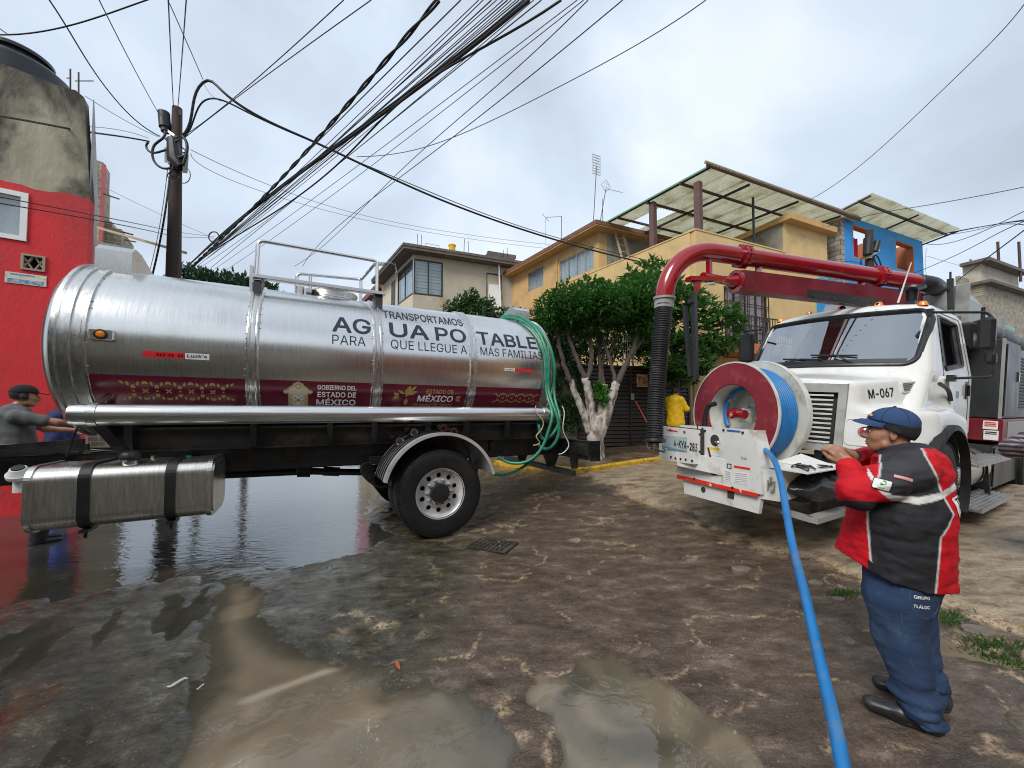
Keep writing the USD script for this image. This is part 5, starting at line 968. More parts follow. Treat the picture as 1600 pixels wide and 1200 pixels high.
solo('rope', tube(smooth_path([tw(V(x, y, z)) for x, y, z in ((1.42, .15, 1.60), (1.44, .13, 1.48), (1.52, .12, 1.38), (1.50, .15, 1.25), (1.42, .14, 1.16), (1.47, .15, 1.1), (1.38, .16, 1.04))], 50), .009, 6), 'rope', 'tan rope end tied round the side pipe beside the green hose', 'rope', smooth=True)
solo('rope', tube(smooth_path([tw(V(x, y, z)) for x, y, z in ((1.86, .14, 1.6), (1.88, .12, 1.42), (1.86, .12, 1.28), (1.92, .13, 1.14), (1.97, .13, 1.02), (1.92, .14, .94), (1.80, .14, .90))], 50), .008, 6), 'rope_white', 'thin white cord hanging at the tail of the tanker', 'cord', smooth=True)
# ================================================================ THE WHITE SEWER CLEANING TRUCK
VO = V(4.48, 4.02, .15); VTILT = math.radians(4)
VX = V(math.cos(PI / 6), .5, 0); _vy = V(-.5, math.cos(PI / 6), 0)
VY = _vy * math.cos(VTILT) + UP * math.sin(VTILT); VZ = UP * math.cos(VTILT) - _vy * math.sin(VTILT)
def vw(p): return VO + VX * p[0] + VY * p[1] + VZ * p[2]
def v_pl(X, Y, p0, n):                               # a point of the photograph on a plane given in the truck's own metres
    r = ray(X, Y); d = V(r @ VX, r @ VY, r @ VZ); e = EYE - VO; e = V(e @ VX, e @ VY, e @ VZ); n = np.asarray(n, float)
    return e + d * (np.dot(np.asarray(p0, float) - e, n) / np.dot(d, n))
def v_y(X, Y, y): return v_pl(X, Y, (0, y, 0), (0, 1, 0))
def v_x(X, Y, x): return v_pl(X, Y, (x, 0, 0), (1, 0, 0))
def v_d(X, Y, d): p = at_depth(X, Y, d) - VO; return V(p @ VX, p @ VY, p @ VZ)
mat('truck_white', (.68, .68, .66), .22, var=.05, scale=2.0, rvar=.08, coat=.3, dirt=(.56, .545, .50), dscale=3.2, dmin=.55, dmax=.85)
mat('panel_white', (.66, .66, .63), .38, var=.06, scale=3, dirt=(.38, .31, .22), dscale=3.0, dmin=.56, dmax=.74, rvar=.1); mat('reel_white', (.60, .59, .53), .5, var=.12, scale=6, dirt=(.32, .27, .20), dscale=4, dmin=.52, dmax=.75)
mat('reel_red', (.22, .016, .028), .5, var=.18, scale=5, dirt=(.30, .11, .10), dscale=7, dmin=.54, dmax=.8, rvar=.12); mat('boom_red', (.27, .006, .013), .16, var=.14, scale=2, coat=.5, rvar=.06); mat('beam_maroon', (.15, .008, .016), .4, var=.25, scale=3, dirt=(.10, .03, .03), dscale=4, dmin=.55, dmax=.75)
mat('hose_blue', (.012, .16, .42), .42, var=.14, scale=8, dirt=(.10, .17, .26), dscale=9, dmin=.55, dmax=.8); mat('rubber_hose', (.021, .021, .022), .46, var=.3, scale=5, dirt=(.10, .095, .085), dscale=6, dmin=.56, dmax=.78)
mat('cabinet_black', (.028, .030, .032), .38, var=.2, scale=3, dirt=(.055, .055, .052), dscale=2.4, dmin=.5, dmax=.75, stretch=(1, 1, .4)); mat('grey_metal', (.33, .335, .32), .45, .2, var=.15, scale=3, dirt=(.20, .19, .17), dscale=3, dmin=.52, dmax=.75); mat('tread_alu', (.48, .48, .46), .38, .8, var=.15, scale=8)
mat('sticker_yellow', (.75, .55, .02), .4); mat('sticker_blue', (.02, .10, .42), .4); mat('tape_red', (.70, .035, .015), .35, var=.1, scale=30, dirt=(.62, .60, .56), dscale=10, dmin=.60, dmax=.64); mat('tag_bag', (.02, .021, .023), .28, var=.2, scale=10, bump=.6, bscale=16)
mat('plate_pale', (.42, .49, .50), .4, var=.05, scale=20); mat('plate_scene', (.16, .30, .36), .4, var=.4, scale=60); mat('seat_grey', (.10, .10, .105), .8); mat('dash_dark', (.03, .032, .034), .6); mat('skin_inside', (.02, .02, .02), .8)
pane_mat('windscreen', (.72, .84, .83), 4.5)
tk_ = UsdGeom.Xform.Define(stage, numbered('/World', 'sewer_truck'))
_T = Gf.Matrix4d(*[float(x) for x in [*VX, 0, *VY, 0, *VZ, 0, *VO, 1]]); tk_.AddTransformOp().Set(_T)
vt = tag(tk_.GetPrim(), 'white sewer cleaning truck M-067 with red boom and front hose reel', 'truck')
YC = 1.2
def smax(a, b, k): return -smin(-a, -b, k)
def _n(*v): v = np.array(v, float); return v / np.linalg.norm(v)
def d_hood(P):
    x, z = P[:, 0], P[:, 2]; a = np.abs(P[:, 1] - YC); ym = YC - a
    nf = _n(-1, .10); f = nf[0] * (x + .93 - .13 * (a / .6) ** 2) + nf[1] * (z - 1.3)
    nt = _n(-.165, 1); t = nt[0] * (x + .9) + nt[1] * (z - 1.675 + .05 * (a / .6) ** 2)
    ns = _n(-.34, -1, .13); s = ns[0] * (x + .9) + ns[1] * (ym - .575) + ns[2] * (z - 1.4)
    h = smax(smax(smax(f, t, .055), s, .06), .93 - z, .03); h = np.maximum(h, x - .5)
    ff = _n(-1, .16); fr = ff[0] * (x + .80 - .42 * (np.clip(.66 - ym, 0, 1) / .62) ** 2) + ff[1] * (z - 1.2)
    ft_ = _n(.02, .10, 1) ; top = ft_[1] * (ym - .4) * -1.0 + ft_[2] * (z - 1.375 - .06 * np.clip(x + .7, 0, 1) + .16 * np.clip(x - .1, 0, 2)); so = .015 - ym + .06 * (z - 1.2)
    g = smax(smax(smax(fr, top, .09), so, .07), ym - .8, .05); g = np.maximum(g, .94 - z); g = smax(g, x - .80, .05)
    d = smin(h, g, .055)
    ar = .655 - np.hypot(x, z - .53); d = np.where(ym < .85, smax(d, ar, .015), d)
    cut = np.maximum(np.maximum(a - .535, np.abs(z - 1.245) - .285), x - (-.93 + .13 * (a / .6) ** 2 + .10 * (z - 1.3) + .07)); d = np.maximum(d, -cut)
    return d
def d_ws(P): a = np.abs(P[:, 1] - YC); n = _n(-.80, .55); return n[0] * (P[:, 0] + .16 - .24 * (a / .9) ** 2) + n[1] * (P[:, 2] - 1.80)
def d_cab0(P):
    x, z = P[:, 0], P[:, 2]; a = np.abs(P[:, 1] - YC); ym = YC - a
    s = .20 + .16 * np.clip(z - 1.8, 0, 2) - ym
    r = z - (2.69 - .07 * (a / .9) ** 2 - .05 * np.clip(.75 - x, 0, 1))
    d = smax(smax(smax(d_ws(P), s, .09), r, .10), x - 1.78, .06)
    lo = 1.06 + .0 * x; d = smax(d, lo - z, .03)
    ar = .66 - np.hypot(x, z - .53); return smax(d, ar, .02)
def d_side_cut(P):
    x, z = P[:, 0], P[:, 2]
    return smax(smax(x - 1.40, .60 + (z - 1.85) * .17 - x, .06), smax(z - 2.46, 1.835 + .13 * (x - .6) - z, .06), .07)
def d_ws_cut(P): return smax(np.abs(P[:, 1] - YC) - (.872 - .10 * (P[:, 2] - 1.85)), np.abs(P[:, 2] - 2.205) - .345, .10)
def d_cab(P):
    d = d_cab0(P); d = np.maximum(d, -(d + .05)); a = np.abs(P[:, 1] - YC)
    c1 = np.maximum(d_ws_cut(P), np.maximum(P[:, 0] - .80, d_ws(P) * 0 - .001)); c2 = np.maximum(d_side_cut(P), .6 - a)
    return np.maximum(np.maximum(d, -c1), -c2)
hood = surface_nets(d_hood, (-1.10, -.06, .88), (.62, 2.46, 1.95), .0185)
hb_ = part('hood', hood, 'truck_white', vt, smooth=38)
cab = surface_nets(d_cab, (-.30, .10, 1.0), (1.86, 2.30, 2.78), .0170)
fc = cab.triangles_center
isdoor = (np.abs(fc[:, 1] - YC) > .6) & (fc[:, 0] > .545 + np.clip(fc[:, 2] - 1.85, 0, 1) * .19) & (fc[:, 0] < 1.60) & (fc[:, 2] < 2.53) & (fc[:, 2] > 1.05)
near = fc[:, 1] < YC
cabp = part('cab', cab.submesh([np.where(~isdoor)[0]], append=True), 'truck_white', vt, smooth=38)
door_n = part('door', cab.submesh([np.where(isdoor & near)[0]], append=True), 'truck_white', vt, smooth=38); part('door', cab.submesh([np.where(isdoor & ~near)[0]], append=True), 'truck_white', vt, smooth=38)
def press(m, dirn, sdf, off=.0015, start=.25):
    """Lays a flat mesh onto the bodywork along a direction."""
    m = to_tm(m); v = m.vertices.copy(); h = v @ np.asarray(dirn); base = h.max(); lift = base - h
    p = v - np.asarray(dirn) * start
    for _ in range(60): p = p + np.asarray(dirn) * (np.clip(sdf(p), -.05, .2) * .85)[:, None]
    return trimesh.Trimesh(p - np.asarray(dirn) * (off + lift)[:, None], m.faces, process=False)
def press_line(pts, dirn, sdf, off=0.0): return press(trimesh.Trimesh(np.asarray(pts, float), [[0, 0, 0]], process=False), dirn, sdf, off).vertices
ns_ = -_n(-.34, -1, .13); tx = unit(np.cross(np.cross(ns_, V(1, 0, .06)), ns_))
TS = frame(V(-.63, .42, 1.478), tx, unit(np.cross(-ns_, tx)), -ns_)
part('unit_number', press(xf(text('M-067', w=.345, h=.092, bold=True, depth=.002), TS), ns_, d_hood), 'letter_black', hb_, smooth=False)
# side vent with louvres
vc = v_y(1428, 604, .30); o_ = press_line([vc - ns_ * .05], ns_, d_hood)[0]
VTf = frame(o_, tx, unit(np.cross(-ns_, tx)), -ns_)
vn_ = part('side_vent', xf(cat(extrude(rrect(-.19, .19, -.058, .058, .02).difference(rrect(-.175, .175, -.045, .045, .015)), .016)), VTf), 'truck_white', hb_); part('vent_recess', xf(extrude(rrect(-.18, .18, -.05, .05, .01), .003), VTf @ frame((0, 0, .003), (1, 0, 0), (0, 1, 0), (0, 0, 1))), 'plastic_black', hb_, smooth=False)
for k in range(4): part('vent_louvre', xf(bx(-.175, .175, -.006, .006, .004, .014, .002), VTf @ frame((0, -.033 + .022 * k, 0), (1, 0, 0), (0, 1, 0), (0, 0, 1))), 'plastic_black' if k % 2 == 2 else 'grey_metal', hb_, smooth=False)
bp = press_line([v_y(X, Y, .2) - ns_ * .02 for X, Y in ((1451, 601), (1461, 607), (1467, 618), (1468, 627))], ns_, d_hood); part('grab_strap', tube(smooth_path(bp + V(0, -.02, 0), 20), .020, 8), 'plastic_black', vt)
# grille: dark opening, surround, bright bars
def front(y, z, dx): 
    a = abs(y - YC); return V(-.93 + .13 * (a / .6) ** 2 + .10 * (z - 1.3) + dx, y, z)
gy0, gy1, gz0, gz1 = .62, 1.78, .955, 1.60
ys = np.linspace(gy0, gy1, 22)
def fstrip(y0, y1, z0, z1, dx, n=16, th=.01):
    yy = np.linspace(y0, y1, n); v = np.array([front(y, z, d) for y in yy for z, d in ((z0, dx), (z1, dx), (z1, dx + th), (z0, dx + th))])
    f = [(4 * i + k, 4 * i + 4 + k, 4 * i + 4 + (k + 1) % 4, 4 * i + (k + 1) % 4) for i in range(n - 1) for k in range(4)] + [(0, 1, 2, 3), tuple(4 * n - 4 + k for k in (3, 2, 1, 0))]
    q = np.array(f); return trimesh.Trimesh(v, np.vstack([q[:, [0, 1, 2]], q[:, [0, 2, 3]]]), process=False)
gr_ = part('grille_surround', cat(fstrip(gy0 - .02, gy1 + .02, gz1 - .075, gz1 + .02, -.034, th=.06), fstrip(gy0 - .02, gy0 + .045, gz0, gz1 - .075, -.034, 4, .06), fstrip(gy1 - .045, gy1 + .02, gz0, gz1 - .075, -.034, 4, .06), fstrip(gy0 - .02, gy1 + .02, gz0 - .06, gz0, -.034, th=.06)), 'grey_metal', vt, smooth=30)
part('grille_recess', fstrip(gy0 + .045, gy1 - .045, gz0, gz1 - .07, .055), 'plastic_black', gr_)
for z in np.linspace(gz0 + .03, gz1 - .11, 11): part('grille_bar', fstrip(gy0 + .085, gy1 - .085, z - .008, z + .011, -.016, th=.014), 'guard_alu', gr_)
# headlamp bezels, lamps, turn signals
for s in (-1, 1):
    c = v_x(1358, 675, -.66) if s < 0 else V(-.66, 2 * YC - v_x(1358, 675, -.66)[1], 1.13)
    oo = press_line([V(-1.2, c[1], c[2])], V(1, 0, 0), d_hood)[0]; nn = _n(-1, s * .38, .12); xx = unit(np.cross(UP, nn)); yy = np.cross(nn, xx); Tm = frame(oo, xx, yy, nn)
    bz = part('headlamp_bezel', press(xf(extrude(rrect(-.165, .165, -.145, .145, .05).difference(rrect(-.150, .150, -.130, .130, .045)), .006).subdivide_to_size(.04, 8), Tm), -nn, d_hood, .002), 'truck_white', vt, smooth=False)
    part('red_lamp', xf(lathe([(0, .016), (.03, .014), (.045, .006), (.05, -.02)], 28), Tm @ frame((0, .0, 0), (1, 0, 0), (0, 1, 0), (0, 0, 1))), 'lamp_red', bz); part('lamp_rim', xf(lathe([(.05, -.02), (.05, .008), (.057, .008), (.057, -.02)], 28), Tm), 'plastic_black', bz)
for X, Y, a in ((1463, 657, .034), (1475, 635, .03)):
    c = v_y(X, Y, .0 if X < 1470 else .06); oo = press_line([c - V(0, .1, 0)], V(0, 1, 0), d_hood)[0]
    part('side_lamp', xf(trimesh.creation.icosphere(2, 1.0), frame(oo, V(a * (.7 if X < 1470 else 1.4), 0, 0), V(0, .012, 0), V(0, 0, a * (1.5 if X < 1470 else .5)))), 'lamp_amber', vt)
# glass, gaskets, wipers
def ws_pt(y, z, off=0.0):
    a = abs(y - YC); n = _n(-.80, .55); x = -.16 + .24 * (a / .9) ** 2 - n[1] * (z - 1.80) / n[0]; return V(x, y, z) + V(n[0], 0, n[1]) * off
wo = []
for k in np.linspace(0, 1, 200, endpoint=False): wo.append(k)
_wp = rrect(YC - .868, YC + .868, 1.872, 2.54, .11, 8)
gp_ = trimesh.creation.triangulate_polygon(_wp.segmentize(.06), engine='earcut'); 
_gi2 = np.array([(y, z) for y in np.linspace(YC - .80, YC + .80, 30) for z in np.linspace(1.92, 2.49, 8)]); _gb = np.array(_wp.segmentize(.06).exterior.coords)[:-1]; _ga = np.vstack([_gb, _gi2]); _gd = Delaunay(_ga)
wsg = part('windscreen', trimesh.Trimesh(np.array([ws_pt(y, z, -.012) for y, z in _ga]), _gd.simplices[:, ::-1], process=False), 'windscreen', vt, smooth=True)
ol = np.array(_wp.buffer(.004).segmentize(.03).exterior.coords); part('windscreen_seal', cat(tube([ws_pt(y, z, .0) for y, z in ol], .026, 8), tube([ws_pt(YC + (y - YC) * .985, z, -.055) for y, z in ol], .055, 8)), 'plastic_black', wsg)
part('lower_shade', trimesh.Trimesh(np.array([ws_pt(y, z, -.004) for y in np.linspace(YC - .80, YC + .80, 24) for z in (1.89, 1.945)]), np.vstack([[(2 * i, 2 * i + 1, 2 * i + 2), (2 * i + 1, 2 * i + 3, 2 * i + 2)] for i in range(23)]), process=False), 'plastic_black', wsg, smooth=True)
for a, b, c in (((1.62, 1.88), (1.35, 1.955), (1.98, 1.945)), ((.78, 1.87), (1.02, 1.99), (1.18, 2.0))):
    part('wiper', cat(tube([ws_pt(*a, .02), ws_pt(*b, .03)], .009, 6), beam(ws_pt(b[0] - .22, b[1] - .01, .012), ws_pt(b[0] + .25, b[1] + .02, .012), .012, .02)), 'plastic_black', vt)
for s in (-1, 1):
    pts = [(x, z) for x, z in [(.66, 1.87), (1.36, 1.955), (1.375, 2.42), (.74, 2.44)]]
    lp_ = np.array(Polygon(pts).buffer(.035).segmentize(.04).exterior.coords)
    yy = np.array([.20 + .16 * max(z - 1.8, 0) for x, z in lp_]); line = np.c_[lp_[:, 0], YC + s * (YC - yy), lp_[:, 1]]
    part('window_seal', cat(tube(line, .016, 8), tube(line + V(0, s * -.035, 0), .036, 8)), 'plastic_black', door_n if s < 0 else vt)
    if s > 0: part('side_glass', trimesh.Trimesh(line[:-1] - V(0, s * .012, 0), Delaunay(lp_[:-1]).simplices, process=False), 'windscreen', vt, smooth=False)
    elif False:
        q = line[:-1][(lp_[:-1, 0] > 1.0)]; part('side_glass', trimesh.Trimesh(np.array([(1.02, .225, 1.86), (1.38, .225, 1.9), (1.38, .30, 2.10), (1.02, .30, 2.08)]), [[0, 1, 2], [0, 2, 3]], process=False), 'windscreen', door_n, smooth=False)
# door seams, handle, roof lamps
def seam(pts): return tube(press_line([V(x, -.05, z) for x, z in pts], V(0, 1, 0), d_cab0, -.001), .0055, 6)
part('door_seam', seam([(.545, z) for z in np.linspace(1.20, 1.84, 12)] + [(.545 + (z - 1.84) * .19, z) for z in np.linspace(1.88, 2.50, 8)] + [(x, 2.525) for x in np.linspace(.70, 1.55, 8)] + [(1.60, z) for z in np.linspace(2.48, 1.12, 16)]), 'plastic_black', door_n)
hc = V(1.50, .2, 1.62); part('door_handle', xf(extrude(rrect(-.045, .045, -.11, .11, .04), .012), frame(hc + V(0, -.002, 0), V(1, 0, 0), V(0, 0, 1), V(0, -1, 0))), 'plastic_black', door_n); part('handle_grip', bx(1.49, 1.515, .165, .185, 1.55, 1.69, .006), 'plastic_black', door_n)
part('door_plate', bx(1.10, 1.16, .192, .199, 1.52, 1.60), 'grey_metal', door_n)
for y in (.42, .82, 1.2, 1.58, 1.95):
    q = press_line([V(.62, y, 3.0)], V(0, 0, -1), d_cab0)[0]; part('roof_lamp', lathe([(0, .05), (.03, .045), (.045, .02), (.05, -.01)], 16, q, (0, 0, 1)), 'lamp_amber' if y != 1.2 else 'lamp_red', vt)
# inside the cab
part('cab_floor', bx(.2, 1.7, .28, 2.12, 1.1, 1.14), 'dash_dark', vt); part('dashboard', hull([(x, y, z) for y in (.34, 2.06) for x, z in ((.12, 1.5), (.08, 1.80), (.30, 1.86), (.50, 1.80), (.55, 1.5))]), 'dash_dark', vt, smooth=20); part('rear_trim', bx(1.66, 1.71, .32, 2.08, 1.1, 2.6), 'seat_grey', vt)
for y in (.72, 1.72): part('seat', cat(bx(1.28, 1.42, y - .26, y + .26, 1.50, 2.22, .05), bx(.90, 1.40, y - .26, y + .26, 1.38, 1.54, .05), bx(1.30, 1.40, y - .13, y + .13, 2.22, 2.42, .04)), 'seat_grey', vt, smooth=25)
sw = [V(.68, .72, 1.90) + V(.10, 0, .20) * math.sin(a) + V(0, .22, 0) * math.cos(a) for a in np.linspace(0, 2 * PI, 33)]; part('steering_wheel', cat(tube(sw, .014, 8), cyl((.68, .72, 1.90), (.45, .72, 1.70), .03, 10), beam((.68, .52, 1.90), (.68, .92, 1.90), .03)), 'plastic_black', vt)
part('papers', bx(.14, .32, .95, 1.35, 1.862, 1.87), 'label_white', vt)
# fenders' flares, front wheels, mud, steps, tank
fl = []
for r0, r1, y0, y1 in ((.645, .70, -.035, .045),):
    aa = np.linspace(math.radians(18), math.radians(205), 40); v = []
    for a in aa: v += [(-r * math.cos(a), y, .53 + r * math.sin(a)) for r, y in ((r0, y0), (r1, y0 + .012), (r1, y1), (r0, y1))]
    f = [(4 * i + k, 4 * i + (k + 1) % 4, 4 * i + 4 + (k + 1) % 4, 4 * i + 4 + k) for i in range(len(aa) - 1) for k in range(4)] + [(3, 2, 1, 0), tuple(4 * len(aa) - 4 + k for k in range(4))]
    q = np.array(f); m = trimesh.Trimesh(np.array(v), np.vstack([q[:, [0, 1, 2]], q[:, [0, 2, 3]]]), process=False)
part('wheel_flare', m, 'rubber', vt); m2 = m.copy(); m2.vertices[:, 1] = 2 * YC - m2.vertices[:, 1]; m2.faces = m2.faces[:, ::-1]; part('wheel_flare', m2, 'rubber', vt)
part('wheel_liner', cat(*[lathe([(.652, 0.05), (.652, .6), (.2, .62)], 40, (0, 0 if s > 0 else 2.4, .53), (0, s, 0)) for s in (1, -1)]).slice_plane((0, 0, .75), (0, 0, 1)), 'room_dark', vt)
build_wheel(vt, (0, 0, .525), .03, 1, 1); build_wheel(vt, (0, 0, .525), 2.37, -1, 1); build_wheel(vt, (4.6, 0, .525), .03, 1, 2); build_wheel(vt, (4.6, 0, .525), 2.37, -1, 2)
part('front_axle', cat(cyl((0, .3, .5), (0, 2.1, .5), .07, 12), bx(-.9, 6.6, .76, .83, .70, .95), bx(-.9, 6.6, 1.57, 1.64, .70, .95)), 'chassis_black', vt)
for z, ya in ((.80, -.06), (.30, -.10)):
    st = part('step', cat(bx(.72, 2.35, ya, ya + .27, z - .05, z - .012, .006), bx(.72, 2.35, ya - .012, ya + .004, z - .055, z + .0), bx(.72, 2.35, ya + .268, ya + .28, z - .055, z)), 'tread_alu', vt, smooth=False)
    for k in range(6): part('tread_bar', bx(.73, 2.34, ya + .012 + .043 * k, ya + .040 + .043 * k, z - .0115, z - .003, .002), 'tread_alu', st, smooth=False)
for x in (1.0, 2.0): part('step_hanger', cat(beam((x, .1, .78), (x, .05, .28), .05, .02), beam((x, .02, .76), (x, .5, .8), .05, .03)), 'chassis_black', vt)
part('round_fuel_tank', lathe([(0, .70), (.25, .71), (.28, .74), (.28, 2.3), (.25, 2.33), (0, 2.34)], 40, (0, .36, .60), AX), 'alu_tank', vt); [part('tank_band', lathe([(.283, x - .03), (.29, x - .03), (.29, x + .03), (.283, x + .03)], 40, (0, .36, .60), AX), 'plastic_black', vt) for x in (1.1, 1.9)]
part('lower_body', cat(bx(2.42, 5.9, .10, .72, .28, .90, .02), bx(2.5, 3.6, .085, .10, .32, .86, .005)), 'cabinet_black', vt)
part('body_rail', bx(2.40, 7.2, .02, 2.38, .955, 1.26, .01), 'beam_maroon', vt); part('rail_plate', bx(2.70, 4.2, .010, .019, .98, 1.23), 'grey_metal', vt, smooth=False)
for k, (y0, z0, z1) in enumerate(((.06, 1.12, 1.235), (.05, .975, 1.105))):
    lb_ = part('warning_label', bx(2.390, 2.3985, y0 + .0, y0 + .13, z0, z1), 'label_white', vt, smooth=False)
    part('label_print', cat(*[bx(2.386, 2.389, y0 + .015, y0 + .115, z1 - .03 - .022 * j, z1 - .018 - .022 * j) for j in range(3 if k == 0 else 2)]), 'film_red' if k == 0 else 'letter_black', lb_, smooth=False)
# tall black cabinet behind the cab, with louvres
cb = part('engine_cabinet', cat(bx(2.46, 3.55, .06, 2.3, 1.265, 2.36, .015), bx(3.56, 5.0, .09, 2.3, 1.265, 2.30, .015)), 'cabinet_black', vt)
part('cabinet_door', bx(2.62, 3.50, .045, .058, 1.30, 2.30, .004), 'cabinet_black', cb, smooth=False); part('door_latch', bx(3.30, 3.36, .025, .045, 1.80, 1.95, .006), 'chrome', cb)
part('corner_angle', bx(2.452, 2.475, .045, .075, 1.27, 2.36), 'grey_metal', cb, smooth=False)
for k in range(16): part('louvre', hull([(x, y, z) for x in (3.62, 4.7) for y, z in ((.088, 1.42 + .05 * k), (.062, 1.435 + .05 * k), (.088, 1.455 + .05 * k))]), 'cabinet_black', cb, smooth=False)
part('exhaust_pipe', cat(cyl((2.2, .25, 2.50), (5.0, .25, 2.50), .10, 24), cyl((2.0, .45, 2.44), (2.4, .45, 2.44), .12, 20)), 'rubber_hose', vt)
part('pump_gear', cat(bx(1.95, 2.35, .25, .55, 2.2, 2.55, .03), cyl((1.9, .5, 2.3), (2.3, .5, 2.3), .06, 12), bx(1.9, 2.4, .7, 1.6, 1.2, 2.5, .03), cyl((2.1, .2, 2.42), (2.1, .2, 2.75), .02, 8)), 'plastic_black', vt)
gA, gB_ = v_x(1488, 452, 2.5), v_x(1538, 492, 2.5)
part('debris_tank_hood', hull([(x, y, z) for x, a, b in ((2.3, .36, .95), (3.2, .36, .95)) for y, z in ((a, 2.60), (a + .03, 2.95), (a + .14, 3.12), (2.04, 3.12), (2.2, 2.6))]), 'grey_metal', vt, smooth=15)
part('hood_bracket', cat(bx(2.26, 2.30, .36, .50, 2.58, 3.14, .01), bx(2.262, 2.28, .60, .72, 2.75, 2.86)), 'grey_metal', vt)
part('debris_tank', lathe([(0, 3.0), (.5, 3.05), (.74, 3.15), (.80, 3.25), (.80, 7), (0, 7.2)], 48, (0, 1.2, 2.10), AX), 'grey_metal', vt)
part('roof_tube', tube(smooth_path([(3.4, .55, 2.80), (3.9, .55, 2.86), (4.8, .55, 2.88), (6, .55, 2.88)], 40), .10, 16), 'hose_green', vt); 
part('tank_stack', cyl((3.3, .30, 2.3), (3.3, .30, 2.75), .12, 20), 'grey_metal', vt)
# mirrors and their tubular arms
ma = [v_y(X, Y, y) for X, Y, y in ((1457, 489, .26), (1480, 489, .10), (1541, 487, -.09), (1551, 497, -.10), (1553, 560, -.10), (1550, 588, -.08), (1492, 591, .16))]
mx = .62; ma = [v_x(1458, 488, .30)] + [v_x(X, Y, mx) for X, Y in ((1543, 488), (1553, 500), (1553, 580), (1548, 589))] + [v_x(1492, 591, .42)]
part('mirror_arm', tube(bend(ma, .06), .014, 10), 'iron_black', vt); part('arm_mount', trimesh.creation.box((.10, .06, .07)).apply_translation(ma[-1] + V(.02, .03, 0)), 'plastic_black', vt); part('arm_mount', trimesh.creation.box((.07, .05, .08)).apply_translation(ma[0] + V(0, .02, 0)), 'plastic_black', vt)
m0, m1 = v_x(1533, 497, mx), v_x(1555, 546, mx); mr = part('mirror', bx(mx - .05, mx + .06, m1[1], m0[1] + .02, m1[2], m0[2], .03), 'plastic_black', vt, smooth=25)
m0, m1 = v_x(1538, 551, mx), v_x(1557, 569, mx); part('mirror', bx(mx - .05, mx + .05, m1[1], m0[1], m1[2], m0[2], .025), 'plastic_black', vt, smooth=25)
part('mirror', bx(mx - .05, mx + .06, 2.34, 2.56, 2.02, 2.50, .03), 'plastic_black', vt, smooth=25); part('mirror_arm', tube(bend([(.3, 2.1, 2.48), (mx, 2.5, 2.54), (mx, 2.5, 1.92), (.42, 2.22, 1.80)], .06), .014, 8), 'iron_black', vt)
# antenna whip, beacon dish
a0, a1 = v_d(1403, 473, 4.75), v_d(1424, 410, 4.6); part('antenna_whip', tube([a0, a1], [.012, .005], 6), 'frame_white', vt)
bc = v_d(1425, 459, 4.8); part('dome_beacon', cat(lathe([(0, .10), (.12, .09), (.13, .06), (.06, .04), (.05, -.10), (0, -.1)], 24, bc), bx(bc[0] - .08, bc[0] + .08, bc[1] - .05, bc[1] + .05, bc[2] - .16, bc[2] - .10)), 'plastic_black', vt)
rb0 = v_d(1312, 492, 5.15); part('roof_box', hull([(rb0[0] + x, rb0[1] + y, rb0[2] + z) for x, y, z in ((-.1, -.16, -.12), (-.1, .16, -.12), (.2, -.16, -.12), (.2, .16, -.12), (-.05, -.10, .04), (-.05, .10, .04), (.15, -.1, .05), (.15, .1, .05))]), 'grey_metal', vt)
part('rear_mast', cat(beam(v_d(1486, 483, 5.2), v_d(1485, 436, 5.2), .06, .06), beam(v_d(1441, 461, 5.2), v_d(1486, 452, 5.2), .03, .03), cyl(v_d(1485, 440, 5.2), v_d(1485, 425, 5.2), .012, 6)), 'iron_black', vt)
# bumper and front platform
part('bumper', cat(bx(-1.15, -.98, .15, 2.25, .50, .76, .02), bx(-1.0, -.6, .5, 1.9, .55, .80)), 'chassis_black', vt)
part('platform', move(extrude(Polygon([(-1.9, .47), (-1.93, .66), (-1.86, .9), (-1.60, 1.95), (-.98, 1.95), (-.98, .47)]), .010), (0, 0, .772)), 'panel_white', vt, smooth=False)
part('platform_frame', cat(bx(-1.45, -1.37, .56, .62, .36, .77), bx(-1.6, -1.0, 1.84, 1.90, .42, .77), bx(-1.60, -1.1, .62, 1.84, .44, .50)), 'chassis_black', vt, smooth=False)
lbA, lbB = v_x(1236, 797, -1.75), v_x(1318, 797, -1.2); part('lower_bar', cat(beam(V(-1.72, .50, .33), V(-.8, .50, .33), .10, .05), beam(V(-1.70, .50, .33), V(-1.55, 1.6, .33), .06, .05)), 'grey_metal', vt)
bg = trimesh.creation.icosphere(4, 1.0); v = bg.vertices * (.42, .24, .14); v = v + (meshkit.fbm(v * 9 + 5, 4, 2) - .5)[:, None] * .12 * bg.vertices; part('plastic_bag', trimesh.Trimesh(v + V(-1.35, .66, .58), bg.faces, process=False), 'tag_bag', vt, smooth=True)
wv = tube(smooth_path([(-1.75 + .14 * math.cos(a * 1.0) + .35 * (a / 20), .60 + .09 * math.sin(a * 1.3), .80 + .008 * math.sin(a * 3)) for a in np.linspace(0, 20, 60)], 160), .007, 6); part('cable_coil', wv, 'plastic_black', vt)
part('shackle_plate', hull([(-1.55, .55, .785), (-1.2, .5, .785), (-1.3, .9, .785), (-1.55, .9, .785), (-1.5, .7, .90), (-1.4, .7, .86)]), 'panel_white', vt)
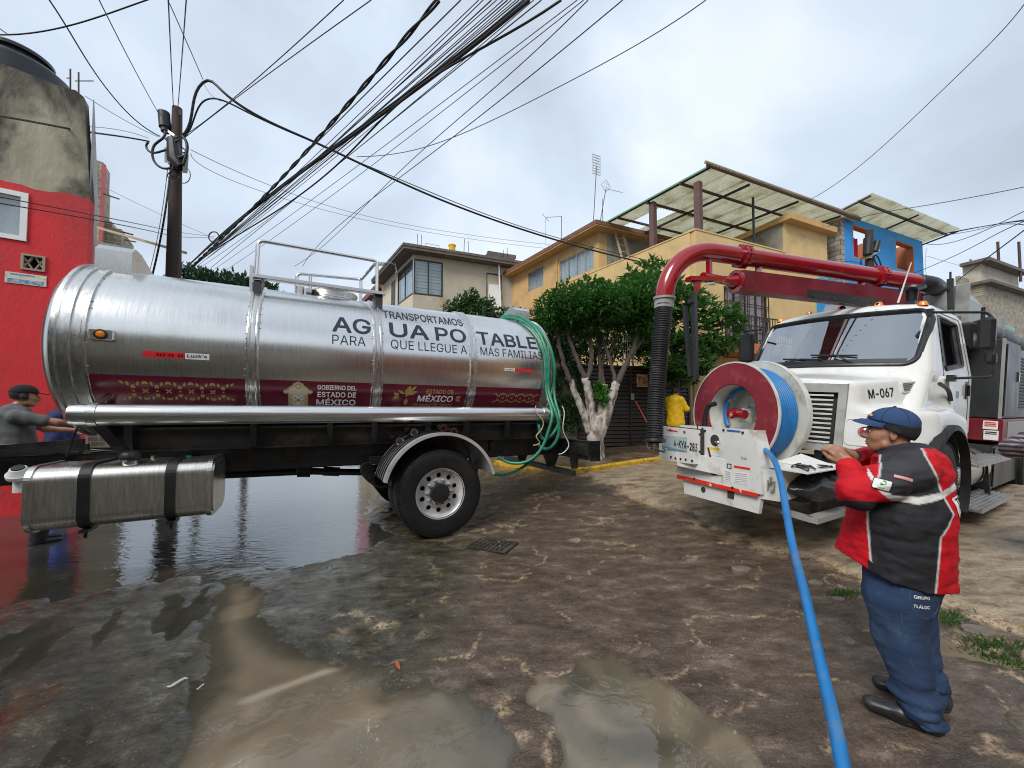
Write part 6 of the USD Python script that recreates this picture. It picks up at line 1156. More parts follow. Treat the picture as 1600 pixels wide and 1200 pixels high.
# ---- the hose reel with its control panel, turned a little on its pivot
pR = v_x(1187, 760, -2.0); pR[2] = 0; PD = _n(.245, .969); PDv = V(PD[0], PD[1], 0); PNv = V(-PD[1], PD[0], 0); PZ = V(0, 0, 1)
def pn(X, Y, back=0.0):
    q = v_pl(X, Y, pR - PNv * back, PNv) - (pR - PNv * back); return float(q @ PDv), float(q[2])
def on_panel(poly, out, th): return extrude(poly, th, frame(pR + PNv * (out - th), -PDv, PZ, PNv)) if False else xf(extrude(shapely.affinity.scale(poly, -1, 1, origin=(0, 0)), th), frame(pR + PNv * (out - th), -PDv, PZ, PNv))
import shapely.affinity
P_ = lambda *pts: Polygon([pn(*p) for p in pts])
main = P_((1063, 664), (1176, 672), (1188, 727), (1190, 773), (1058, 741), (1058, 700))
pan = part('control_panel', cat(on_panel(main, 0, .05)), 'panel_white', vt, smooth=False)
part('panel_skirt', on_panel(P_((1064, 745), (1186, 773), (1181, 803), (1066, 771)), -.03, .04), 'panel_white', pan, smooth=False)
part('red_tape', on_panel(P_((1058, 741.5), (1184, 771), (1184, 777), (1058, 747.5)), .004, .006), 'tape_red', pan, smooth=False)
bxp = P_((1044, 666), (1100, 672), (1100, 725), (1045, 718)); part('box_painted_shadow', on_panel(bxp.buffer(.008), .052, .05), 'room_dark', pan, smooth=False); pb = part('plate_box', on_panel(bxp, .14, .15), 'panel_white', pan, smooth=False)  # dark sheet behind the plate box paints the shadow along its edges
lpq = P_((1050, 680), (1090, 683), (1090, 706), (1050, 702)); lp2 = part('licence_plate', on_panel(lpq, .146, .004), 'plate_pale', pan, smooth=False)
lb0, lb1 = pn(1050.5, 703, -.146), pn(1089.5, 707, -.146); 
_b = lpq.bounds; part('plate_band', on_panel(rect(_b[0] + .01, _b[2] - .01, _b[1] + .008, _b[1] + .05).intersection(lpq.buffer(-.004)), .1475, .001), 'plate_scene', lp2, smooth=False)
def panel_text(s, X, Y, w, h, out, m, parent, bold=False):
    a, z = pn(X, Y, -out); t = text(s, w=w, h=h, bold=bold, depth=.001); return part('lettering', xf(t, frame(pR + PDv * a + PZ * z + PNv * out, -PDv, PZ, PNv)), m, parent, smooth=False)
pw = (pn(1052, 690, -.146)[0] - pn(1089, 693, -.146)[0])
panel_text('4-KYA-283', 1052.5, 697.5, pw, .085, .1478, 'letter_black', lp2, True)
part('bolt', cat(*[xf(lathe([(0, .012), (.012, .01), (.012, 0)], 8), frame(pR + PDv * a + PZ * z + PNv * .141, -PDv, PZ, PNv)) for a, z in [pn(X, Y, -.14) for X, Y in ((1049, 714), (1056, 716), (1064, 717), (1072, 718), (1082, 720), (1094, 706), (1048, 672), (1094, 679), (1070, 675))]]), 'plastic_black', pb, kind='stuff')
def disc_on(X, Y, r, out, th, m, nm, parent=pan): a, z = pn(X, Y); return part(nm, on_panel(Point(a, z).buffer(r), out, th), m, parent, smooth=False)
for X, Y in ((1117, 688), (1115, 734)): disc_on(X, Y, .062, .003, .006, 'room_dark', 'control_port')
a, z = pn(1117, 688); c = pR + PDv * a + PZ * z; part('lever', cat(cyl(c, c + PNv * .12 - PDv * .16 + PZ * -.01, .012, 8), trimesh.creation.icosphere(2, .02).apply_translation(c + PNv * .12 - PDv * .17)), 'chrome', pan)
a, z = pn(1115, 734); c = pR + PDv * a + PZ * z; part('lever', cat(cyl(c, c + PNv * .06 + PZ * .24 + PDv * .03, .010, 8)), 'beam_maroon', pan)
part('blue_label', on_panel(P_((1136, 671), (1157, 673), (1157, 676), (1136, 674)), .003, .003), 'sticker_blue', pan, smooth=False)
part('red_label', on_panel(P_((1057, 671), (1074, 673), (1074, 675), (1057, 673)), .144, .003), 'tape_red', pan, smooth=False); part('red_label', on_panel(P_((1147, 727), (1172, 731), (1172, 734.5), (1147, 730.5)), .003, .003), 'tape_red', pan, smooth=False)
yl = part('yellow_label', on_panel(P_((1107, 698), (1125, 700), (1125, 713), (1107, 711)), .003, .003), 'label_white', pan, smooth=False); part('label_head', on_panel(P_((1107, 698), (1125, 700), (1125, 704), (1107, 702)), .0045, .001), 'sticker_yellow', yl, smooth=False)
for X, Y in ((1148, 741), (1132, 738)):
    il = part('instruction_label', on_panel(P_((X - 1, Y - 4), (X + (22 if X > 1140 else 12), Y - 1), (X + (22 if X > 1140 else 12), Y + 17), (X - 1, Y + 12)), .003, .003), 'label_white', pan, smooth=False)
    for k in range(5): part('print_line', on_panel(P_((X + 1, Y + 3 * k - 2), (X + (19 if X > 1140 else 9), Y + 3 * k), (X + (19 if X > 1140 else 9), Y + 3 * k + .9), (X + 1, Y + 3 * k - 1.1)), .0042, .001), 'crest_grey', il, smooth=False)
il = part('mark', on_panel(P_((1136, 724), (1143, 725), (1143, 733), (1136, 731)).difference(P_((1137.2, 725.4), (1141.8, 726), (1141.8, 731.5), (1137.2, 730.5))), .003, .002), 'letter_black', pan, smooth=False); part('mark', on_panel(unary_union([P_((1158, 713), (1162, 714), (1162, 718), (1158, 717)), P_((1163, 714.5), (1167, 715), (1167, 718.5), (1163, 718))]), .003, .002), 'crest_grey', pan, smooth=False)
part('panel_bolt', cat(*[xf(lathe([(0, .012), (.013, .01), (.013, 0)], 8), frame(pR + PDv * a + PZ * z, -PDv, PZ, PNv)) for a, z in [pn(X, Y) for X, Y in ((1102, 673), (1131, 672), (1161, 676), (1099, 716), (1098, 670), (1085, 748), (1145, 762))]]), 'iron_black', pan, kind='stuff')
part('tow_hook', cat(*[on_panel(Point(*pn(X, Y)).buffer(.03), -.02, .02) for X, Y in ((1096, 765),)], on_panel(P_((1134, 766), (1144, 769), (1143, 780), (1134, 777)), -.02, .02)), 'room_dark', pan, smooth=False)
# angled wing and side box
part('panel_wing', hull([pR + PDv * pn(X, Y)[0] + PZ * pn(X, Y)[1] - PNv * b for X, Y in ((1176, 672), (1188, 727), (1188, 733), (1180, 690)) for b in (.004, .16)]), 'panel_white', pan, smooth=False)
s1, s2, s3, s4 = v_x(1188, 733, -1.98), v_x(1218, 736, -1.93), v_x(1218, 784, -1.93), v_x(1188, 779, -1.98)
sb = part('side_box', hull([p + V(d, 0, 0) for p in (s1, s2, s3, s4) for d in (0, .5)]), 'panel_white', vt, smooth=False); part('box_latch', cat(bx(-1.99, -1.962, .70, .71, .58, .66), bx(-1.99, -1.962, .70, .76, .655, .665), bx(-1.99, -1.962, .75, .76, .58, .66), bx(-1.99, -1.962, .70, .735, .575, .585), bx(-2.0, -1.962, .728, .74, .64, .70)), 'crest_grey', sb, smooth=False)
# reel
rc = v_pl(1143, 646, pR - PNv * .30, PNv); RA = -PNv
ro_, ri_ = .575, .325
rl_ = part('reel', lathe([(ri_, .0), (ri_ + .01, -.006), (ro_ - .012, -.006), (ro_, .0)], 96, rc, RA), 'reel_red', vt, smooth=30)
part('flange_edge', lathe([(ro_ - .004, -.008), (ro_ + .012, -.008), (ro_ + .012, .014), (ro_ - .01, .014), (ri_, .014), (ri_, .0)], 96, rc, RA), 'reel_white', rl_, smooth=30)
part('drum', lathe([(ri_, .014), (ri_, .36)], 96, rc, RA), 'reel_white', rl_)
part('rear_flange', lathe([(.02, .335), (ro_ + .005, .335), (ro_ + .035, .33), (ro_ + .04, .35), (ro_ + .035, .40), (ro_ + .02, .42), (.02, .40)], 96, rc, RA), 'reel_white', rl_, smooth=30)
for k in range(8):
    a = 2 * PI * k / 8; e1 = unit(np.cross(RA, UP)); part('flange_rib', beam(rc + RA * .410 + (e1 * math.cos(a) + UP * math.sin(a)) * .12, rc + RA * .410 + (e1 * math.cos(a) + UP * math.sin(a)) * (ro_ - .02), .03, .02, up=RA), 'reel_white', rl_, smooth=False)
n_w = 11
for k in range(n_w): part('hose_turn', lathe([(.515 + .0125 * math.cos(a), .030 + .0275 * k + .0145 * math.sin(a)) for a in np.linspace(-PI * .75, PI * .75, 9)], 96, rc, RA), 'hose_blue', rl_, smooth=True)
e1 = unit(np.cross(RA, UP)); inn_ = [rc + RA * .20 + (e1 * math.cos(a) + UP * math.sin(a)) * .285 for a in np.radians(np.linspace(40, 215, 30))]; part('hose_lead', tube(inn_, .026, 10), 'hose_blue', rl_)
for a in (1.15, 2.5): 
    c = rc + RA * .20 + (e1 * math.cos(a) + UP * math.sin(a)) * .29; part('hose_clip', xf(bx(-.03, .03, -.02, .02, -.05, .05, .005), frame(c, np.cross(UP, RA), RA, UP)), 'grey_metal', rl_)
part('hub_plate', lathe([(0, .30), (.115, .30), (.12, .31), (.12, .335)], 40, rc, RA), 'panel_white', rl_); part('hub_bolts', cat(*[cyl(rc + RA * .285 + (e1 * math.cos(a) + UP * math.sin(a)) * .09, rc + RA * .305 + (e1 * math.cos(a) + UP * math.sin(a)) * .09, .010, 6) for a in np.arange(0, 6.28, PI / 3)]), 'grey_metal', rl_, kind='stuff')
part('bearing', cat(cyl(rc + RA * .32, rc + RA * .12, .06, 24), xf(bx(-.07, .07, -.05, .03, -.07, .07, .015), frame(rc + RA * .2 - UP * .04, e1, RA, UP))), 'panel_white', rl_); part('swivel', cat(cyl(rc + RA * .12, rc + RA * .03, .058, 24), cyl(rc + RA * .06, rc + RA * .06 + e1 * .14, .035, 16)), 'plastic_black', rl_); part('swivel_cap', cat(cyl(rc + RA * .06 + e1 * .04, rc - RA * .07 + e1 * .06, .055, 20), cyl(rc - RA * .07 + e1 * .06, rc - RA * .09 + e1 * .06, .045, 16), cyl(rc + e1 * .06, rc + e1 * .18, .05, 16)), 'boom_red', rl_)
a, z = pn(1094, 668); c = pR + PDv * a + PZ * z - PNv * .06; part('spray_gun', cat(tube([c + PZ * -.02, c + PZ * .12, c + PZ * .20 - PDv * .02, c + PZ * .27 - PDv * .06], [.03, .028, .026, .03], 10), tube([c + PZ * .26 - PDv * .05, c + PZ * .28 - PDv * .14], .028, 10), bx(c[0] - .05, c[0] + .05, c[1] - .07, c[1] + .07, c[2] - .03, c[2] + .02, .01)), 'plastic_black', pan)
part('reel_pivot', cat(hull([rc + RA * q + e1 * s + UP * z for q in (.30, .44) for s, z in ((-.12, .1), (.12, .1), (-.3, -.62), (.3, -.62))]), bx(-1.9, -1.3, .9, 1.8, .60, .77)), 'panel_white', vt, smooth=False)
# ---- boom, elbow, suction hose
bR, bF = v_d(1430, 441, 5.3), v_d(1160, 401, 4.75); bd = unit(bF - bR)
eD = v_d(1047, 468, 4.55)
_tt = np.linspace(0, 3, 600); _pp = np.array([bF + bd * t for t in _tt]); _hz = np.argmin(np.linalg.norm((_pp - eD)[:, :2], axis=1)); corner = _pp[_hz]
br = .106
def arc_path(a, c, b, r, n=22):
    u, w = unit(a - c), unit(b - c); phi = math.acos(np.clip(u @ w, -1, 1)); L = r / math.tan(phi / 2); bis = unit(u + w); o = c + bis * (r / math.sin(phi / 2)); p0, p1 = c + u * L, c + w * L
    v0, v1 = unit(p0 - o), unit(p1 - o); om = math.acos(np.clip(v0 @ v1, -1, 1)); return [o + r * (math.sin((1 - t) * om) * v0 + math.sin(t * om) * v1) / math.sin(om) for t in np.linspace(0, 1, n)]
eD2 = V(corner[0], corner[1], eD[2]) + bd * .05
ab = arc_path(bF, corner, eD2, .60)
boom = part('boom_pipe', tube([bR] + [bF], br, 32), 'boom_red', vt, smooth=40); part('boom_elbow', tube([bF] + ab + [eD2], br * 1.02, 32), 'boom_red', vt, smooth=40)
def flange(p, d, r=br, w=.03): return cat(lathe([(r, -w * 1.6), (r + .035, -w * 1.6), (r + .035, -w * .3), (r + .012, -w * .2), (r + .012, w * .2), (r + .035, w * .3), (r + .035, w * 1.6), (r, w * 1.6)], 36, p, d), *[cyl(p + u * (r + .03) - d * w * 1.9, p + u * (r + .03) + d * w * 1.9, .012, 6) for u in [unit(np.cross(d, UP)) * math.cos(a) + unit(np.cross(d, np.cross(d, UP))) * math.sin(a) for a in np.arange(0, 6.28, .785)]])
for p in (bF + bd * .0, bR + bd * (np.linalg.norm(bF - bR) * .24)): part('pipe_coupling', flange(p, bd), 'boom_red', boom, smooth=30)
part('pipe_coupling', cat(lathe([(br * 1.02, 0), (br + .022, .005), (br + .022, .03), (br, .035)], 32, eD2, (0, 0, 1)), lathe([(br - .02, -.10), (br + .006, -.10), (br + .006, 0), (br - .02, .0)], 32, eD2, (0, 0, 1))), 'grey_metal', boom, smooth=30)
rear = smooth_path([bR, bR - bd * .25, v_d(1462, 449, 5.55), v_d(1478, 462, 5.75), v_d(1484, 478, 6.0), v_d(1484, 500, 6.2)], 40); part('rubber_elbow', tube(rear, br * 1.05, 28), 'rubber_hose', vt, smooth=True)
hB = v_d(1023, 690, 4.45); hp_ = smooth_path([eD2 + V(0, 0, -.02), eD2 * .66 + hB * .34 + V(0, .01, 0), eD2 * .33 + hB * .67 + V(0, .02, 0), hB], 60 * 6)
kk = np.arange(len(hp_)); rad = .092 + .009 * np.sin(kk / 6 * 2 * PI); rad[:14] = .106
sh_ = part('suction_hose', tube(hp_, rad, 28), 'rubber_hose', vt, smooth=True)
bl = unit(hp_[-1] - hp_[-4]); part('hose_flange', cat(lathe([(.085, -.03), (.12, -.03), (.12, .0), (.085, .01)], 32, hB, bl)), 'rubber_hose', sh_); part('hose_hook', cat(tube([hB + V(0, .12, -.02), hB + V(0, .10, -.09), hB + V(0, -.14, -.10), hB + V(0, -.16, -.06)], .010, 6), tube([hB + V(0, .0, -.02), hB + V(.0, .02, -.09)], .012, 6)), 'chrome', sh_)
# support beam and knuckle
mF, mR = v_d(1150, 440, 4.75), v_d(1428, 473, 5.35); md_ = unit(mF - mR)
sbm = part('support_beam', beam(mR, mF, .20, .24), 'beam_maroon', vt, smooth=False); part('beam_end', cat(lathe([(0, .24), (.05, .22), (.055, .12), (.09, .02), (.12, 0)], 20, mF, md_), lathe([(.10, .0), (.14, .0), (.14, .03), (.1, .03)], 24, mF, md_)), 'boom_red', sbm)
part('side_rail', cat(beam(v_d(1262, 459, 4.72), v_d(1378, 475, 4.95), .02, .11)), 'cabinet_black', sbm, smooth=False); part('rail_holes', cat(*[cyl(v_d(X, 459.5 + (X - 1262) * .138, 4.70), v_d(X, 459.5 + (X - 1262) * .138, 4.705), .016, 8) for X in range(1272, 1372, 11)]), 'room_dark', sbm, kind='stuff')
for X, Y0, Y1 in ((1185, 408, 432), (1345, 436, 458)): part('saddle', beam(v_d(X, Y0, 4.85 + (X - 1185) * .002), v_d(X, Y1, 4.8 + (X - 1185) * .002), .06, .12), 'beam_maroon', sbm)
kn = v_d(1110, 428, 4.62); part('knuckle', cat(cyl(mF + md_ * .2, v_d(1098, 432, 4.55), .05, 16), beam(v_d(1108, 408, 4.62), v_d(1108, 437, 4.6), .05, .05), beam(v_d(1075, 436, 4.5), v_d(1130, 437, 4.6), .10, .05), hull([v_d(1080, 437, 4.5), v_d(1098, 437, 4.5), v_d(1089, 462, 4.5), v_d(1080, 437, 4.6), v_d(1098, 437, 4.6), v_d(1089, 462, 4.6)])), 'boom_red', sbm)
part('work_lamp', hull([v_d(X, Y, d) for X, Y in ((1103, 440), (1116, 440), (1118, 446), (1101, 446)) for d in (4.55, 4.62)]), 'windscreen', sbm)
for a, b, w in (((1084, 460), (1087, 592), .055), ((1070, 478), (1079, 588), .035), ((1076, 470), (1083, 470), .06)): part('hanging_strut', beam(v_d(*a, 4.5), v_d(*b, 4.5), w, .05), 'cabinet_black', vt)
part('pedestal', cat(cyl((1.95, 1.15, 1.2), (1.95, 1.15, 2.86), .16, 24), beam(mR, V(1.95, 1.15, 2.86), .22, .26)), 'beam_maroon', vt)
# ---- the blue jetting hose running from the reel over the street
bh = [vw(rc + RA * .18 + e1 * -.30 - UP * .43), at_depth(1213, 727, 3.32), at_depth(1222, 760, 3.0), at_depth(1238, 850, 2.45), at_depth(1258, 930, 2.05)]
bh += [at_depth(1276, 1010, 1.78), at_depth(1297, 1100, 1.52)]
for X, Y in ((1312, 1170), (1330, 1260)): p = at_depth(X, Y, 1.36 if Y < 1200 else 1.24); bh.append(p)
bh.append(V(.98, .80, .10)); bh.append(V(.95, .3, .06)); bh.append(V(.8, -.6, .04))
solo('blue_hose', tube(smooth_path(bh, 140), .0235, 14), 'hose_blue', 'blue jetting hose running down from the reel across the wet street', 'hose', smooth=True)
# ================================================================ GATE, POLES, WIRES, TREES, SMALL THINGS
mat('gate_brown', (.030, .015, .011), .5, var=.35, scale=4, rvar=.15, bump=.3); mat('sign_tan', (.50, .36, .17), .6, var=.15, scale=14, dirt=(.30, .10, .05), dscale=18, dmin=.52, dmax=.6); mat('stick_red', (.62, .07, .03), .4)
mat('pole_wood', (.040, .026, .021), .8, var=.35, scale=5, stretch=(1, 1, .12), bump=.6, bscale=30); mat('cable_black', (.012, .012, .013), .5); mat('wire_grey', (.05, .053, .058), .5); mat('box_green_grey', (.16, .19, .19), .5)
mat('bark', (.085, .062, .052), .9, var=.35, scale=8, stretch=(1, 1, .3), bump=.8, bscale=26); mat('whitewash', (.46, .425, .37), .9, var=.12, scale=7, dirt=(.15, .115, .085), dscale=7, dmin=.45, dmax=.60, bump=1.0, bscale=24, stretch=(1, 1, .4))
mat('garden_wall', (.16, .15, .12), .9, var=.3, scale=2, bump=.5, dirt=(.05, .055, .035), dscale=2)
leaf_mat('leaf_ficus', (.035, .12, .014), (.29, .43, .05), .45); leaf_mat('leaf_loquat', (.045, .13, .02), (.30, .42, .06), .45); leaf_mat('leaf_ivy', (.018, .065, .012), (.075, .18, .025)); leaf_mat('leaf_far', (.016, .042, .016), (.055, .105, .028)); leaf_mat('leaf_bush', (.03, .085, .018), (.13, .23, .04)); leaf_mat('leaf_bright', (.05, .19, .02), (.12, .34, .035)); leaf_mat('grass_blade', (.05, .13, .02), (.12, .22, .05))
def leaves(P, D, L, W, droop=.25, rnd=None):
    """Folded leaf blades at P pointing along D."""
    r = rnd or rng; n = len(P); D = D / np.linalg.norm(D, axis=1, keepdims=True); S = np.cross(D, r.normal(size=(n, 3)) * .45 + (0, 0, 1.0)); S /= np.linalg.norm(S, axis=1, keepdims=True) + 1e-9; N = np.cross(S, D)
    L = np.broadcast_to(L, n)[:, None] * r.uniform(.7, 1.25, (n, 1)); W = np.broadcast_to(W, n)[:, None] * r.uniform(.8, 1.2, (n, 1))
    a = P; m = P + D * L * .45; t = P + D * L - N * L * droop * .5; l = m + S * W / 2 + N * W * .12; q = m - S * W / 2 + N * W * .12
    v = np.stack([a, l, t, q], 1).reshape(-1, 3); k = np.arange(n)[:, None] * 4
    return trimesh.Trimesh(v, np.vstack([k + [0, 3, 2], k + [0, 2, 1]]), process=False)
def lobes(cs, n, rs, shell=.55):
    """Points through a crown made of ellipsoids, thicker towards its skin, with gaps."""
    out, dirs = [], []
    w = np.array([r[0] * r[1] * r[2] for _, r in cs]) ** .67; w /= w.sum()
    for (c, r), k in zip(cs, (w * n).astype(int)):
        d = rs.normal(size=(k, 3)); d /= np.linalg.norm(d, axis=1, keepdims=True); rad = np.where(rs.uniform(size=k) < shell, rs.uniform(.82, 1.06, k), rs.uniform(.2, .85, k))
        bump = .80 + .42 * meshkit.fbm(d * 2.4 + np.asarray(c), 3, 8); p = np.asarray(c) + d * np.asarray(r) * (rad * bump)[:, None]; out.append(p); dirs.append(d / np.asarray(r))
    return np.vstack(out), np.vstack(dirs)
R1 = np.random.default_rng(11)
# gate, side fence and garden wall
gl = at_depth(902, 690, 10.9); gr2 = at_depth(1078, 690, 11.9); gd = unit((gr2 - gl) * (1, 1, 0)); FGt = Face(gl, gd, V(gd[1], -gd[0], 0))
zg0 = pave_z(np.array([gl[0]]), np.array([gl[1]]))[0] + .02; zg1 = FGt.q(960, 574)[1]; gL = FGt.q(1078, 650)[0]
gt = thing('gate', 'dark brown gate of horizontal slats behind the tree with the whitewashed trunk', 'gate')
for s in (0.0, FGt.q(984, 640)[0], gL - .06): part('post', FGt.box(s, s + .07, zg0, zg1 + .04, -.06, .02), 'gate_brown', gt, smooth=False)
nz = 20
for k in range(nz):
    z = zg0 + .06 + (zg1 - zg0 - .08) * k / nz
    for a, b in ((.075, FGt.q(984, 640)[0] - .005), (FGt.q(984, 640)[0] + .075, gL - .065)): part('slat', hull([FGt.P(s, zz, o) for s in (a, b) for zz, o in ((z, -.01), (z + .012, .012), (z + (zg1 - zg0) / nz * .86, -.015), (z + .01, -.03))]), 'gate_brown', gt, smooth=False)
part('backing', FGt.box(.07, gL - .06, zg0, zg1, -.055, -.04), 'room_dark', gt, smooth=False); part('top_rail', FGt.box(0, gL, zg1 + .001, zg1 + .06, -.05, .03), 'gate_brown', gt, smooth=False)
part('lock_plate', FGt.box(*[FGt.q(X, 621)[0] for X in (985, 990)], FGt.q(987, 625)[1], FGt.q(987, 615)[1], .02, .03), 'grey_metal', gt, smooth=False)
mesh_ = [FGt.bar((s, zg1 + .06), (s, zg1 + 1.0), -.02, .012) for s in np.linspace(FGt.q(975, 560)[0], gL, 34)] + [FGt.bar((FGt.q(975, 560)[0], z), (gL, z), -.02, .012) for z in np.linspace(zg1 + .2, zg1 + 1.0, 5)]
part('wire_fence', cat(mesh_), 'grey_metal', gt, smooth=False, kind='stuff')
sgn = thing('sign', 'weathered tan notice hanging on the brown gate', 'sign'); sp = FGt.qs([(994, 585), (1011, 605)])
part('board', FGt.box(sp[0][0], sp[1][0], sp[1][1], sp[0][1], .025, .035), 'sign_tan', sgn, smooth=False); sw_ = sp[1][0] - sp[0][0]; sh2 = sp[0][1] - sp[1][1]
part('print', cat(*[FGt.box(sp[0][0] + sw_ * a, sp[0][0] + sw_ * b, sp[1][1] + sh2 * c, sp[1][1] + sh2 * d, .034, .037) for a, b, c, d in ((.08, .35, .55, .8), (.15, .3, .3, .5), (.45, .9, .68, .76), (.45, .85, .5, .58), (.5, .92, .3, .4), (.1, .9, .12, .18))]), 'eave_edge', sgn, smooth=False)
st_ = [at_depth(993, 627, 10.55), at_depth(1013, 664, 10.4)]; st_.append(st_[1] + (st_[1] - st_[0]) * .6); br_ = thing('broom', 'orange red stick leaning on the brown gate beside the suction hose', 'stick'); part('handle', tube([st_[0], st_[2]], .016, 8), 'stick_red', br_)
gw0 = at_depth(842, 690, 10.6); FW = Face(gw0, unit((gl - gw0) * (1, 1, 0)), V(0, 0, 0) + V(unit((gl - gw0) * (1, 1, 0))[1], -unit((gl - gw0) * (1, 1, 0))[0], 0)); wl_ = np.linalg.norm((gl - gw0)[:2])
gwt = thing('ivy_wall', 'garden wall covered in dark green ivy left of the brown gate', 'wall'); zw1 = at_depth(880, 500, 10.7)[2]
part('wall', FW.box(-2.5, wl_, zg0 - .1, zw1, -.2, 0), 'garden_wall', gwt, smooth=False)
n = 8000; s = R1.uniform(-1.6, wl_ + .12, n); z = zg0 + .45 + (zw1 + .25 - zg0 - .45) * R1.uniform(0, 1, n) ** .8; keep = meshkit.fbm(np.c_[s * 2.2, z * 2.2, s * 0], 3, 5) > .30
P = np.array([FW.P(a, b, o) for a, b, o in zip(s[keep], z[keep], R1.uniform(.01, .16, keep.sum()))]); D = np.tile(FW.n * .7 + UP * -.5, (len(P), 1)) + R1.normal(size=(len(P), 3)) * .55
part('ivy', leaves(P, D, .085, .075, .3, R1), 'leaf_ivy', gwt, smooth=False, kind='stuff')
# the tree with the whitewashed trunk
TD = 9.1
tr = thing('street_tree', 'trimmed dark green street tree with a whitewashed many limbed trunk', 'tree')
def limb(px, r0, r1, m, nm, d0=0.0, d1=0.0, jit=.012):
    P = [at_depth(X, Y, TD + d0 + (d1 - d0) * i / (len(px) - 1)) for i, (X, Y) in enumerate(px)]; c = smooth_path(P, 22); c[1:-1] += R1.normal(size=(20, 3)) * jit * .6
    rr = np.linspace(r0, r1, 22) * (1 + .035 * np.sin(np.arange(22) * 1.3 + r0 * 50)); return part(nm, tube(c, rr, 12), m, tr, smooth=True)
zb_t = pave_z(*[np.array([v]) for v in at_depth(931, 690, TD)[:2]])[0]; Yb = 645 + (1.5 - zb_t) * 600 / TD + 6
limb([(930, Yb), (930, 684), (931, 668), (934, 650)], .24, .155, 'whitewash', 'trunk', jit=.0)
limb([(922, 676), (915, 653), (902, 622), (892, 594)], .105, .062, 'whitewash', 'trunk', 0, -.1); limb([(928, 680), (925, 645), (920, 615), (914, 590)], .125, .085, 'whitewash', 'trunk', 0, -.15); limb([(934, 678), (939, 640), (945, 600)], .105, .07, 'whitewash', 'trunk', 0, .1); limb([(936, 682), (948, 650), (956, 622), (964, 598)], .125, .098, 'whitewash', 'trunk', 0, -.1)
for px, a, b, d0, d1 in (([(892, 596), (880, 565), (873, 535), (868, 500)], .060, .035, -.1, -.2), ([(914, 592), (902, 562), (893, 540), (885, 500)], .062, .035, -.15, -.2), ([(917, 594), (924, 560), (922, 530), (918, 490)], .06, .04, -.15, .0), ([(940, 612), (937, 575), (936, 545), (940, 500)], .05, .03, .1, .2), ([(944, 602), (941, 575), (945, 545), (953, 510)], .04, .025, .1, .3), ([(962, 602), (952, 560), (943, 535), (930, 500)], .05, .03, -.1, .1), ([(964, 600), (978, 570), (987, 550), (996, 515)], .075, .045, -.1, -.05), ([(985, 554), (998, 538), (1012, 515)], .05, .03, -.1, .1), ([(951, 555), (958, 540), (965, 515)], .035, .022, .1, .2)): limb(px, a, b, 'bark', 'limb', d0, d1)
cs = [(at_depth(X, Y, d), r) for X, Y, d, r in ((868, 484, 9.0, (.47, .62, .36)), (893, 474, 8.7, (.50, .60, .40)), (925, 470, 9.3, (.58, .75, .46)), (960, 476, 8.8, (.55, .65, .40)), (992, 468, 9.2, (.55, .7, .48)), (1018, 478, 8.9, (.42, .55, .42)), (940, 492, 9.6, (.8, .6, .30)), (905, 498, 9.2, (.6, .6, .25)), (985, 498, 9.2, (.6, .6, .27)), (862, 500, 8.9, (.34, .5, .25)), (925, 512, 9.1, (.45, .5, .16)), (1010, 505, 9.0, (.45, .5, .25)), (1012, 448, 9.3, (.4, .5, .3)))]
P, D = lobes(cs, 14000, R1); part('crown', leaves(P, D * .5 + R1.normal(size=P.shape) * .9 + (0, 0, .3), .11, .062, .3, R1), 'leaf_ficus', tr, smooth=False)
P, D = lobes([(at_depth(942, 618, 8.95), (.16, .12, .20)), (at_depth(935, 608, 9.0), (.10, .12, .14))], 240, R1); part('sprout', leaves(P, R1.normal(size=P.shape) + (0, 0, .6), .12, .06, .3, R1), 'leaf_bright', tr, smooth=False)
hg_ = thing('hedge', 'dark hedge rising above the brown gate behind the whitewashed tree', 'hedge'); P, D = lobes([(at_depth(X, Y, 11.7), r) for X, Y, r in ((872, 545, (.6, .5, .8)), (905, 540, (.7, .5, .75)), (945, 540, (.7, .5, .65)), (985, 532, (.6, .5, .65)))], 4200, R1); part('foliage', leaves(P, D * .4 + R1.normal(size=P.shape) + (0, 0, .3), .13, .07, .3, R1), 'leaf_ivy', hg_, smooth=False); part('stem', tube([at_depth(930, 690, 11.7) * (1, 1, 0) + UP * .4, at_depth(930, 540, 11.7)], [.06, .04], 7), 'bark', hg_)
# the long leaved tree behind the suction hose
lq = thing('loquat_tree', 'long leaved evergreen tree behind the black suction hose', 'tree')
out = Polygon([(965, 445), (985, 425), (1005, 415), (1030, 402), (1052, 420), (1062, 445), (1085, 452), (1105, 462), (1150, 480), (1166, 508), (1158, 545), (1120, 556), (1108, 580), (1080, 602), (1040, 595), (1010, 575), (990, 540), (975, 500)])
P, D = [], []
while len(P) < 420 * 12:
    X, Y = R1.uniform(960, 1168), R1.uniform(400, 604)
    if not out.contains(Point(X, Y)): continue
    c = at_depth(X, Y, R1.uniform(10.4, 11.7)); ax = unit(V(R1.normal() * .5, -.5 + R1.normal() * .5, .8))
    for k in range(12):
        a = 2.4 * k; e = unit(np.cross(ax, (1, .2, 0))); f = np.cross(ax, e); P.append(c + R1.normal(size=3) * .02); D.append(ax * R1.uniform(.15, .9) + e * math.cos(a) + f * math.sin(a))
part('crown', leaves(np.array(P), np.array(D), .26, .078, .5, R1), 'leaf_loquat', lq, smooth=False)
b0 = at_depth(1060, 690, 11.2); part('trunk', tube(smooth_path([b0 * (1, 1, 0) + UP * .4, at_depth(1058, 620, 11.2), at_depth(1055, 560, 11.0)], 14), np.linspace(.13, .07, 14), 10), 'bark', lq)
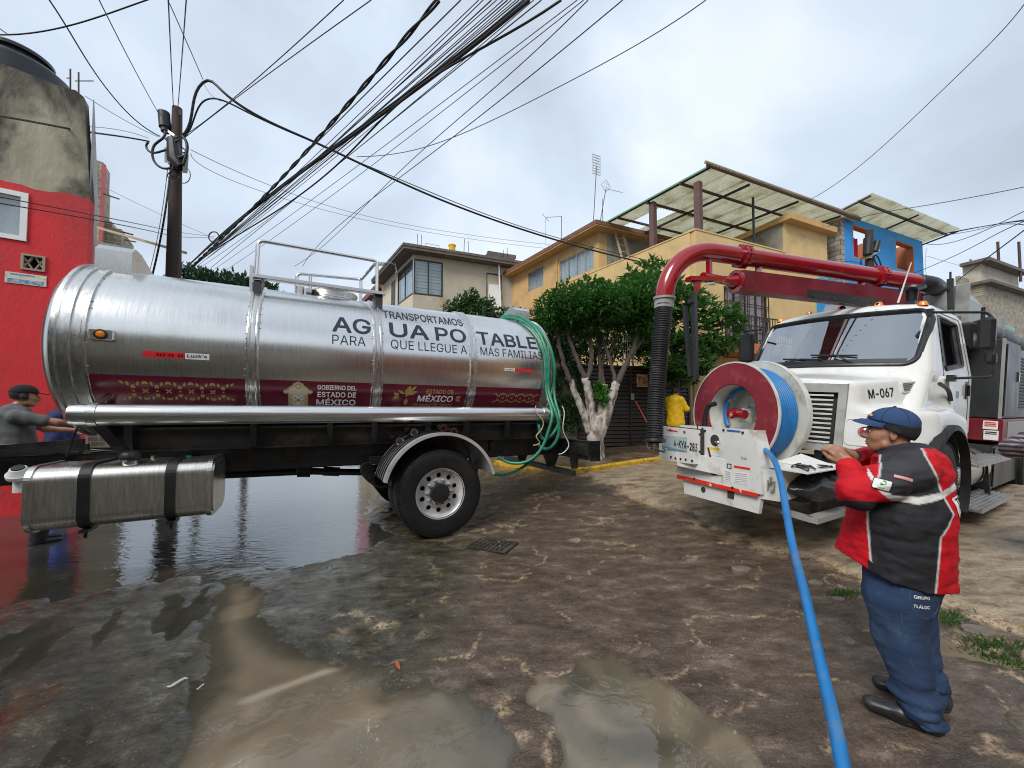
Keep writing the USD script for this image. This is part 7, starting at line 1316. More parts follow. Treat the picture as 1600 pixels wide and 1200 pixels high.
for X, Y in ((1020, 440), (1100, 480), (1135, 505), (1050, 450), (1085, 540)): part('limb', tube(smooth_path([at_depth(1056, 570, 11.05), (at_depth(1056, 560, 11.05) + at_depth(X, Y, 11)) / 2 + UP * -.15, at_depth(X, Y, 11)], 12), np.linspace(.06, .02, 12), 7), 'bark', lq)
# young tree behind the tanker, trees far down the street
by = thing('young_tree', 'young light green tree in front of the grey house, behind the tanker', 'tree')
P, D = lobes([(at_depth(X, Y, 14), r) for X, Y, r in ((705, 490, (.35, .5, .4)), (725, 478, (.4, .5, .40)), (738, 468, (.30, .4, .38)), (755, 482, (.35, .4, .35)), (765, 478, (.22, .3, .30)), (735, 500, (.7, .6, .5)))], 2600, R1, .4); part('crown', leaves(P, R1.normal(size=P.shape) * .8 + (0, 0, .5), .15, .07, .3, R1), 'leaf_bush', by, smooth=False)
b0 = at_depth(733, 645, 14); part('trunk', tube([b0 * (1, 1, 0) + UP * .1, at_depth(733, 480, 14)], [.09, .04], 8), 'bark', by)
for k, (lab, tops) in enumerate((('dark clipped tree far down the street, right of the utility pole', ((292, 432), (300, 425), (318, 432), (335, 436))), ('dark clipped tree far down the street, half behind the tanker railing', ((350, 436), (372, 437), (395, 444), (418, 452))))):
    t = thing('far_tree', lab, 'tree'); P, D = lobes([(at_depth(X, Y + 16, 19), (.75, .9, .75)) for X, Y in tops] + [(at_depth(sum(p[0] for p in tops) / 4, 480, 19), (1.9, 1.2, 1.2))], 3600, R1, .7); part('crown', leaves(P, D * .4 + (0, 0, 1.0) + R1.normal(size=P.shape) * .5, .24, .11, .2, R1), 'leaf_far', t, smooth=False)
    b0 = at_depth(sum(p[0] for p in tops) / 4, 645, 19); part('trunk', tube([b0 * (1, 1, 0), b0 * (1, 1, 0) + UP * 5.5], [.16, .1], 8), 'bark', t)
# ---------------------------------------------------------------- utility poles
def pole(name, label, X0, Y0, X1, Y1, d, r0, r1):
    t = thing(name, label, 'utility pole'); a, b = at_depth(X0, Y0, d), at_depth(X1, Y1, d); bot = a + (a - b) * (a[2] / (b[2] - a[2])); part('post', tube([bot, b], [r0 * 1.15, r1], 14), 'pole_wood', t); return t, bot, b
pt, pb_, ptop = pole('utility_pole', 'dark wooden utility pole with cable boxes behind the front of the tanker', 271, 432, 277, 169, 7.8, .155, .085)
q = lambda X, Y, d=7.7: at_depth(X, Y, d)
part('pole_cap', hull([q(271, 168, 7.75), q(283, 172, 7.75), q(271, 180, 7.75), q(284, 180, 7.75), q(271, 168, 7.85), q(283, 172, 7.85), q(284, 180, 7.85), q(271, 180, 7.85)]), 'pole_wood', pt)
part('splice_closure', cat(cyl(q(256, 176), q(258, 200), .10, 18), cyl(q(258, 200), q(258.5, 206), .075, 18)), 'cable_black', pt); part('closure_arm', beam(q(260, 203), q(274, 213), .05), 'frame_alu', pt)
part('terminal_box', hull([q(X, Y, d) for X, Y in ((257, 230), (265, 230), (257, 254), (265, 254)) for d in (7.6, 7.75)]), 'box_green_grey', pt); part('terminal_box', hull([q(X, Y, d) for X, Y in ((287, 240), (295, 242), (285, 270), (293, 271)) for d in (7.6, 7.8)]), 'cable_black', pt)
for Y in (232, 248, 253, 257): part('steel_strap', lathe([(.135, -.012), (.145, -.012), (.145, .012), (.135, .012)], 18, q(276, Y, 7.8), unit(ptop - pb_)), 'frame_alu' if Y > 240 else 'cable_black', pt)
for pts, r in (([(232, 222), (229, 231), (236, 238), (250, 237), (262, 234)], .020), ([(258, 205), (252, 218), (242, 226), (238, 240), (243, 255), (255, 263), (267, 262)], .022), ([(285, 213), (292, 225), (290, 245), (286, 258)], .028), ([(266, 225), (272, 240), (270, 262), (264, 272)], .018), ([(290, 262), (297, 270), (294, 283), (284, 286)], .008), ([(268, 268), (262, 276), (270, 284), (280, 275)], .008), ([(258, 216), (266, 222), (280, 218)], .02), ([(262, 240), (275, 246), (288, 244)], .03)): part('cable_loop', tube(smooth_path([q(X, Y, 7.6) for X, Y in pts], 30), r, 8), 'cable_black', pt, smooth=True)
part('cable_bundle', tube([q(270, 218, 7.65), q(274, 250, 7.65), q(283, 262, 7.65)], [.10, .14, .08], 10), 'cable_black', pt)
pt2, _, _ = pole('utility_pole', 'utility pole with two black cable closures in front of the blue house', 1359, 480, 1358, 360, 12, .12, .10); q2 = lambda X, Y: at_depth(X, Y, 11.85)
part('splice_closure', cyl(q2(1357, 372), q2(1356, 398), .125, 16), 'cable_black', pt2); part('splice_closure', cyl(q2(1371, 377), q2(1367, 393), .085, 16), 'cable_black', pt2); part('closure_arm', beam(q2(1360, 400), q2(1374, 391), .05), 'frame_alu', pt2); part('terminal_box', hull([q2(X, Y) + V(0, o, 0) for X, Y in ((1358, 393), (1363, 393), (1358, 403), (1363, 403)) for o in (0, .12)]), 'frame_alu', pt2)
for pts in ([(1362, 398), (1372, 402), (1376, 412), (1382, 420)], [(1355, 400), (1346, 405), (1346, 414)], [(1366, 395), (1368, 410), (1384, 424)]): part('cable_loop', tube(smooth_path([q2(*p) for p in pts], 16), .02, 6), 'cable_black', pt2, smooth=True)
# ---------------------------------------------------------------- overhead wires: each one a thing
def wire(pts, r, lab, group=None, z=None, d=None, m='cable_black', n=60, name='overhead_wire', twist=0):
    r = r * .78
    if z is not None: P = [at_z(X, Y, z) for X, Y in pts]
    else: P = [at_depth(X, Y, dd) for (X, Y), dd in zip(pts, np.interp(np.linspace(0, 1, len(pts)), np.linspace(0, 1, len(d)), d))]
    c = smooth_path(P, n) if len(P) > 2 else np.array([P[0] + (P[1] - P[0]) * t - UP * .12 * 4 * t * (1 - t) * (0 if z is None else 0) for t in np.linspace(0, 1, n)])
    if twist:
        s = np.r_[0, np.cumsum(np.linalg.norm(np.diff(c, axis=0), axis=1))]; t = unit(c[-1] - c[0]); e = unit(np.cross(t, UP)); f = np.cross(t, e); ms = [tube(c + r * .8 * (np.cos(s * twist + ph)[:, None] * e + np.sin(s * twist + ph)[:, None] * f), r * .8, 6) for ph in (0, PI)]; mm = cat(ms)
    else: mm = tube(c, r, 6)
    solo(name, mm, m, lab, 'wire', group, smooth=True)
wire([(685, 0), (568, 135), (491, 223), (383, 337), (298, 418)], .030, 'thick twisted pair of black cables, leftmost of the bundle running overhead', z=7.0, n=240, twist=5, name='overhead_cable')
wire([(827, 0), (669, 126), (514, 238), (356, 360), (293, 416)], .036, 'thickest black cable in the middle of the overhead bundle', z=7.0, name='overhead_cable')
wire([(820, 0), (672, 118), (514, 234), (356, 357), (296, 414)], .022, 'black cable lashed just above the thickest one of the bundle', z=7.05, name='overhead_cable')
wire([(877, 0), (730, 88), (671, 124), (545, 240), (400, 350), (300, 420)], .022, 'black cable that meets the thickest cable from its lower side', z=6.95, name='overhead_cable')
for k, (xt, xb, yb) in enumerate(((720, 322, 398), (748, 326, 396), (755, 330, 392), (768, 300, 415), (776, 305, 412), (786, 312, 408), (793, 308, 410), (799, 315, 404), (806, 318, 402), (811, 322, 405), (816, 310, 414), (834, 316, 416), (846, 330, 418), (902, 336, 420), (912, 350, 424))):
    mid = (xt + (xb - xt) * .5 - 8 + 3 * (k % 4), yb * .5 + 6 + 2 * (k % 3)); wire([(xt, 0), mid, (xb, yb)], .009 + .003 * (k % 3 == 0), 'thin wire of the bundle fanning across the top of the sky', 'thin wires of the overhead bundle', z=6.8 + .06 * k, m='wire_grey')
wire([(919, 0), (775, 135), (671, 225), (559, 333), (460, 416)], .010, 'left one of two thin wires crossing above the tanker railing', z=7.2, m='wire_grey'); wire([(973, 0), (842, 108), (712, 211), (559, 328), (473, 416)], .011, 'right one of two thin wires crossing above the tanker railing', z=7.2, m='wire_grey')
wire([(1103, 0), (1000, 67), (865, 140), (712, 213), (640, 236), (557, 245)], .011, 'single wire curving down from the top centre into the bundle', d=(6, 7, 8, 9, 9.5, 9.5), m='wire_grey')
wire([(537, 0), (374, 146), (289, 211)], .009, 'left one of the two wires from the top of the sky to the left pole', d=(4.6, 6, 7.7), m='wire_grey'); wire([(580, 0), (400, 130), (289, 215)], .009, 'right one of the two wires from the top of the sky to the left pole', d=(4.6, 6, 7.7), m='wire_grey')
wire([(283, 214), (300, 175), (316, 130), (322, 126), (345, 140), (478, 216), (545, 247), (653, 297), (833, 364), (1000, 409)], .034, 'thick black cable bent over its hanger and dropping to the corner house', d=(7.7, 7.6, 7.5, 7.5, 7.5, 8.5, 9, 10, 11.5, 13.5), n=120, name='overhead_cable')
wire([(284, 216), (305, 180), (322, 156), (330, 154), (380, 172), (469, 213), (545, 247)], .020, 'thinner black cable running below the bent thick cable from the left pole', d=(7.7, 7.6, 7.5, 7.5, 7.8, 8.5, 9), n=80, name='overhead_cable')
wire([(545, 247), (631, 283), (760, 335), (887, 376), (1060, 418)], .014, 'thin black wire above the thick cable dropping to the corner house', d=(9, 9.8, 11, 12.5, 14))
wire([(298, 234), (428, 292), (554, 333), (700, 362), (860, 382)], .009, 'upper one of two thin wires sagging from the left pole to the orange roof', d=(7.8, 11, 14, 16, 18), m='wire_grey'); wire([(298, 240), (400, 296), (554, 340), (700, 368), (852, 388)], .009, 'lower one of two thin wires sagging from the left pole to the orange roof', d=(7.8, 11, 14, 16, 18), m='wire_grey')
wire([(317, 124), (311, 110), (290, 62), (262, 0)], .010, 'wire that holds up the bend of the thick cable', d=(7.5, 7, 6, 4.5)); wire([(318, 128), (332, 150), (345, 158)], .006, 'short tie under the bend of the thick cable', d=(7.5, 7.5, 7.5), m='wire_grey')
for a, b, lab in (((271, 168), (263, 0), 'left one of two wires rising straight up from the pole top'), ((278, 168), (291, 0), 'right one of two wires rising straight up from the pole top'), ((247, 176), (155, 0), 'wire rising to the upper left from the closure on the left pole')): wire([a, ((a[0] + b[0]) / 2, (a[1] + b[1]) / 2 + 3), b], .009, lab, d=(7.7, 5.6, 4.2), m='wire_grey')
wire([(250, 213), (222, 196), (180, 155), (130, 85), (77, 0)], .013, 'darker wire curving to the upper left from the left pole', d=(7.7, 7.3, 6.6, 5.6, 4.6), m='cable_black')
wire([(-10, 54), (60, 50), (130, 34), (190, 14), (235, -2)], .012, 'wire crossing the top left corner above the water tank', d=(5, 5, 5, 5, 5)); wire([(-10, 38), (14, 55)], .010, 'short wire end above the water tank', d=(5.5, 6))
wire([(-10, 180), (60, 192), (130, 205), (200, 215), (233, 221)], .020, 'thick black cable from the left edge past the stained wall to the left pole', d=(4.8, 5.4, 6.2, 7.2, 7.6), name='overhead_cable')
wire([(-10, 306), (100, 327), (240, 355), (335, 370)], .009, 'upper one of two wires crossing in front of the red wall', d=(4.8, 5.6, 8, 14)); wire([(-10, 316), (100, 335), (240, 362), (335, 372)], .010, 'lower one of two wires crossing in front of the red wall', d=(4.8, 5.6, 8, 14))
wire([(133, 150), (190, 185), (248, 214)], .006, 'faint wire from the rebar on the red house to the left pole', d=(6.5, 7, 7.7), m='wire_grey'); wire([(140, 198), (200, 206), (232, 216)], .006, 'faint short wire just above the thick cable at the left pole', d=(6.5, 7.2, 7.7), m='wire_grey'); wire([(162, 292), (240, 330), (325, 368)], .007, 'faint wire from the block house to the tie in the bundle', d=(12, 13, 14.5), m='wire_grey')
wire([(265, 276), (255, 350), (238, 430)], .022, 'thick guy cable slanting down left of the pole', d=(7.6, 7.6, 7.8)); wire([(262, 262), (250, 350), (232, 430)], .008, 'thin guy wire slanting down left of the pole', d=(7.8, 8.6, 9.5), m='wire_grey'); wire([(284, 285), (282, 350), (279, 430)], .006, 'thin wire hanging along the right side of the pole', d=(7.7, 7.7, 7.7), m='wire_grey')
tie = at_z(334, 370, 7.0); solo('cable_tie_ring', trimesh.creation.torus(.16, .02, major_sections=20, minor_sections=6).apply_transform(frame(tie, V(1, 0, 0), V(0, 0, 1), V(0, -1, 0))), 'cable_black', 'small ring of coiled wire tied to the bundle of cables', 'wire coil')
wire([(1605, 0), (1530, 85), (1440, 172), (1340, 262), (1258, 316)], .012, 'single wire from the top right corner down to the roof canopy', d=(6, 8, 10, 12, 13.5)); wire([(1605, 291), (1520, 308), (1440, 322), (1370, 334), (1290, 355)], .013, 'wire crossing in front of the corrugated awning', d=(8, 10, 11.5, 13, 14))
for k, (p, lab) in enumerate(((((1605, 328), (1570, 345), (1540, 356), (1480, 367)), 'upper wire of the tangle at the right edge'), (((1605, 347), (1560, 350), (1500, 360), (1484, 366)), 'second wire of the tangle at the right edge'), (((1605, 343), (1565, 349), (1530, 355), (1484, 364)), 'thick wire of the tangle at the right edge'), (((1605, 352), (1560, 352), (1530, 364), (1490, 378), (1445, 380)), 'sagging wire of the tangle at the right edge'))): wire(p, .013 + .006 * (k == 2), lab, d=(9, 10.5, 12, 14))
wire([(1605, 344), (1540, 375), (1480, 405), (1420, 430), (1300, 470)], .012, 'upper slanting wire from the right edge towards the blue house', d=(8, 10, 12, 13.5, 15)); wire([(1605, 356), (1560, 390), (1520, 420), (1494, 440)], .013, 'lower slanting wire from the right edge to the white truck mast', d=(7, 7.5, 8, 8)); wire([(1448, 400), (1500, 415), (1562, 432)], .009, 'thin wire from the blue house to the far house', d=(16, 20, 26), m='wire_grey'); wire([(1448, 388), (1446, 420), (1450, 440)], .008, 'thin wire hanging down the edge of the blue house', d=(16.2, 16.2, 16.2), m='wire_grey')
wire([(1345, 412), (1325, 408), (1315, 411)], .016, 'short cable from the right pole to the blue wall', d=(12, 13.5, 15)); wire([(1374, 378), (1420, 372), (1445, 376)], .009, 'thin wire from the right pole under the awning', d=(12, 14, 16), m='wire_grey')
# ---------------------------------------------------------------- drain grate and litter
gc = at_z(770, 853, 0.0); gzv = gz(gc[0], gc[1]) + .012
dg = thing('drain_grate', 'iron storm drain grate in the wet asphalt behind the tanker wheel', 'drain grate', loc=(gc[0], gc[1], gzv), rotz=math.radians(-24))
gp2 = rrect(-.24, .24, -.18, .18, .02)
for j in range(3):
    for k in range(8): gp2 = gp2.difference(rrect(-.21 + .053 * k, -.185 + .053 * k, -.155 + .107 * j, -.065 + .107 * j, .008, 3))
mat('grate_iron', (.040, .034, .028), .55, var=.3, scale=12, dirt=(.10, .075, .05), dscale=8); part('plate', extrude(gp2, .012), 'grate_iron', dg, smooth=False); part('pit', bx(-.24, .24, -.18, .18, -.002, .001), 'room_dark', dg, smooth=False)
mat('litter_pale', (.62, .58, .50), .7, var=.15, scale=40); mat('litter_orange', (.42, .10, .03), .6); mat('litter_green', (.40, .42, .08), .6); mat('stone_pale', (.24, .19, .14), .85, var=.3, scale=20); mat('slab_grey', (.15, .128, .10), .85, var=.25, scale=8, bump=.6, bscale=30)
def scrap(X, Y, s, m, lab, flat=.35, seed=0, name='litter', cat_='litter'):
    p = at_z(X, Y, 0); z = gz(p[0], p[1]); p = at_z(X, Y, z); r = np.random.default_rng(seed); m_ = trimesh.convex.convex_hull(r.normal(size=(9, 3)) * (s, s * .7, s * flat)); m_.apply_translation((p[0], p[1], gz(p[0], p[1]) + s * flat * .7)); solo(name, m_, m, lab, cat_, smooth=False)
for k, (X, Y, s, m, lab) in enumerate(((756, 843, .022, 'litter_orange', 'rust orange scrap on the drain grate'), (780, 848, .014, 'litter_pale', 'upper pale scrap on the drain grate'), (783, 857, .017, 'litter_pale', 'lower pale scrap on the drain grate'), (786, 847, .014, 'litter_green', 'yellow green peel on the drain grate'), (792, 853, .012, 'litter_green', 'small green scrap at the right of the drain grate'), (797, 849, .010, 'litter_pale', 'tiny pale bit right of the drain grate'))): scrap(X, Y, s, m, lab, .6, k)
for k, (X, Y, a, lab) in enumerate(((277, 1068, .075, 'white crumpled strip lying in the mud at lower left'), (313, 1072, .03, 'small white scrap right of the crumpled strip'))):
    p = at_z(X, Y, 0); zz = gz(p[0], p[1]) + .012; c = [(p[0] + a * t, p[1] + a * .9 * t + .008 * math.sin(t * 9), zz + .006 * math.sin(t * 5)) for t in np.linspace(-.5, .5, 9)]; solo('litter', tube(c, a * .13 * np.sin(np.linspace(.25, PI - .25, 9)), 5), 'litter_pale', lab, 'litter', smooth=False)
p = at_z(622, 1043, 0); solo('litter', tube([(p[0] - .02, p[1] + .03, gz(p[0], p[1]) + .02), (p[0], p[1], gz(p[0], p[1]) + .016), (p[0] + .02, p[1] - .03, gz(p[0], p[1]) + .014)], [.008, .012, .004], 6), 'litter_orange', 'reddish dead leaf on the asphalt above the brown puddle', 'leaf', smooth=False)
n = 0
Rs = np.random.default_rng(5)
ms = []
for k in range(420):
    X, Y = Rs.uniform(480, 1250), 800 + 390 * Rs.uniform() ** .8
    p = at_z(X, Y, 0)
    if any(pl.contains(Point(p[0], p[1])) for pl, _ in POOLS): continue
    s = abs(Rs.normal()) * .0022 + .0018; m_ = trimesh.convex.convex_hull(Rs.normal(size=(7, 3)) * (s, s, s * .7)); m_.apply_translation((p[0], p[1], gz(p[0], p[1]) + s * .4)); ms.append(m_)
solo('gravel', cat(ms), 'stone_pale', 'pale grit and pebbles strewn over the wet asphalt', kind='stuff', smooth=False)
for k, (X, Y, a, b, lab) in enumerate(((1158, 888, .16, .085, 'loose grey slab lying where the asphalt meets the concrete'), (1205, 868, .10, .06, 'broken concrete lump left of the blue hose near the white truck'), (1080, 872, .09, .05, 'broken concrete lump in front of the reel panel'), (1232, 862, .07, .05, 'small concrete lump just left of the blue hose'), (1275, 910, .10, .07, 'concrete lump just right of the blue hose'), (1310, 935, .08, .06, 'concrete lump beside the first grass tuft'), (1530, 985, .16, .12, 'grey concrete lump behind the man in the red jacket'), (1395, 995, .10, .06, 'low stone beside the thin puddle behind the man'))):
    p = at_z(X, Y, .04); zz = gz(p[0], p[1]); r = np.random.default_rng(k + 40); pts = [(a * math.cos(t) * r.uniform(.8, 1.1), b * math.sin(t) * r.uniform(.8, 1.1)) for t in np.linspace(0, 2 * PI, 11)[:-1]]; h = .035 if k == 0 else .02
    a *= .62; b *= .62; pts = [(x * .62, y * .62) for x, y in pts]; h *= .8
    solo('concrete_fragment', hull([(p[0] + x * c_, p[1] + y * c_, zz + z_) for x, y in pts for c_, z_ in ((1.0, -.02), (1.0, h * .6), (.9, h))]), 'slab_grey', lab, 'rubble', smooth=False)
P, D = [], []
for X, Y, n, s in ((1325, 928, 70, .06), (1318, 932, 40, .05), (1482, 965, 60, .06), (1560, 1012, 110, .09), (1590, 1025, 60, .07), (1535, 1005, 50, .06), (1490, 975, 30, .05)):
    p = at_z(X, Y, .04)
    for k in range(n): a = p[:2] + Rs.normal(size=2) * s * (1, .5); P.append((a[0], a[1], gz(a[0], a[1]))); D.append((Rs.normal() * .5, Rs.normal() * .5, 1))
solo('grass', leaves(np.array(P), np.array(D, float), .05, .008, .5, Rs), 'grass_blade', 'sparse green grass growing where the asphalt meets the concrete', 'grass', kind='stuff', smooth=False)
# ================================================================ PEOPLE
def skin_mat(name, a, b):
    M[name] = usdkit.material(stage, '/World/Looks/' + name, {'tc': ('texture_coordinate', {}), 'n': ('noise_texture', {'scale': 22.0, 'detail': 5.0}), 'r': ('rgb_ramp', {'ramp': [(.3, b), (.7, a)]}), 'n2': ('noise_texture', {'scale': 320.0, 'detail': 2.0}), 'b': ('bump', {'strength': .25, 'distance': .002}),
        'p': ('principled_bsdf', {'roughness': .48, 'subsurface_weight': .12, 'subsurface_scale': .008})}, [('tc.object', 'n.vector'), ('n.fac', 'r.fac'), ('r.color', 'p.base_color'), ('r.color', 'p.subsurface_radius') if False else ('tc.object', 'n2.vector'), ('n2.fac', 'b.height'), ('b.normal', 'p.normal')], surface='p.BSDF')
skin_mat('skin', (.40, .205, .125), (.27, .125, .075)); skin_mat('skin_pale', (.50, .29, .20), (.38, .20, .13))
tone_mat('jacket_cloth', .72, .35, 420.0, .25, .0); mat('jeans', (.022, .052, .125), .85, var=.35, scale=5, bump=.5, bscale=260, col2=(.011, .026, .068), dirt=(.045, .09, .17), dscale=4, dmin=.5, dmax=.7)
mat('cap_blue', (.018, .052, .145), .8, var=.15, scale=14, bump=.4, bscale=300); mat('knit_black', (.012, .012, .014), .9, bump=.5, bscale=400); mat('shoe_black', (.014, .014, .016), .38, var=.3, scale=12, dirt=(.05, .045, .038), dscale=8); mat('sole', (.02, .02, .021), .7); mat('hair_black', (.010, .009, .009), .6, var=.3, scale=60)
mat('patch_white', (.72, .72, .70), .6); mat('patch_green', (.02, .27, .07), .6); mat('patch_pink', (.62, .30, .27), .6); mat('eye_white', (.62, .60, .56), .2); mat('eye_dark', (.02, .012, .008), .15); mat('lip', (.28, .105, .085), .5); mat('trim_white', (.66, .66, .65), .5); mat('trim_black', (.015, .015, .017), .7)
mat('cloth_grey', (.105, .108, .112), .9, var=.22, scale=7, bump=.5, bscale=200, dirt=(.16, .165, .17), dscale=5); mat('cloth_navy', (.012, .022, .085), .85, var=.2); mat('cloth_royal', (.012, .075, .44), .8, var=.2, scale=8); mat('rain_yellow', (.74, .44, .008), .42, var=.12, scale=6, bump=.5, bscale=12); mat('cloth_dark', (.03, .032, .036), .85, var=.2)
M['plaid'] = usdkit.material(stage, '/World/Looks/plaid', {'tc': ('texture_coordinate', {}), 'sx': ('separate_xyz', {}), 'w1': ('wave_texture', {'scale': 9.0, 'bands_direction': 'z'}), 'w2': ('wave_texture', {'scale': 9.0, 'bands_direction': 'x'}), 'r1': ('rgb_ramp', {'ramp': [(.35, (.06, .04, .10)), (.6, (.42, .36, .32))]}), 'r2': ('rgb_ramp', {'ramp': [(.3, (.16, .10, .16)), (.6, (.62, .56, .50))]}), 'm': ('mix', {'mix_type': 'multiply', 'fac': .85}), 'p': ('principled_bsdf', {'roughness': .85})}, [('tc.object', 'w1.vector'), ('tc.object', 'w2.vector'), ('w1.fac', 'r1.fac'), ('w2.fac', 'r2.fac'), ('r1.color', 'm.color1'), ('r2.color', 'm.color2'), ('m.color', 'p.base_color')], surface='p.BSDF')
def union(fs, k):
    def f(P):
        d = None
        for g in fs: e = g(P); d = e if d is None else smin(d, e, k)
        return d
    return f
def cone(a, b, ra, rb): return lambda P: sdf_cone(P, a, b, ra, rb)
def ell(c, r, R=None): return lambda P: sdf_ell(P, c, r, R)
def squash(a, b, ra, rb, sv): 
    """A limb that is wider across (v) than deep: v is scaled before measuring."""
    s = V(1, 1 / sv, 1); return lambda P: sdf_cone(P * s, V(*a) * s, V(*b) * s, ra, rb)
class Body:
    def __init__(self, name, label, group, loc, face):
        self.o = np.asarray(loc, float); self.u = unit(V(face[0], face[1], 0)); self.v = V(-self.u[1], self.u[0], 0); self.T = frame(V(0, 0, 0), self.u, self.v, UP)
        self.t = thing(name, label, 'person', group, loc=loc)
    def add(self, name, m, mat_, parent=None, smooth=True, **kw): return part(name, xf(m, self.T), mat_, parent or self.t, smooth=smooth, **kw)
    def loc(self, w): d = np.asarray(w) - self.o; return V(d @ self.u, d @ self.v, d[2])
    def mesh(self, f, lo, hi, step, it=0):
        m = surface_nets(f, lo, hi, step)
        if it: trimesh.smoothing.filter_taubin(m, iterations=it)
        return m
    def px(self, X, Y, v=0.0):                       # the photograph's point on the upright plane v metres to the person's left
        p = on_plane(X, Y, self.o + self.v * v, self.v); return self.loc(p)
def head_sdf(c, s=1.0, yaw=0.0, pitch=0.0):
    """Skull, face, jaw, nose, lips, brow, ears; c = centre of the head, looking along +u turned by yaw."""
    cy, sy = math.cos(yaw), math.sin(yaw); cp, sp = math.cos(pitch), math.sin(pitch)
    Rm = np.array([[cy * cp, -sy, -cy * sp], [sy * cp, cy, -sy * sp], [sp, 0, cp]])
    def f(P):
        q = (P - c) @ Rm / s
        d = sdf_ell(q, (-.018, 0, .030), (.098, .076, .098))
        d = smin(d, sdf_ell(q, (.030, 0, -.035), (.066, .060, .080)), .03)
        d = smin(d, sdf_ell(q, (.052, 0, -.088), (.030, .034, .026)), .03)
        for e in (-1, 1):
            d = smin(d, sdf_ell(q, (.048, e * .040, -.030), (.032, .024, .030)), .022)
            d = smin(d, sdf_cone(q, (.020, e * .052, -.075), (.052, e * .024, -.098), .022, .018), .02)
            d = smin(d, sdf_cone(q, (.078, e * .010, .016), (.066, e * .046, .013), .010, .009), .012)
            d = -smin(-d, sdf_ell(q, (.094, e * .031, -.004), (.018, .017, .012)), .010)
            d = smin(d, sdf_ell(q, (.076, e * .031, -.004), (.013, .015, .010)), .005)
            d = smin(d, sdf_ell(q, (-.012, e * .079, -.014), (.017, .009, .033)), .006)
            d = -smin(-d, sdf_ell(q, (-.008, e * .089, -.012), (.009, .007, .020)), .004)
            d = smin(d, sdf_ell(q, (.092, e * .013, -.040), (.013, .010, .009)), .006)
        d = smin(d, sdf_cone(q, (.086, 0, .006), (.108, 0, -.034), .009, .0145), .012)
        d = smin(d, sdf_ell(q, (.086, 0, -.066), (.012, .024, .0065)), .006); d = smin(d, sdf_ell(q, (.083, 0, -.079), (.012, .021, .0075)), .006)
        d = -smin(-d, sdf_ell(q, (.098, 0, -.0725), (.012, .024, .0020)), .003)
        return d * s
    return f, Rm
def hand_sdf(w, d_, n_, s=1.0, curl=1.0, thumb=1.0, side=1):
    """A hand at wrist w pointing along d_, its palm facing n_, fingers curled by curl."""
    d_, n_ = unit(d_), unit(n_); b = np.cross(n_, d_) * side; L = lambda x, y, z: w + (d_ * x + b * y + n_ * z) * s
    fs = [lambda P, A=L(.0, 0, 0), B=L(.045, 0, 0): sdf_cone(P, A, B, .027 * s, .030 * s)]
    for y, ln in ((-.030, .88), (-.010, 1.0), (.010, .97), (.030, .78)):
        fs.append(lambda P, A=L(.02, y * .7, 0), B=L(.088, y, 0.0): sdf_cone(P, A, B, .016 * s, .0125 * s))
        p = V(.088, y, 0.0); a = 0.0
        for k, l in enumerate((.042, .027, .021)):
            a += curl * (1.15, 1.25, .8)[k]; q = p + V(math.cos(a) * l * ln, 0, math.sin(a) * l * ln); fs.append(lambda P, A=L(*p), B=L(*q), r=.0105 - .001 * k: sdf_cone(P, A, B, r * s, (r - .0012) * s)); p = q
    t0, t1, t2, t3 = V(.012, -.026, .010), V(.050, -.046, .026), V(.078, -.036, .044), V(.098, -.018, .050)
    for A, B, r0, r1 in ((t0, t1, .017, .0135), (t1, t2, .0125, .0115), (t2, t3, .0112, .009)): fs.append(lambda P, A=L(*A), B=L(*B), r0=r0, r1=r1: sdf_cone(P, A, B, r0 * s, r1 * s))
    return union(fs, .005 * s)
# ---------------------------------------------------------------- the man in the red and black jacket
mo = V(2.012, 1.985, gz(2.012, 1.985)); man = Body('person', 'man in red and black jacket, blue cap and jeans standing beside the blue hose', None, mo, (-.74, .67))
HC_ = V(.048, 0, 1.398); HS = .90
hf, HR = head_sdf(HC_, HS, yaw=.05, pitch=.10)
EL, HL = V(.185, .29, 1.105), V(.215, .10, 1.235); ER, HRt = V(.13, -.28, 1.22), V(.205, -.075, 1.255)
SL, SR = V(-.02, .185, 1.235), V(-.02, -.185, 1.235)
hand_l = hand_sdf(HL, V(.12, -.06, .14), V(.55, -.75, -.1), .98, 1.0, side=1); hand_r = hand_sdf(HRt, V(.10, .10, .08), V(.3, .3, -.75), .98, .9, side=-1)
legs = [cone((.01, .10, .76), (.035, .115, .42), .105, .078), cone((.035, .115, .42), (-.02, .115, .09), .072, .045), cone((-.03, -.10, .76), (-.03, -.11, .42), .105, .078), cone((-.03, -.11, .42), (-.06, -.11, .09), .072, .045)]
body_f = union([hf, cone((-.012, 0, 1.22), (.028, 0, 1.34), .056, .052), cone((-.02, 0, 1.15), (.02, 0, .80), .11, .16), cone(SL, EL, .062, .048), cone(EL, HL, .047, .030), cone(SR, ER, .062, .048), cone(ER, HRt, .047, .030), hand_l, hand_r] + legs + [cone((-.02, .115, .055), (.11, .122, .038), .036, .022), cone((-.065, -.11, .055), (.07, -.105, .038), .036, .022)], .012)
man.add('body', man.mesh(body_f, (-.32, -.42, -.01), (.50, .50, 1.60), .0048), 'skin')
hp = lambda x, y, z: HC_ + (np.array([x, y, z]) * HS) @ HR.T
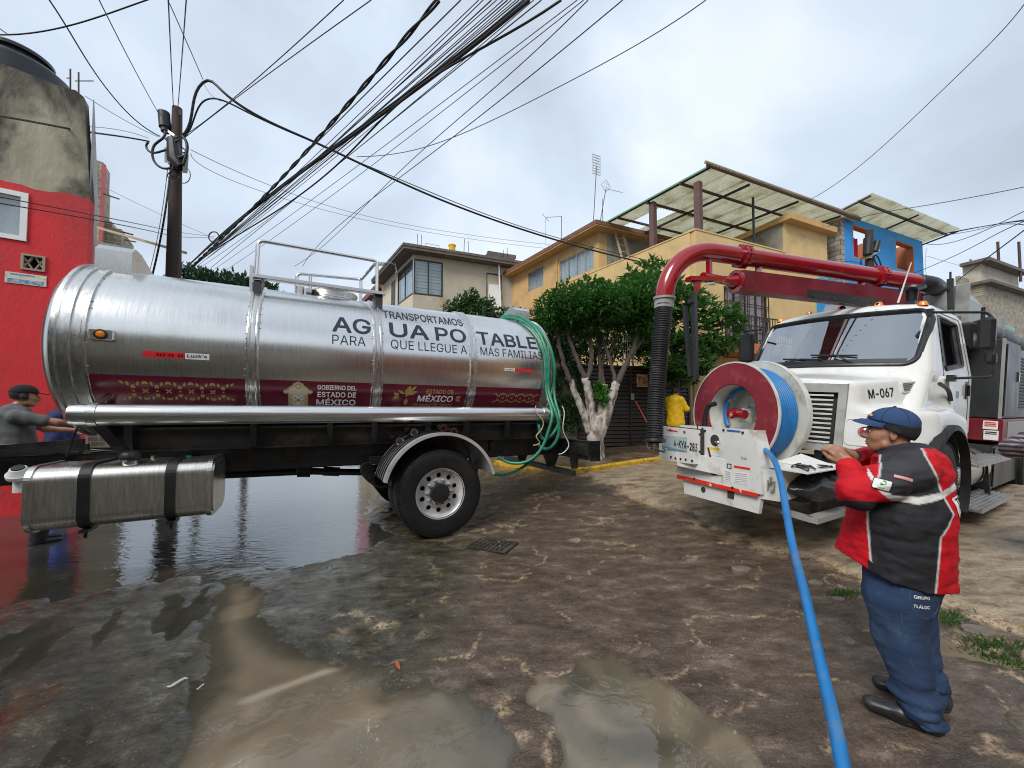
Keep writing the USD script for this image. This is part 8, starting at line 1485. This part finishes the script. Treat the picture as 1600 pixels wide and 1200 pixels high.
for e in (1, -1):
    ey = man.add('eye', trimesh.creation.icosphere(2, .0115).apply_translation(hp(.0775, e * .031, -.0035)), 'eye_white'); man.add('iris', trimesh.creation.icosphere(2, .0062).apply_translation(hp(.0845, e * .0305, -.004)), 'eye_dark', ey)
    man.add('eyelid', tube(smooth_path([hp(.079, e * .019, .0005), hp(.0895, e * .029, .0055), hp(.084, e * .041, .004), hp(.073, e * .047, -.001)], 10), .0032, 6), 'skin')
    man.add('eyebrow', tube(smooth_path([hp(.093, e * .014, .017), hp(.090, e * .030, .022), hp(.076, e * .047, .018)], 10), [.002, .003, .0035, .0036, .0036, .0034, .003, .0028, .002, .0015], 6), 'hair_black')
man.add('lips', cat(tube(smooth_path([hp(.077, .025, -.072), hp(.0935, .010, -.0675), hp(.0965, 0, -.0685), hp(.0935, -.010, -.0675), hp(.077, -.025, -.072)], 14), [.001, .002, .003, .0036, .0038, .0038, .0038, .0038, .0038, .0036, .0034, .003, .002, .001], 6), tube(smooth_path([hp(.077, .024, -.074), hp(.0915, .009, -.0795), hp(.0935, 0, -.080), hp(.0915, -.009, -.0795), hp(.077, -.024, -.074)], 14), [.001, .002, .003, .004, .0044, .0046, .0046, .0046, .0044, .004, .0034, .003, .002, .001], 6)), 'lip')
# knitted cap under a peaked cap
kf = lambda P: np.maximum(np.maximum(hf(P) - .011, (P[:, 2] - (HC_[2] + .09))), (HC_[2] + .040 - .60 * np.clip(.050 - (P[:, 0] - HC_[0]), 0, .15)) - P[:, 2])
kc = man.add('knit_cap', man.mesh(kf, (-.16, -.14, 1.30), (.22, .14, 1.56), .0052), 'knit_black')
def cap_f(P):
    q = (P - HC_) @ HR / HS; d = sdf_ell(q, (-.012, 0, .050), (.115, .092, .094)); d = smax(d, .046 - q[:, 2] + .20 * np.clip(q[:, 0], -.2, .2), .008); return np.maximum(d, -(d + .006)) * HS if False else d * HS
cap = man.add('cap', man.mesh(cap_f, (-.16, -.14, 1.36), (.22, .14, 1.60), .0052), 'cap_blue')
bp_ = []
nb = 22
for i, a in enumerate(np.linspace(-1, 1, nb)):
    y = .082 * a; x0 = .100 * math.sqrt(max(1 - (y / .092) ** 2, 0.02)) - .012; x1 = x0 + .078 * math.sqrt(max(1 - abs(a) ** 2.6, 0)) ; z0 = .064 - .022 * a * a; z1 = .050 - .026 * a * a
    bp_.append([hp(x0 - .01, y, z0 + .004), hp((x0 + x1) / 2, y, (z0 + z1) / 2 + .010), hp(x1, y, z1), hp(x1, y, z1 - .003), hp((x0 + x1) / 2, y, (z0 + z1) / 2 + .006), hp(x0 - .01, y, z0 - .002)])
v = np.array(bp_).reshape(-1, 3); f = [(6 * i + k, 6 * i + (k + 1) % 6, 6 * i + 6 + (k + 1) % 6, 6 * i + 6 + k) for i in range(nb - 1) for k in range(6)]; qf = np.array(f); bm = trimesh.Trimesh(v, np.vstack([qf[:, [0, 1, 2]], qf[:, [0, 2, 3]]]), process=False); bm.fix_normals(); man.add('cap_peak', bm, 'cap_blue', cap, smooth=35)
man.add('cap_button', trimesh.creation.icosphere(2, .008).apply_translation(hp(-.012, 0, .145)), 'cap_blue', cap)
for a in np.arange(0, PI, PI / 3): man.add('cap_seam', tube([hp(-.012 + .1158 * math.cos(t) * math.cos(a), .0928 * math.cos(t) * math.sin(a), .050 + .0948 * math.sin(t)) for t in np.linspace(.14, PI - .14, 24)], .0013, 5), 'trim_black', cap)
em_ = [hp(.086 + .002 * k, .046 - .006 * k, .088 + .004 * (k % 2)) for k in range(5)]; man.add('cap_badge', cat(*[trimesh.creation.icosphere(1, .0065).apply_translation(p) for p in em_]), 'patch_pink', cap)
# jacket
def fold(P, k=1.0):
    return (meshkit.fbm(P * (9, 9, 6) + 3, 3, 41) - .5) * .034 * k + (meshkit.fbm(P * (13, 13, 30), 3, 43) - .5) * .016 * k
torso = [squash((-.02, 0, 1.19), (.025, 0, .98), .158, .195, 1.22), squash((.025, 0, .98), (.045, 0, .64), .200, .212, 1.22), cone((-.035, .12, 1.23), (-.035, -.12, 1.23), .074, .074), cone((.03, .03, 1.16), (.165, .05, .68), .115, .135)]
arm_l = [cone(SL, V(*SL) * .5 + EL * .5, .086, .078), cone(V(*SL) * .5 + EL * .5, EL, .078, .072), cone(EL, EL * .25 + HL * .75, .070, .050), cone(EL * .25 + HL * .75, EL * .06 + HL * .94, .050, .043)]
arm_r = [cone(SR, ER, .092, .074), cone(ER, ER * .12 + HRt * .88, .072, .046)]
collar = [lambda P: np.maximum(sdf_cone(P, V(-.006, 0, 1.25), V(.012, 0, 1.305), .086, .080), -(sdf_cone(P, V(-.004, 0, 1.20), V(.026, 0, 1.40), .070, .066)))]
def hem_z(P): return .685 + .26 * np.clip(P[:, 0], -.3, .3) + .010 * np.sin(P[:, 1] * 14)
jk = union(torso + arm_l + arm_r, .035)
def jacket_f(P):
    d = jk(P) + fold(P); d = smin(d, collar[0](P), .012); d = np.maximum(d, hem_z(P) - P[:, 2])
    d = np.maximum(d, -(np.maximum(sdf_cone(P * (1, .83, 1), V(.03, 0, .50), V(.03, 0, .80), .205, .17), P[:, 2] - .84)))
    d = np.maximum(d, P[:, 2] - 1.345 + .35 * np.clip(P[:, 0], 0, .2))
    for W, E in ((HL, EL), (HRt, ER)):
        ax = unit(W - E); t = (P - W) @ ax; d = np.maximum(d, np.where(np.linalg.norm(P - W, axis=1) < .12, t + .022, d))
    return d
jm = man.mesh(jacket_f, (-.34, -.46, .55), (.42, .50, 1.40), .0062)
RED, BLK, GRY, WHT, CUF = np.array([.50, .006, .014]), np.array([.020, .020, .023]), np.array([.040, .040, .046]), np.array([.66, .66, .64]), np.array([.028, .026, .036])
def jacket_tone(P):
    n = len(P); c = np.tile(RED, (n, 1)); U, W_, Z = P[:, 0], P[:, 1], P[:, 2]
    tor = union(torso, .03)(P); dl = np.minimum(arm_l[0](P), np.minimum(arm_l[1](P), np.minimum(arm_l[2](P), arm_l[3](P)))); dr = np.minimum(arm_r[0](P), arm_r[1](P))
    sl_ = (dl < tor - .004) & (W_ > 0); sr_ = (dr < tor) & (W_ < .05) & ~sl_; nearside = W_ > -.08
    zb = np.interp(U, [-.25, -.19, -.11, -.03, .058, .10, .135, .2], [1.18, 1.165, 1.112, 1.088, 1.10, 1.145, 1.21, 1.30])
    fb = np.interp(Z, [.68, .95, 1.1, 1.2, 1.3], [.135, .145, .14, .10, .085]); bb = np.interp(Z, [.66, .93, .97, 1.03, 1.12, 1.2, 1.3], [-.075, -.10, -.125, -.150, -.115, -.095, -.06])
    body_ = ~sl_ & ~sr_
    c[nearside & (Z > zb) & (U < fb) & (U > bb)] = GRY; c[body_ & nearside & (Z <= zb) & (U < fb) & (U > bb)] = BLK
    def soft(m, x, w, col): c[:] = c + (np.clip(1.5 - np.abs(x) / w, 0, 1) * m)[:, None] * (col - c)
    for m_, x_ in ((nearside & body_ & (Z < 1.2), U - bb), (nearside & (Z > zb), U - bb), (nearside & body_ & (Z < 1.08), U - fb), (nearside & (Z > zb) & (Z > 1.16), U - fb)): soft(m_, x_, .0034, WHT * .85)
    soft(nearside & (U < .14), np.maximum(np.abs(Z - zb) - .012, 0), .004, WHT)
    ta = P - EL; c[sl_ & (Z < zb - .02) & (ta @ unit(V(-.1, .25, -1)) > .040)] = BLK
    c[body_ & (Z < hem_z(P) + .05) & (U > -.06) & (U < .15) & (W_ > 0)] = BLK * .8
    c[sr_ & (Z < (ER[2] + (HRt[2] - ER[2]) * np.clip((U - ER[0]) / .1, 0, 1)) - .040)] = WHT
    c[np.minimum(np.linalg.norm(P - HL, axis=1), np.linalg.norm(P - HRt, axis=1)) < .050] = CUF
    c[(np.linalg.norm((P - V(.0, 0, 1.30)) * (1, 1, .8), axis=1) < .112) & (Z > 1.265)] = CUF
    return c
jp = man.add('jacket', jm, 'jacket_cloth', color=jacket_tone(jm.vertices))
def ray_press(polys, X, Y, w, h, m, parent, sdf, body, off=.004, tilt=0.0, flip=False):
    """Sews a flat piece onto cloth where the photograph shows it."""
    e = body.loc(EYE); p = body.px(X, Y, 0.0); d = unit(p - e); q = e + d * .8
    for _ in range(90): q = q + d * (max(float(sdf(q[None])[0]), 0) * .8)
    if np.linalg.norm(q - p) > .8 or not np.isfinite(q).all(): print('sew missed', X, Y); return
    g = np.array([float(sdf((q + dd * .012)[None])[0] - sdf((q - dd * .012)[None])[0]) for dd in np.eye(3)]); nrm = unit(g); xx = unit(np.cross(UP, nrm)); yy = np.cross(nrm, xx); c, s = math.cos(tilt), math.sin(tilt); x2, y2 = xx * c + yy * s, yy * c - xx * s
    out = []
    for nm, mm, mt, lift in polys:
        mesh_ = press(xf(to_tm(mm).subdivide_to_size(.02, 8), frame(q + nrm * .04, x2, y2, nrm)), -nrm, sdf, off + lift, .03); parent = body.add(nm, mesh_, mt, parent, smooth=False) if False else body.add(nm, mesh_, mt, parent, smooth=False)
        if not out: out.append(parent)
        parent = out[0] if str(out[0].GetPath()).count('/') < 5 else parent
sw_g = unary_union([Point(0, .002).buffer(.011).difference(Point(.002, .001).buffer(.006)).difference(sbox(-.02, -.001, 0, .02)), Polygon([(-.004, .012), (.006, .014), (.0, .006)]), Polygon([(.002, -.010), (-.010, -.012), (-.005, -.004)])])
def sew(nm, mm, mt, X, Y, tilt=0.0, off=.003, sdf=jacket_f, parent=jp): ray_press([(nm, mm, mt, 0)], X, Y, 0, 0, None, parent, sdf, man, off, tilt)
sew('badge_edge', extrude(rrect(-.034, .034, -.026, .026, .007), .0008), 'trim_black', 1378, 757, -.25); sew('badge', extrude(rrect(-.031, .031, -.023, .023, .006), .0008), 'patch_white', 1378, 757, -.25, .0045); sew('badge_swirl', extrude(sw_g, .0008), 'patch_green', 1380, 755, -.25, .006); sew('badge_word', move(text('GIRSA', w=.026, h=.0045, depth=.0006, bold=True), (-.013, -.018, 0)) if False else extrude(sbox(-.012, -.0165, .012, -.0145), .0006), 'patch_green', 1378, 757, -.25, .006)
sew('shoulder_strip', extrude(rrect(-.034, .034, -.0065, .0065, .003), .0008), 'patch_pink', 1412, 747, -.28)
sew('back_badge', extrude(rrect(-.035, .035, -.05, .04, .010), .0008), 'patch_white', 1498, 789, .15); sew('back_lettering', move(text('TL', w=.050, h=.042, depth=.0006, bold=True, italic=.15), (-.026, -.010, 0)), 'trim_black', 1498, 789, .15, .0045); sew('back_print', extrude(unary_union([sbox(-.024, -.030, .022, -.026), sbox(-.020, -.040, .016, -.036)]), .0006), 'crest_grey', 1498, 789, .15, .0045)
# jeans
pl_ = [cone((.02, .095, .80), (.045, .11, .60), .125, .125), cone((.045, .11, .60), (.045, .112, .40), .125, .100), cone((.045, .112, .40), (-.01, .115, .13), .098, .080), cone((-.01, .115, .13), (-.02, .115, .05), .080, .086)]
pr2 = [cone((.0, -.095, .80), (-.005, -.11, .60), .125, .12), cone((-.005, -.11, .60), (-.01, -.11, .40), .12, .096), cone((-.01, -.11, .40), (-.05, -.11, .13), .094, .078), cone((-.05, -.11, .13), (-.06, -.11, .05), .078, .084)]
seat = [squash((.02, 0, .83), (.01, 0, .72), .15, .155, 1.25)]
def fold2(P): 
    k = np.clip((.36 - P[:, 2]) / .2, .25, 1.6) + .5 * np.clip((P[:, 2] - .6) / .1, 0, 1); return (meshkit.fbm(P * (8, 8, 20) + 9, 3, 51) - .5) * .040 * k + (meshkit.fbm(P * (20, 20, 9), 2, 53) - .5) * .010
pa, pb2, ps = union(pl_, .03), union(pr2, .03), union(seat, .02)
def jeans_f(P): d = smin(smin(pa(P), pb2(P), .02), ps(P), .06) + fold2(P); return np.maximum(np.maximum(d, .045 + .015 * np.sin(P[:, 0] * 30) - P[:, 2]), P[:, 2] - .80)
jn = man.add('jeans', man.mesh(jeans_f, (-.32, -.34, .0), (.36, .36, .90), .0068), 'jeans')
sp_ = lambda pts, r=.0016: None
for X, Y, w, s in ((1441, 934, .064, 'GRUPO'), (1440, 948, .066, 'TLÁLOC')): sew('pocket_lettering', move(text(s, w=w, h=.0135, depth=.0006, bold=True), (-w / 2, -.007, 0)), 'patch_white', X, Y, -.06, .003, jeans_f, jn)
def sew_line(pts, body, sdf, parent, m='trim_black', r=.0018, nm='seam'):
    e = body.loc(EYE); out_ = []
    for X, Y in pts:
        p = body.px(X, Y, 0.0); d = unit(p - e); q = e + d * .8
        for _ in range(90): q = q + d * (max(float(sdf(q[None])[0]), 0) * .8)
        out_.append(q)
    body.add(nm, tube(smooth_path(out_, 24), r, 5), m, parent)
mat('stitch', (.05, .085, .16), .8)
sew_line([(1410, 918), (1409, 960), (1414, 1000), (1428, 1045)], man, jeans_f, jn, 'stitch'); sew_line([(1424, 922), (1426, 950), (1440, 966), (1460, 960), (1462, 935)], man, jeans_f, jn, 'stitch')
# shoes
def shoe(a, b, h):
    a, b = V(*a), V(*b); return union([lambda P: sdf_cone(P * (1, 1.15, 1), a * (1, 1.15, 1), (a * .5 + b * .5) * (1, 1.15, 1), .050, .046), lambda P: sdf_cone(P * (1, 1, 1.3), (a * .5 + b * .5) * (1, 1, 1.3), b * (1, 1, 1.3), .048, .040), cone(a + V(.0, 0, .02), a + V(.02, 0, .08), .050, .048)], .02)
for a, b in (((-.050, .118, .045), (.150, .128, .040)), ((-.095, -.11, .045), (.11, -.100, .040))):
    f_ = shoe(a, b, 0); sh = man.add('shoe', man.mesh(lambda P: np.maximum(f_(P), .012 - P[:, 2]), (-.25, a[1] - .09, -.01), (.22, a[1] + .10, .16), .006), 'shoe_black'); man.add('sole', man.mesh(lambda P: np.maximum(np.maximum(f_(P) - .004, P[:, 2] - .020), .001 - P[:, 2]), (-.25, a[1] - .09, -.01), (.22, a[1] + .10, .04), .006), 'sole', sh)
# ---------------------------------------------------------------- the others
def figure(name, label, loc, face, j, cloth, step=.014, cap=None, group=None, head_tilt=0.0, hair=True):
    """A standing person: j gives the joints in (forward, left, up); cloth the clothing parts."""
    b = Body(name, label, group, loc, face); hf_, R_ = head_sdf(j['head'], 1.0, j.get('yaw', 0), head_tilt)
    hl = hand_sdf(j['hl'], j['hl'] - j['el'], V(0, -1, 0), .95, .45); hr = hand_sdf(j['hr'], j['hr'] - j['er'], V(0, 1, 0), .95, .45, side=-1)
    bf = union([hf_, cone(j['neck'], j['head'] - V(.01, 0, .05), .058, .052), squash(j['neck'] - V(0, 0, .10), j['hip'], .125, .135, 1.3), cone(j['sl'], j['el'], .055, .043), cone(j['el'], j['hl'], .042, .028), cone(j['sr'], j['er'], .055, .043), cone(j['er'], j['hr'], .042, .028), cone(j['hip'] + V(0, .09, 0), j['kl'], .10, .065), cone(j['kl'], j['al'], .06, .042), cone(j['hip'] - V(0, .09, 0), j['kr'], .10, .065), cone(j['kr'], j['ar'], .06, .042), hl, hr], .015)
    pts = np.array([p for k, p in j.items() if k != 'yaw']); lo, hi = pts.min(0) - .24, pts.max(0) + .24; lo[2] = max(lo[2], -.02)
    b.add('body', b.mesh(bf, lo, hi, step * .8), 'skin_pale' if cap is None else 'skin')
    S = {'shirt': union([squash(j['neck'] - V(0, 0, .09), j['hip'], .150, .165, 1.3), cone(j['sl'], j['sr'], .072, .072), cone(j['sl'], j['sl'] * .35 + j['el'] * .65, .078, .068), cone(j['sr'], j['sr'] * .35 + j['er'] * .65, .078, .068)], .03),
         'coat': union([squash(j['neck'] - V(0, 0, .09), j['hip'] - V(0, 0, .2), .165, .20, 1.25), cone(j['sl'], j['sr'], .08, .08), cone(j['sl'], j['el'], .085, .075), cone(j['el'], j['hl'], .072, .055), cone(j['sr'], j['er'], .085, .075), cone(j['er'], j['hr'], .072, .055)], .03),
         'trousers': union([squash(j['hip'] + V(0, 0, .05), j['hip'] - V(0, 0, .08), .15, .15, 1.25), cone(j['hip'] + V(0, .09, -.05), j['kl'], .118, .085), cone(j['kl'], j['al'], .082, .072), cone(j['hip'] - V(0, .09, .05), j['kr'], .118, .085), cone(j['kr'], j['ar'], .082, .072)], .03)}
    for nm, kind, mt in cloth: b.add(nm, b.mesh(lambda P: S[kind](P) + (meshkit.fbm(P * 9 + 2, 3, 61) - .5) * .03, lo, hi, step), mt)
    for k in ('al', 'ar'): b.add('shoe', b.mesh(cone(j[k] + V(-.03, 0, -.04), j[k] + V(.15, 0, -.05), .05, .04), j[k] - (.15, .12, .12), j[k] + (.25, .12, .06), .012), 'shoe_black')
    if cap:
        cf = lambda P: smax(sdf_ell((P - j['head']) @ R_, (-.014, 0, .045), (.113, .092, .095)), .040 - ((P - j['head']) @ R_)[:, 2] - .0, .008); c = b.add('cap', b.mesh(cf, j['head'] - .2, j['head'] + .2, .009), cap); pk = [j['head'] + R_ @ V(x, y, z) for x, y, z in ((.07, .07, .045), (.07, -.07, .045), (.17, .045, .030), (.17, -.045, .030), (.185, 0, .032), (.07, .07, .037), (.07, -.07, .037), (.17, .045, .024), (.17, -.045, .024))]; b.add('cap_peak', hull(pk), cap, c, smooth=30)
    if hair: b.add('hair', b.mesh(lambda P: np.maximum(np.maximum(hf_(P) - .009, ((P - j['head']) @ R_)[:, 0] - .025), -.03 - ((P - j['head']) @ R_)[:, 2]), j['head'] - .2, j['head'] + .2, .009), 'hair_black')
    return b
def joints(**kw):
    j = dict(head=V(.03, 0, 1.56), neck=V(-.01, 0, 1.42), sl=V(-.02, .18, 1.36), sr=V(-.02, -.18, 1.36), el=V(-.02, .24, 1.08), er=V(-.02, -.24, 1.08), hl=V(.08, .24, .86), hr=V(.08, -.24, .86), hip=V(0, 0, .92), kl=V(.03, .10, .48), kr=V(.03, -.10, .48), al=V(-.02, .10, .09), ar=V(-.02, -.10, .09)); j.update({k: (V(*v) if not np.isscalar(v) else v) for k, v in kw.items()}); return j
def scaled(k, **kw): return {a: (b * k if not np.isscalar(b) else b) for a, b in joints(**kw).items()}
d1 = 4.4; p1 = at_depth(22, 645, d1); fz = gz(p1[0], p1[1])
g0 = at_depth(30, 602, d1)[2] - 1.60; plat = V(p1[0], p1[1], fz)
figure('person', 'man in grey T-shirt and black cap reaching towards the tanker front', plat, unit(V(.66, .75, 0)), scaled(1.11, head=(.07, .0, 1.575), neck=(.0, 0, 1.44), sl=(-.02, .19, 1.38), sr=(.03, -.18, 1.37), el=(.2, .34, 1.22), hl=(.42, .32, 1.2), er=(.30, -.26, 1.30), hr=(.52, -.20, 1.27), hip=(.04, 0, .94), kl=(.22, .1, .48), kr=(.22, -.1, .48), al=(.20, .1, .09), ar=(.20, -.1, .09)), [('t_shirt', 'shirt', 'cloth_grey'), ('trousers', 'trousers', 'cloth_dark')], .015, 'knit_black')
p2 = at_depth(100, 645, 5.75); p2 = V(p2[0], p2[1], gz(p2[0], p2[1]) + .02); figure('person', 'person in navy top and bright blue overalls behind the nose of the steel tank', p2 + UP * .12, (.75, .66), joints(), [('jacket', 'coat', 'cloth_navy'), ('overalls', 'trousers', 'cloth_royal')], .018, None)
p3 = at_depth(1056, 690, 10.6); p3 = V(p3[0], p3[1], pave_z(p3[:1], p3[1:2])[0]); ky = figure('person', 'person in yellow rain suit standing between the suction hose and the reel', p3, (.7, .5), joints(el=(.1, .27, 1.1), hl=(.28, .2, 1.12), er=(.1, -.27, 1.1), hr=(.28, -.2, 1.12)), [('raincoat', 'coat', 'rain_yellow'), ('rain_trousers', 'trousers', 'rain_yellow')], .02, None)
p4 = at_depth(1672, 690, 3.3); p4 = V(p4[0], p4[1], gz(p4[0], p4[1])); e4 = Body('tmp_', '', None, p4, (-.62, .78)) if False else None
u4 = unit(V(-.8, .45, 0)); v4 = V(-u4[1], u4[0], 0); l4 = lambda w: V((w - p4) @ u4, (w - p4) @ v4, w[2] - p4[2])
figure('person', 'person in plaid shirt at the right edge, only a forearm in the picture', p4, u4, joints(el=tuple(l4(at_depth(1582, 700, 3.15))), hl=tuple(l4(at_depth(1640, 705, 2.9)))), [('plaid_shirt', 'coat', 'plaid'), ('trousers', 'trousers', 'jeans')], .018, None)
